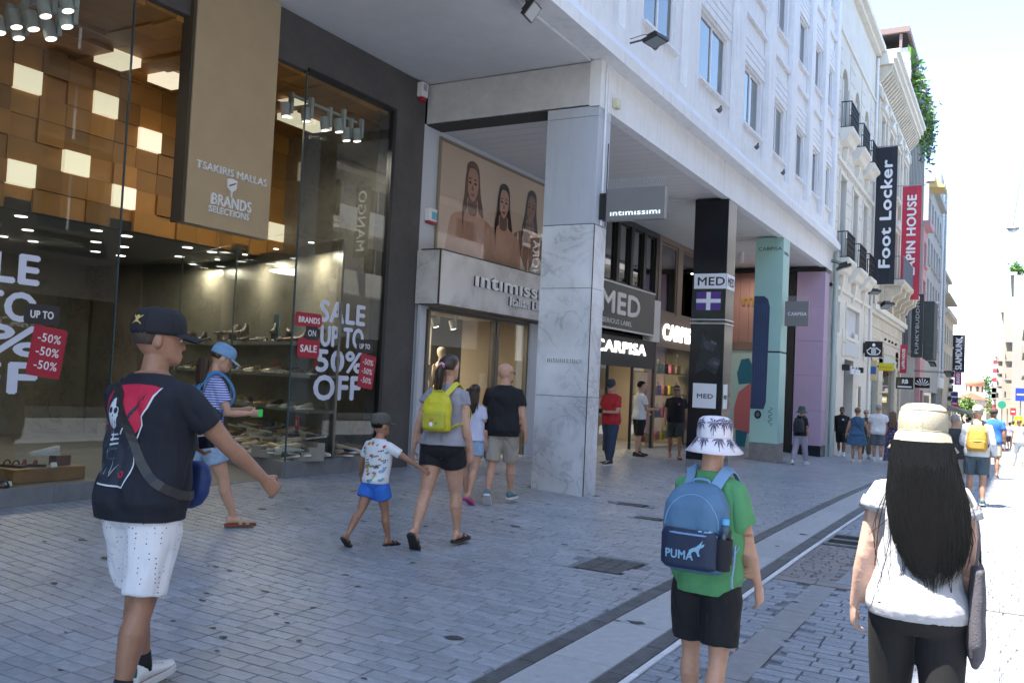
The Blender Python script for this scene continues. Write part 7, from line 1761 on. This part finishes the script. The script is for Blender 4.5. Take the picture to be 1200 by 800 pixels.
# ---- 3 boy holding her hand
P = make_person((-5.06, 6.56), 84, 1.16, 'm', 'tan', 1.02, dict(Lth=-22, Lkn=14, Lft=42, Rth=16, Rkn=4, Rft=0, Rsw=44, Rel=8, Rao=62, Lsw=4, Lel=22, Lao=34, Lcurl=40, Rcurl=20), (-14, 0), .007, 3, 'small boy in colourful printed tee and blue shorts holding a womans hand'); kid = P
shirt(P, cloth('white_print_cotton', (.66,.67,.70)), .50, .62, .012, name='tee_shirt', vox=.007, fold=.008); bottoms(P, lblue, .55, .022, fold=.008, vox=.007)
pc_ = [mat('toy_%s' % n_, c_, .8) for n_, c_ in (('red',(.55,.03,.03)),('yellow',(.65,.45,.04)),('green',(.06,.30,.14)),('teal',(.10,.38,.36)),('orange',(.60,.20,.04)),('blue',(.10,.30,.55)))]
pr = random.Random(12); sh = []
for k in range(40):
    x, y = pr.uniform(-.14,.14), pr.uniform(-.20,.15); r = pr.uniform(.008,.018); m_ = pc_[k % 6]; sh.append((ellp(x, y, r, r*pr.uniform(.7,1.1), 9, pr.random()), m_)); sh.append((ellp(x+r*.8, y+r*.8, r*.5, r*.5, 7), m_))
    if k % 2: sh.append((ellp(x, y, r*.4, r*.3, 6), pc_[(k+2) % 6]))
for k in range(9):
    x, y = pr.uniform(-.12,.1), pr.uniform(-.18,.12)
    for q in range(4): sh.append(([(x+q*.012,y+q*.003),(x+q*.012+.008,y+q*.003),(x+q*.012+.008,y+q*.003+.014),(x+q*.012,y+q*.003+.012)], black_print))
printed(P.shirt, sh, P.up((0,-.1,.68)), (1,0,0), (0,0,1), P.shirt, .0022, 'shirt_print', .014)
hair_short(P, hair_black); hat_cap(P, olive_c, name='cap')
for s in (-1, 1): sandal(P, s, strap_b, rub_b, 2)
S, E_, W, d1, d2, hd, pn, w_, hs = P.arm[-1]; e = at_person(P, 'water_bottle', 'small clear water bottle with blue cap held low by the boy', 'bottle'); bt = glass('clear_plastic', (.85,.92,.97), 1.5, .05, .8); c = W+hd*.05*hs+pn*.02; ax = (Vector((.2,.3,-1))).normalized()
b = B(); b.tube([c-ax*.09, c-ax*.08, c+ax*.02, c+ax*.06, c+ax*.075, c+ax*.09], [.022,.027,.027,.024,.012,.011], 14); b.build('bottle_body', bt, e, local=True, smooth=True); B().cyl(c+ax*.09, c+ax*.108, .013, .013, 12).build('bottle_cap', lblue, e, local=True)
# ---- 5 girl beyond, 6 bald man
P = make_person((-5.80, 9.38), 100, 1.42, 'f', 'light', 1.0, dict(Lth=12, Lkn=4, Rth=-14, Rkn=12, Rft=30), (0, 0), .011, 2, 'girl in lilac top and pink sandals behind the yellow backpack'); shirt(P, cloth('lilac_cotton', (.52,.52,.66)), .52, .5, .014, name='top'); bottoms(P, denim, .5, .014); hair_long(P, hair_brown, .3, 30, seed=9)
for s in (-1, 1): sandal(P, s, mat('pink_strap', (.62,.10,.35), .6), mat('pink_sole', (.45,.05,.25), .6))
P = make_person((-5.52, 9.64), 108, 1.69, 'm', 'light', 1.06, dict(Lth=-10, Lkn=16, Lft=40, Rth=14, Rkn=2, Rft=0, Rsw=-6, Rel=22, Rao=12, Lsw=8, Lel=14, Lao=10), (-52, -2), .008, 2, 'bald man in black tee and khaki shorts walking toward the marble pillar'); bald = P
shirt(P, black_cloth, .475, .58, .019, name='tee_shirt', fold=.014); bottoms(P, khaki, .93, .014, fold=.013); sunglasses(P, black_gloss)
b = B(); b.ell(P.hp((0,.33,.08)), .14*P.hh, .10*P.hh, .10*P.hh, 12, 8, P.hm); b.build('beard', hair_black, P.empty, local=True, smooth=True)
for s in (-1, 1): sneaker(P, s, grey_sneak, rub_w)
# ---- 7 8 9 men under the arcade
P = make_person((-6.73, 15.87), 245, 1.60, 'm', 'light', 1.15, dict(Rel=80, Rsw=10, Rin=45, Lel=80, Lsw=10, Lin=45, Lth=6, Rth=-4, Rkn=3), (25, -14), .011, 0, 'man in red polo shirt and jeans handling a camera behind the marble pillar'); shirt(P, cloth('red_cotton', (.42,.02,.03)), .48, .62, .013, name='polo_shirt', fold=.011); bottoms(P, jeans, 1.95, .012, name='jeans'); hair_short(P, hair_grey); hat_cap(P, mat('navy_cap', (.03,.035,.05), .8))
for s in (-1, 1): sneaker(P, s, rub_b, rub_w)
c = (P.arm[1][2]+P.arm[-1][2])/2+Vector((0,.06,.02)); e = at_person(P, 'camera', 'black camera held by the man in the red polo', 'camera'); B().box(c.x-.06, c.x+.06, c.y-.03, c.y+.03, c.z-.04, c.z+.04).build('camera_body', rub_b, e, local=True, bevel=.005); B().cyl(c+Vector((0,.03,0)), c+Vector((0,.11,0)), .035, .035).build('lens', black_metal, e, local=True)
P = make_person((-7.25, 18.75), 50, 1.65, 'm', 'light', 1.0, dict(Rel=85, Rsw=10, Rao=10, Rin=10, Lel=60, Lsw=10, Lth=8, Rth=-6, Rkn=3), (-12, -6), .012, 0, 'man in white tee and black shorts standing at the bag shop entrance'); shirt(P, white_cloth, .49, .6, .013, name='tee_shirt'); bottoms(P, black_cloth, .98, .016); hair_short(P, hair_black)
for s in (-1, 1): sneaker(P, s, rub_b, rub_b)
P = make_person((-6.66, 19.45), 292, 1.63, 'm', 'tan', 1.08, dict(Lth=14, Lkn=3, Rth=-12, Rkn=12, Rft=22, Lel=12, Rel=14, Rsw=8, Lsw=-4, Lcurl=55), (0, 0), .011, 1, 'man in black tee and sunglasses walking this way with a paper bag'); shirt(P, black_cloth, .49, .6, .012, name='tee_shirt'); bottoms(P, cloth('dark_camo', (.045,.05,.045)), .9, .016); hair_short(P, hair_stub); sunglasses(P, black_gloss)
b = B(); b.ell(P.hp((0,.30,.10)), .20*P.hh, .16*P.hh, .13*P.hh, 12, 8, P.hm); b.build('beard', hair_grey, P.empty, local=True, smooth=True)
printed(P.shirt, [(ellp(.055,.03,.028,.028), mat('badge_red', (.5,.06,.05), .7)), (ellp(.055,.03,.014,.014), mat('badge_blue', (.05,.15,.4), .7))], P.up((0,.1,.73)), (-1,0,0), (0,0,1), P.shirt, .003, 'chest_badge', .012)
for s in (-1, 1): sandal(P, s, strap_b, rub_b, 1)
c = P.arm[-1][2]; e = at_person(P, 'paper_bag', 'small brown paper bag carried by the man in sunglasses', 'bag'); B().prism([(-.09,-.42),(.09,-.42),(.085,-.16),(-.085,-.16)], lambda u, v, d: (c.x+d, c.y+u, c.z+v), -.045, .045).build('bag_body', mat('kraft_paper', (.38,.27,.17), .8), e, local=True)
for q in (-.04, .04): B().tube(spline([(c.x+q,c.y-.04,c.z-.16),(c.x+q*.4,c.y-.015,c.z-.08),(c.x+q*.4,c.y+.015,c.z-.08),(c.x+q,c.y+.04,c.z-.16)], 3), .003, 5).build('bag_handle', mat('kraft_paper', (.38,.27,.17), .8), e, local=True)

# ---- 10 boy with the palm tree bucket hat
P = make_person((-1.20, 4.03), 86, 1.43, 'm', 'light', .80, dict(Lth=8, Lkn=2, Rth=-8, Rkn=8, Rft=14, Rsw=6, Rel=12, Rao=13, Lsw=20, Lel=25, Lao=10), (14, -3), .0062, 1, 'boy in green tee and palm tree bucket hat wearing a blue backpack'); boy = P
shirt(P, green_cloth, .468, .66, .018, name='tee_shirt', fold=.022, sl_loose=.014, vox=.006); bottoms(P, black_cloth, .82, .020, fold=.014, vox=.007)
b = B()
for s in (-1, 1):
    h_, k_ = P.hips[s], P.knees[s]; d_ = (k_-h_).normalized(); pts = [h_+d_*t_*(k_-h_).length+Vector((s*(.075-.008*t_),0,0)) for t_ in (.2,.4,.6,.8,.88)]; ribbon(b, pts, .014, .004, (s,0,0))
b.build('side_stripe', mat('stripe_pink', (.5,.25,.24), .8), P.empty, local=True)
hair_short(P, hair_stub); 
for s in (-1, 1): sneaker(P, s, rub_b, rub_w)
hw = mat('white_hat_cotton', (.70,.69,.78), .85, bump=(240,.2), nz=(9,.05)); ho = hat_bucket(P, hw, 4, s=.97, band=mat('hat_seam', (.5,.5,.56), .8), brim=.70)
ink = mat('palm_print', (.07,.06,.13), .8); br_ = [c for c in ho.children if c.name.startswith('brim')][0]
def palm(cx, cy, s, a=0):
    out = []
    for k in range(9):
        t_ = a+k*.72; l = s*(1-.12*(k % 3)); ex, ey = cx+l*math.cos(t_), cy+l*math.sin(t_)-.25*l; mx, my = cx+.55*l*math.cos(t_), cy+.55*l*math.sin(t_)+.06*l; nx, ny = -math.sin(t_)*s*.11, math.cos(t_)*s*.11
        out.append(([(cx,cy),(mx-nx,my-ny),(ex,ey),(mx+nx,my+ny)], ink))
        for q in (.35,.6,.8): px_, py_ = cx+l*q*math.cos(t_), cy+l*q*math.sin(t_)-.1*l*q; out.append(([(px_-nx*.2,py_-ny*.2),(px_-nx*2.2,py_-ny*2.2-s*.08),(px_+s*.03,py_)], ink)); out.append(([(px_-nx*.2,py_-ny*.2),(px_+nx*2.2,py_+ny*2.2-s*.08),(px_+s*.03,py_)], ink))
    out.append(([(cx-s*.04,cy),(cx+s*.04,cy),(cx+s*.02,cy-s*1.5),(cx-s*.06,cy-s*1.5)], ink)); return out
for ai in range(0, 360, 36):
    Ud = (P.hm @ rzm(R(ai))) @ Vector((1,0,0)); pr = random.Random(ai)
    printed(ho, palm(pr.uniform(-.01,.01), pr.uniform(.01,.03), .036, ai), P.hp((0,-.05,.80)), Ud, (0,0,1), ho, .0018, 'palm_print', .012)
    Ud = (P.hm @ rzm(R(ai+18))) @ Vector((1,0,0)); Nd = Ud.cross(Vector((0,0,1)))
    Vd = (Vector((0,0,1))*.75 - Nd*.65).normalized()
    printed(br_, palm(0, 0, .036, ai+1), P.hp((0,-.05,.40))+Nd*.068, Ud, Vd, ho, .0018, 'palm_print', .012)
bp = backpack(P, mat('steel_blue_nylon', (.075,.165,.29), .6, nz=(6,.08), bump=(220,.15)), .285, .385, .15, .675, 'steel blue backpack with navy pocket on the boy in green', pocket=(.06,.50,.92), pocket_m=mat('dark_navy_nylon', (.012,.022,.06), .55, bump=(220,.15)), strap_m=mat('pale_blue_strap', (.16,.30,.52), .6), vox=.006, fold=.008, taper=.92)
c = P.pc; lg = mat('pale_blue_print', (.22,.42,.60), .6)
printed_text(P.pocket, 'PUMA', Vector((c.x-.095, c.y-.15, c.z-.125)), (1,0,.0), (0,0,1), .036, lg, P.pe, .125, .09, .003)
cat_ = [(.0,.0),(.018,.012),(.03,.016),(.045,.028),(.062,.048),(.056,.028),(.07,.034),(.066,.022),(.05,.012),(.046,-.004),(.052,-.02),(.042,-.022),(.034,-.004),(.022,-.002),(.004,-.02),(-.006,-.018),(.006,-.006)]
printed(P.pocket, [([(x+.03, y) for x, y in cat_], lg)], Vector((c.x-.02, c.y-.15, c.z-.085)), (1,0,0), (0,0,1), P.pe, .003, 'leaping_cat_print', .01)
printed(P.pocket, [(ellp(-.075,.055,.03,.003,8), lg), (ellp(.07,.048,.04,.0035,8), lg)], Vector((c.x, c.y-.15, c.z-.05)), (1,0,0), (0,0,1), P.pe, .003, 'piping', .012)
e = at_person(P, 'water_bottle', 'water bottle with light blue cap in the side net of the boys backpack', 'bottle'); q0 = Vector((c.x+.150, c.y-.045, c.z-.15)); b = B()
b.tube([q0, q0+Vector((0,0,.01)), q0+Vector((.0,0,.06)), q0+Vector((0,0,.065)), q0+Vector((0,0,.13)), q0+Vector((0,0,.165)), q0+Vector((0,0,.185))], [.026,.031,.031,.029,.031,.026,.013], 18); b.build('bottle_body', bt, e, local=True, smooth=True); B().cyl(q0+Vector((0,0,.185)), q0+Vector((0,0,.207)), .0155, .0155, 16).build('bottle_cap', mat('sky_blue_cap', (.10,.42,.80), .4), e, local=True)
B().cyl(q0+Vector((0,0,.02)), q0+Vector((0,0,.155)), .0255, .0255, 16).build('water', glass('water', (.75,.85,.92), 1.33, 0, .8), e, local=True)
b = B(); b.tube([q0+Vector((-.004,0,-.01)), q0+Vector((-.004,0,.03)), q0+Vector((-.004,0,.125))], [.030,.038,.037], 18, False); b.build('net_pocket', mat('black_mesh', (.012,.013,.02), .8), bp, local=True, smooth=True)
b = B(); ribbon(b, [q0+Vector((.02,.07,.09)), q0+Vector((.02,.06,.0)), q0+Vector((.015,.055,-.05)), q0+Vector((.02,.05,-.09))], .02, .003, (1,0,0)); b.build('webbing_end', mat('pale_blue_strap', (.16,.30,.52), .6), bp, local=True)

# ---- 11 woman with the cream bucket hat and long black hair
P = make_person((-.31, 3.80), 94, 1.53, 'f', 'fair', 1.02, dict(Lth=8, Lkn=3, Rth=-8, Rkn=8, Rft=14, Lsw=-2, Lel=16, Lao=13, Lcurl=30, Rsw=2, Rel=30, Rao=9, Rin=10), (0, -4), .0062, 1, 'woman with very long black hair and cream bucket hat in the right foreground'); lady = P
lace = mat('white_lace_cotton', (.40,.40,.43), .9, nz=(12,.06), bump=(60,.5))
shirt(P, mat('white_crinkled_cotton', (.40,.40,.43), .9, nz=(5,.04), bump=(22,.3)), .492, .22, .012, name='blouse', fold=.007, flare=.0, vox=.007, sl_loose=.012)
bottoms(P, mat('black_leggings', (.005,.005,.006), .85, nz=(8,.2)), 1.9, .012, name='leggings', fold=.002, tight=True, vox=.008, waist=.528)
for s in (-1, 1):
    S, E_, W, d1, d2 = P.arm[s][:5]; b = B(); n = 20; rings = []
    a_ = S+d1*.022*P.H; sd_ = d1.orthogonal().normalized(); s2 = d1.cross(sd_)
    for t_, r_ in ((0,.040),(.016,.042),(.032,.044),(.030,.040),(.0,.037)): rings.append([a_+d1*t_*P.H+(sd_*math.cos(2*math.pi*k/n)+s2*math.sin(2*math.pi*k/n))*(r_*P.H*(1+.03*(k % 2))) for k in range(n)])
    b.loft(rings, cap=False); b.build('lace_sleeve', lace, P.empty, local=True, smooth=True)
    sneaker(P, s, rub_b, rub_w)
hair_long(P, hair_black, .505, 1300, seed=5, r0=.0030, drift=(.05,0), hatted=True, bk=.022, prof=((0,.40,.28),(.18,.46,.28),(.42,.55,.22),(.7,.52,.16),(.88,.36,.12),(1,.18,.07))); hat_bucket(P, cream_hat, 2, s=1.0, band=mat('cream_seam', (.42,.38,.29), .8), brim=.62)
rn = random.Random(77); b = B(); o0 = P.hp((0,0,0))
for k in range(26):
    u = rn.uniform(-1.1, .0) if k < 20 else rn.uniform(.6, 1.25); ln = rn.uniform(.2,.5); pts = [o0+Vector((u*.07, -.06, .05)), o0+Vector((u*.10, -.10, -.05)), o0+Vector((u*.13+rn.gauss(0,.02), -.125, -.05-ln*.5)), o0+Vector((u*.13+rn.gauss(0,.04), -.13, -.05-ln))]
    b.tube(spline(pts, 3), .0012, 3)
b.build('loose_hair_strand', hair_black, P.empty, local=True)['kind'] = 'stuff'
# tote bag on her right shoulder
e = at_person(P, 'tote_bag', 'dark grey cloth tote bag hanging from the shoulder of the woman in the cream hat', 'bag'); tm = mat('charcoal_canvas', (.085,.08,.095), .9, nz=(7,.15), bump=(200,.4))
S = P.arm[1][0]; bx_ = S.x+.062; b = B(); rings = []
for z, w_, t_ in ((.71,.105,.018),(.705,.12,.022),(.62,.125,.028),(.50,.12,.034),(.46,.10,.028),(.42,.02,.010)):
    zz = P.up((0,0,0)).z + z*P.H*.86+.10*P.H*.2; rings.append([Vector((bx_+v.x, S.y+.0+v.y, zz)) for v in sell(0,0,0,t_,w_,20,2.6)])
b.loft(rings); fused('bag_body', b, .007, tm, e, fold=.006, fscale=(14,10,3)); ztop = rings[0][0].z
for q in (-1, 1): b = B(); pts = spline([(bx_+q*.012,S.y+q*.07,ztop-.03),(bx_,S.y+q*.055,ztop+.12),(S.x+.03,S.y+q*.03,S.z+.0),(S.x-.005,S.y+q*.012,S.z+.052)], 4); ribbon(b, pts, .028, .003, (1,q*.3,.3)); b.build('bag_strap', tm, e, local=True)

# ---- group near the cream house and the man with the ochre backpack
dark_pack = mat('black_nylon', (.015,.018,.024), .6)
P = make_person((-4.68, 23.23), 82, 1.45, 'f', 'light', .95, dict(Lth=-16, Lkn=8, Lft=24, Rth=16, Rkn=2, Lel=30, Rel=30), (0, 0), .013, 2, 'person in dark green bucket hat and lilac trousers by the mint pillar'); shirt(P, black_cloth, .5, .6, .012, vox=.013); bottoms(P, cloth('lilac_grey_cotton', (.34,.32,.40)), 1.92, .012, name='trousers', vox=.013); hat_bucket(P, mat('dark_green_cotton', (.05,.08,.07), .9), 0); hair_short(P, hair_black); backpack(P, dark_pack, .27, .36, .14, .68, 'black backpack on the person in the dark green hat', vox=.012)
for s in (-1, 1): sneaker(P, s, white_leather, rub_w)
P = make_person((-4.85, 30.4), 272, 1.58, 'm', 'brown', 1.12, dict(Lth=12, Lkn=3, Rth=-12, Rkn=10, Rft=20, Lel=12, Rel=20), (0, 0), .014, 0, 'bearded man all in black walking this way beside the cream house'); shirt(P, black_cloth, .48, .62, .013, vox=.013); bottoms(P, black_cloth, .95, .016, vox=.013); hair_short(P, hair_black); b = B(); b.ell(P.hp((0,.30,.10)), .20*P.hh, .16*P.hh, .13*P.hh, 12, 8, P.hm); b.build('beard', hair_black, P.empty, local=True)
printed(P.shirt, [(ellp(.05,.03,.03,.02), white_print)], P.up((0,.1,.73)), (-1,0,0), (0,0,1), P.shirt, .004, 'chest_logo', .02); sunglasses(P, black_gloss)
for s in (-1, 1): sneaker(P, s, white_leather, rub_w, sock=white_cloth)
P = make_person((-3.92, 27.2), 96, 1.57, 'f', 'light', 1.2, dict(Lth=8, Rth=-8, Rkn=6, Rsw=22, Rao=22, Rel=8, Lao=18), (0, 0), .014, 0, 'woman in sleeveless blue denim dress with crossbody strap'); dn = mat('blue_denim_dress', (.045,.11,.21), .9, nz=(18,.3)); shirt(P, dn, .5, 0, .012, name='dress_top', vox=.013); skirt(P, dn, .33, .6, .06); hair_short(P, hair_fair, sc=1.12)
b = B(); pts = [P.up(v) for v in ((-.07,-.03,.83),(-.03,-.09,.75),(.05,-.10,.64),(.11,-.05,.55))]; ribbon(b, spline(pts, 4), .02, .004, (0,-1,0)); b.build('crossbody_strap', strap_b, P.empty, local=True)
for s in (-1, 1): sneaker(P, s, white_leather, rub_w)
P = make_person((-4.2, 31.0), 285, 1.56, 'f', 'fair', 1.0, dict(Lth=8, Rth=-6), (0, 0), .016, 0, 'fair woman with sunglasses facing this way behind the blue dress'); shirt(P, cloth('dark_olive_top', (.05,.05,.04)), .5, .3, .012, vox=.014); bottoms(P, cloth('olive_trousers', (.10,.10,.06)), 1.8, .016, name='trousers', vox=.014); hair_short(P, hair_grey, sc=1.1); sunglasses(P, black_gloss)
for s in (-1, 1): sandal(P, s, strap_b, cork)
P = make_person((-3.58, 29.0), 92, 1.72, 'm', 'light', 1.15, dict(Lth=6, Rth=-6, Rkn=4, Lao=12, Rao=12), (0, 0), .014, 0, 'man in white tee and grey shorts seen from behind among the group'); shirt(P, white_cloth, .48, .6, .014, vox=.013); bottoms(P, cloth('slate_cotton', (.12,.14,.17)), .9, .02, vox=.013); hair_short(P, hair_grey, sc=1.0)
for s in (-1, 1): sneaker(P, s, white_leather, rub_w, sock=white_cloth)
P = make_person((-3.0, 27.5), 88, 1.52, 'f', 'light', 1.05, dict(Lth=8, Rth=-8, Rkn=4), (0, 0), .014, 0, 'woman with long brown hair in a dark flowered dress nearest the cream hat'); fl_ = blobs_mat('flowered_cotton', (.03,.035,.10), [(.45,.10,.12),(.30,.30,.45),(.5,.4,.35)], 26); shirt(P, fl_, .5, 0, .012, name='dress_top', vox=.013); skirt(P, fl_, .08, .6, .025); hair_long(P, hair_fair, .42, 40, seed=6)
for s in (-1, 1): sandal(P, s, strap_b, cork)
P = make_person((-.52, 16.2), 92, 1.56, 'm', 'light', 1.0, dict(Lth=8, Lkn=2, Rth=-8, Rkn=6, Rft=10, Lel=55, Lin=35, Lsw=8, Rel=10, Rao=14), (0, -6), .010, 1, 'man in white long sleeved shirt and pale cap with an ochre backpack'); shirt(P, cloth('white_linen', (.66,.68,.72)), .49, 1.85, .014, vox=.010, fold=.012); bottoms(P, cloth('teal_grey_cotton', (.07,.11,.14)), .85, .018, vox=.010); hat_cap(P, mat('sage_cap', (.36,.40,.33), .85)); hair_short(P, hair_grey)
backpack(P, mat('ochre_nylon', (.50,.31,.05), .6, nz=(8,.1), bump=(200,.2)), .30, .42, .16, .68, 'ochre backpack on the man in the pale cap', pocket=(.08,.42,.8), strap_m=strap_b, vox=.009)
for s in (-1, 1): sneaker(P, s, grey_sneak, rub_w)
P = make_person((-.86, 16.6), 100, 1.42, 'm', 'light', 1.05, dict(Lel=70, Lin=30, Rel=70, Rin=30, Lsw=8, Rsw=8, Lth=6, Rth=-6), (0, -10), .012, 1, 'shorter man in dark tee beside the ochre backpack, camera at his hip'); shirt(P, cloth('charcoal_cotton', (.05,.05,.055)), .49, .6, .013, vox=.012); bottoms(P, cloth('stone_cotton', (.32,.31,.28)), .95, .018, vox=.012); hair_short(P, hair_grey, sc=.98)
for s in (-1, 1): sneaker(P, s, grey_sneak, rub_w)
# far crowd: six figures built once, then copied with other clothes colours
crowd_m = mat('crowd_cloth', (.5,.5,.5), .85, objcol=True); protos = []
for k, (sx, kk) in enumerate((('m','light'),('f','light'),('m','tan'),('f','fair'),('m','brown'),('f','tan'))):
    P = make_person((0, -40-k), 90, 1.66 if sx == 'f' else 1.76, sx, kk, 1.0+.04*(k % 3), dict(Lth=(-14,10,16)[k % 3], Lkn=8, Lft=14, Rth=(14,-10,-14)[k % 3], Rkn=6, Rft=8, Lsw=10, Rsw=-10), (0, 0), .022, 1, 'crowd figure', lod=True, face=False)
    s_ = shirt(P, crowd_m, .49, (.6,.3)[sx == 'f'], .013, vox=.02, fold=0); b_ = bottoms(P, crowd_m, (.9,1.9,.9,.5,1.9,1.8)[k], .016, vox=.02, fold=0, name=('shorts','trousers')[k in (1,4,5)]); hair_short(P, (hair_black,hair_fair,hair_stub,hair_brown,hair_black,hair_grey)[k], sc=1.08)
    protos.append(P.empty)
shirt_c = [('white',(.68,.69,.72)),('pale blue',(.30,.45,.68)),('black',(.02,.02,.025)),('royal blue',(.03,.15,.50)),('beige',(.50,.42,.32)),('pink',(.58,.25,.30)),('grey',(.28,.28,.30)),('lilac',(.42,.36,.58)),('cream',(.62,.58,.48)),('red',(.45,.04,.05)),('teal',(.05,.26,.28)),('olive',(.13,.14,.07))]
bot_c = [('black',(.015,.015,.02)),('denim blue',(.10,.18,.32)),('beige',(.42,.36,.27)),('white',(.62,.62,.62)),('grey',(.16,.17,.19))]
cr = random.Random(31); spots = [(-.45,25.0,'royal blue'),(.12,34.0,'white'),(.5,40.0,'white'),(.45,46,'lilac'),(-2.6,38.5,'pale blue'),(-3.2,41,'black')]
for k in range(74):
    Y = 42+(k/74)**1.3*125; side = -5.0-(max(0, Y-90)*.065) ; right = min(.9, 2.5-.03*max(0, Y-60)) if Y < 120 else -1.5-(Y-120)*.02
    spots.append((cr.uniform(side+.4, right-.3), Y+cr.uniform(-1.5,1.5), None))
used = {}
for k, (x, y, cn) in enumerate(spots):
    pi = cr.randrange(6); src = protos[pi]; c = copy_tree(src); sc_ = cr.choice(shirt_c) if cn is None else next(q for q in shirt_c if q[0] == cn); bc_ = cr.choice(bot_c)
    c.location = (x, y, zg(x, y)); c.rotation_euler = (0, 0, cr.choice((0, 0, 0, math.pi))+cr.uniform(-.25,.25)); c.scale = (1,1,1); s0 = cr.uniform(.88, 1.0); c.scale = (s0,)*3
    for ch in c.children:
        if ch.name.startswith('shirt'): ch.color = (*sc_[1], 1)
        if ch.name.startswith(('shorts','trousers')): ch.color = (*bc_[1], 1)
    key = '%s in %s top and %s %s' % ('man' if pi in (0,2,4) else 'woman', sc_[0], bc_[0], 'trousers' if pi in (1,4,5) else 'shorts'); used[key] = used.get(key, 0)+1
    where = 'close behind the ochre backpack' if y < 48 and x > -1.5 else ('by the ornate building' if y < 50 else ('by the finned building' if y < 64 else ('before the perforated tower' if y < 85 else ('in the far crowd' if y < 125 else 'near the church'))))
    c['label'] = key+' '+where+('' if used[key] == 1 else ', %s one' % ordn[used[key]-1]); c['category'] = 'person'; c['group'] = 'passers-by down the street'
for p in protos:
    for ch in list(p.children): bpy.data.objects.remove(ch)
    bpy.data.objects.remove(p)
# mannequins in the lingerie window
def mannequin(x, y, z, m, label, dark=False):
    P = make_person((x, y), -20, 1.62, 'f', 'fair', .86, dict(Lao=12, Rao=12), (0,0), .012, 0, label, lod=True, face=False)
    P.empty.name = 'mannequin'; P.empty['category'] = 'mannequin'; P.empty.location.z = z; P.body.data.materials.clear(); P.body.data.materials.append(m)
    shirt(P, mat('lace_bralette', (.62,.52,.42) if not dark else (.55,.5,.6), .8, nz=(20,.2)), .70, 0, .003, name='bralette', vox=.012, fold=0, neck=.79); bottoms(P, mat('ivory_shorts', (.62,.58,.52), .8), .1, .004, name='briefs', vox=.012, fold=0)
mp = mat('mannequin_plaster', (.60,.50,.42), .5); mannequin(-8.75, 12.45, .47, mp, 'mannequin in lace bralette at the left of the lingerie window'); mannequin(-8.85, 13.15, .47, mp, 'second mannequin beside the first, nearer the door')
for o in bpy.data.objects:
    if o.name == 'mannequin' or o.name.startswith('mannequin.'): pass
o = B().box(-9.3, -8.3, 12.0, 13.5, .16, .46).build('window_podium', cream_trim); tag(o, 'low pale podium under the two mannequins', 'podium')
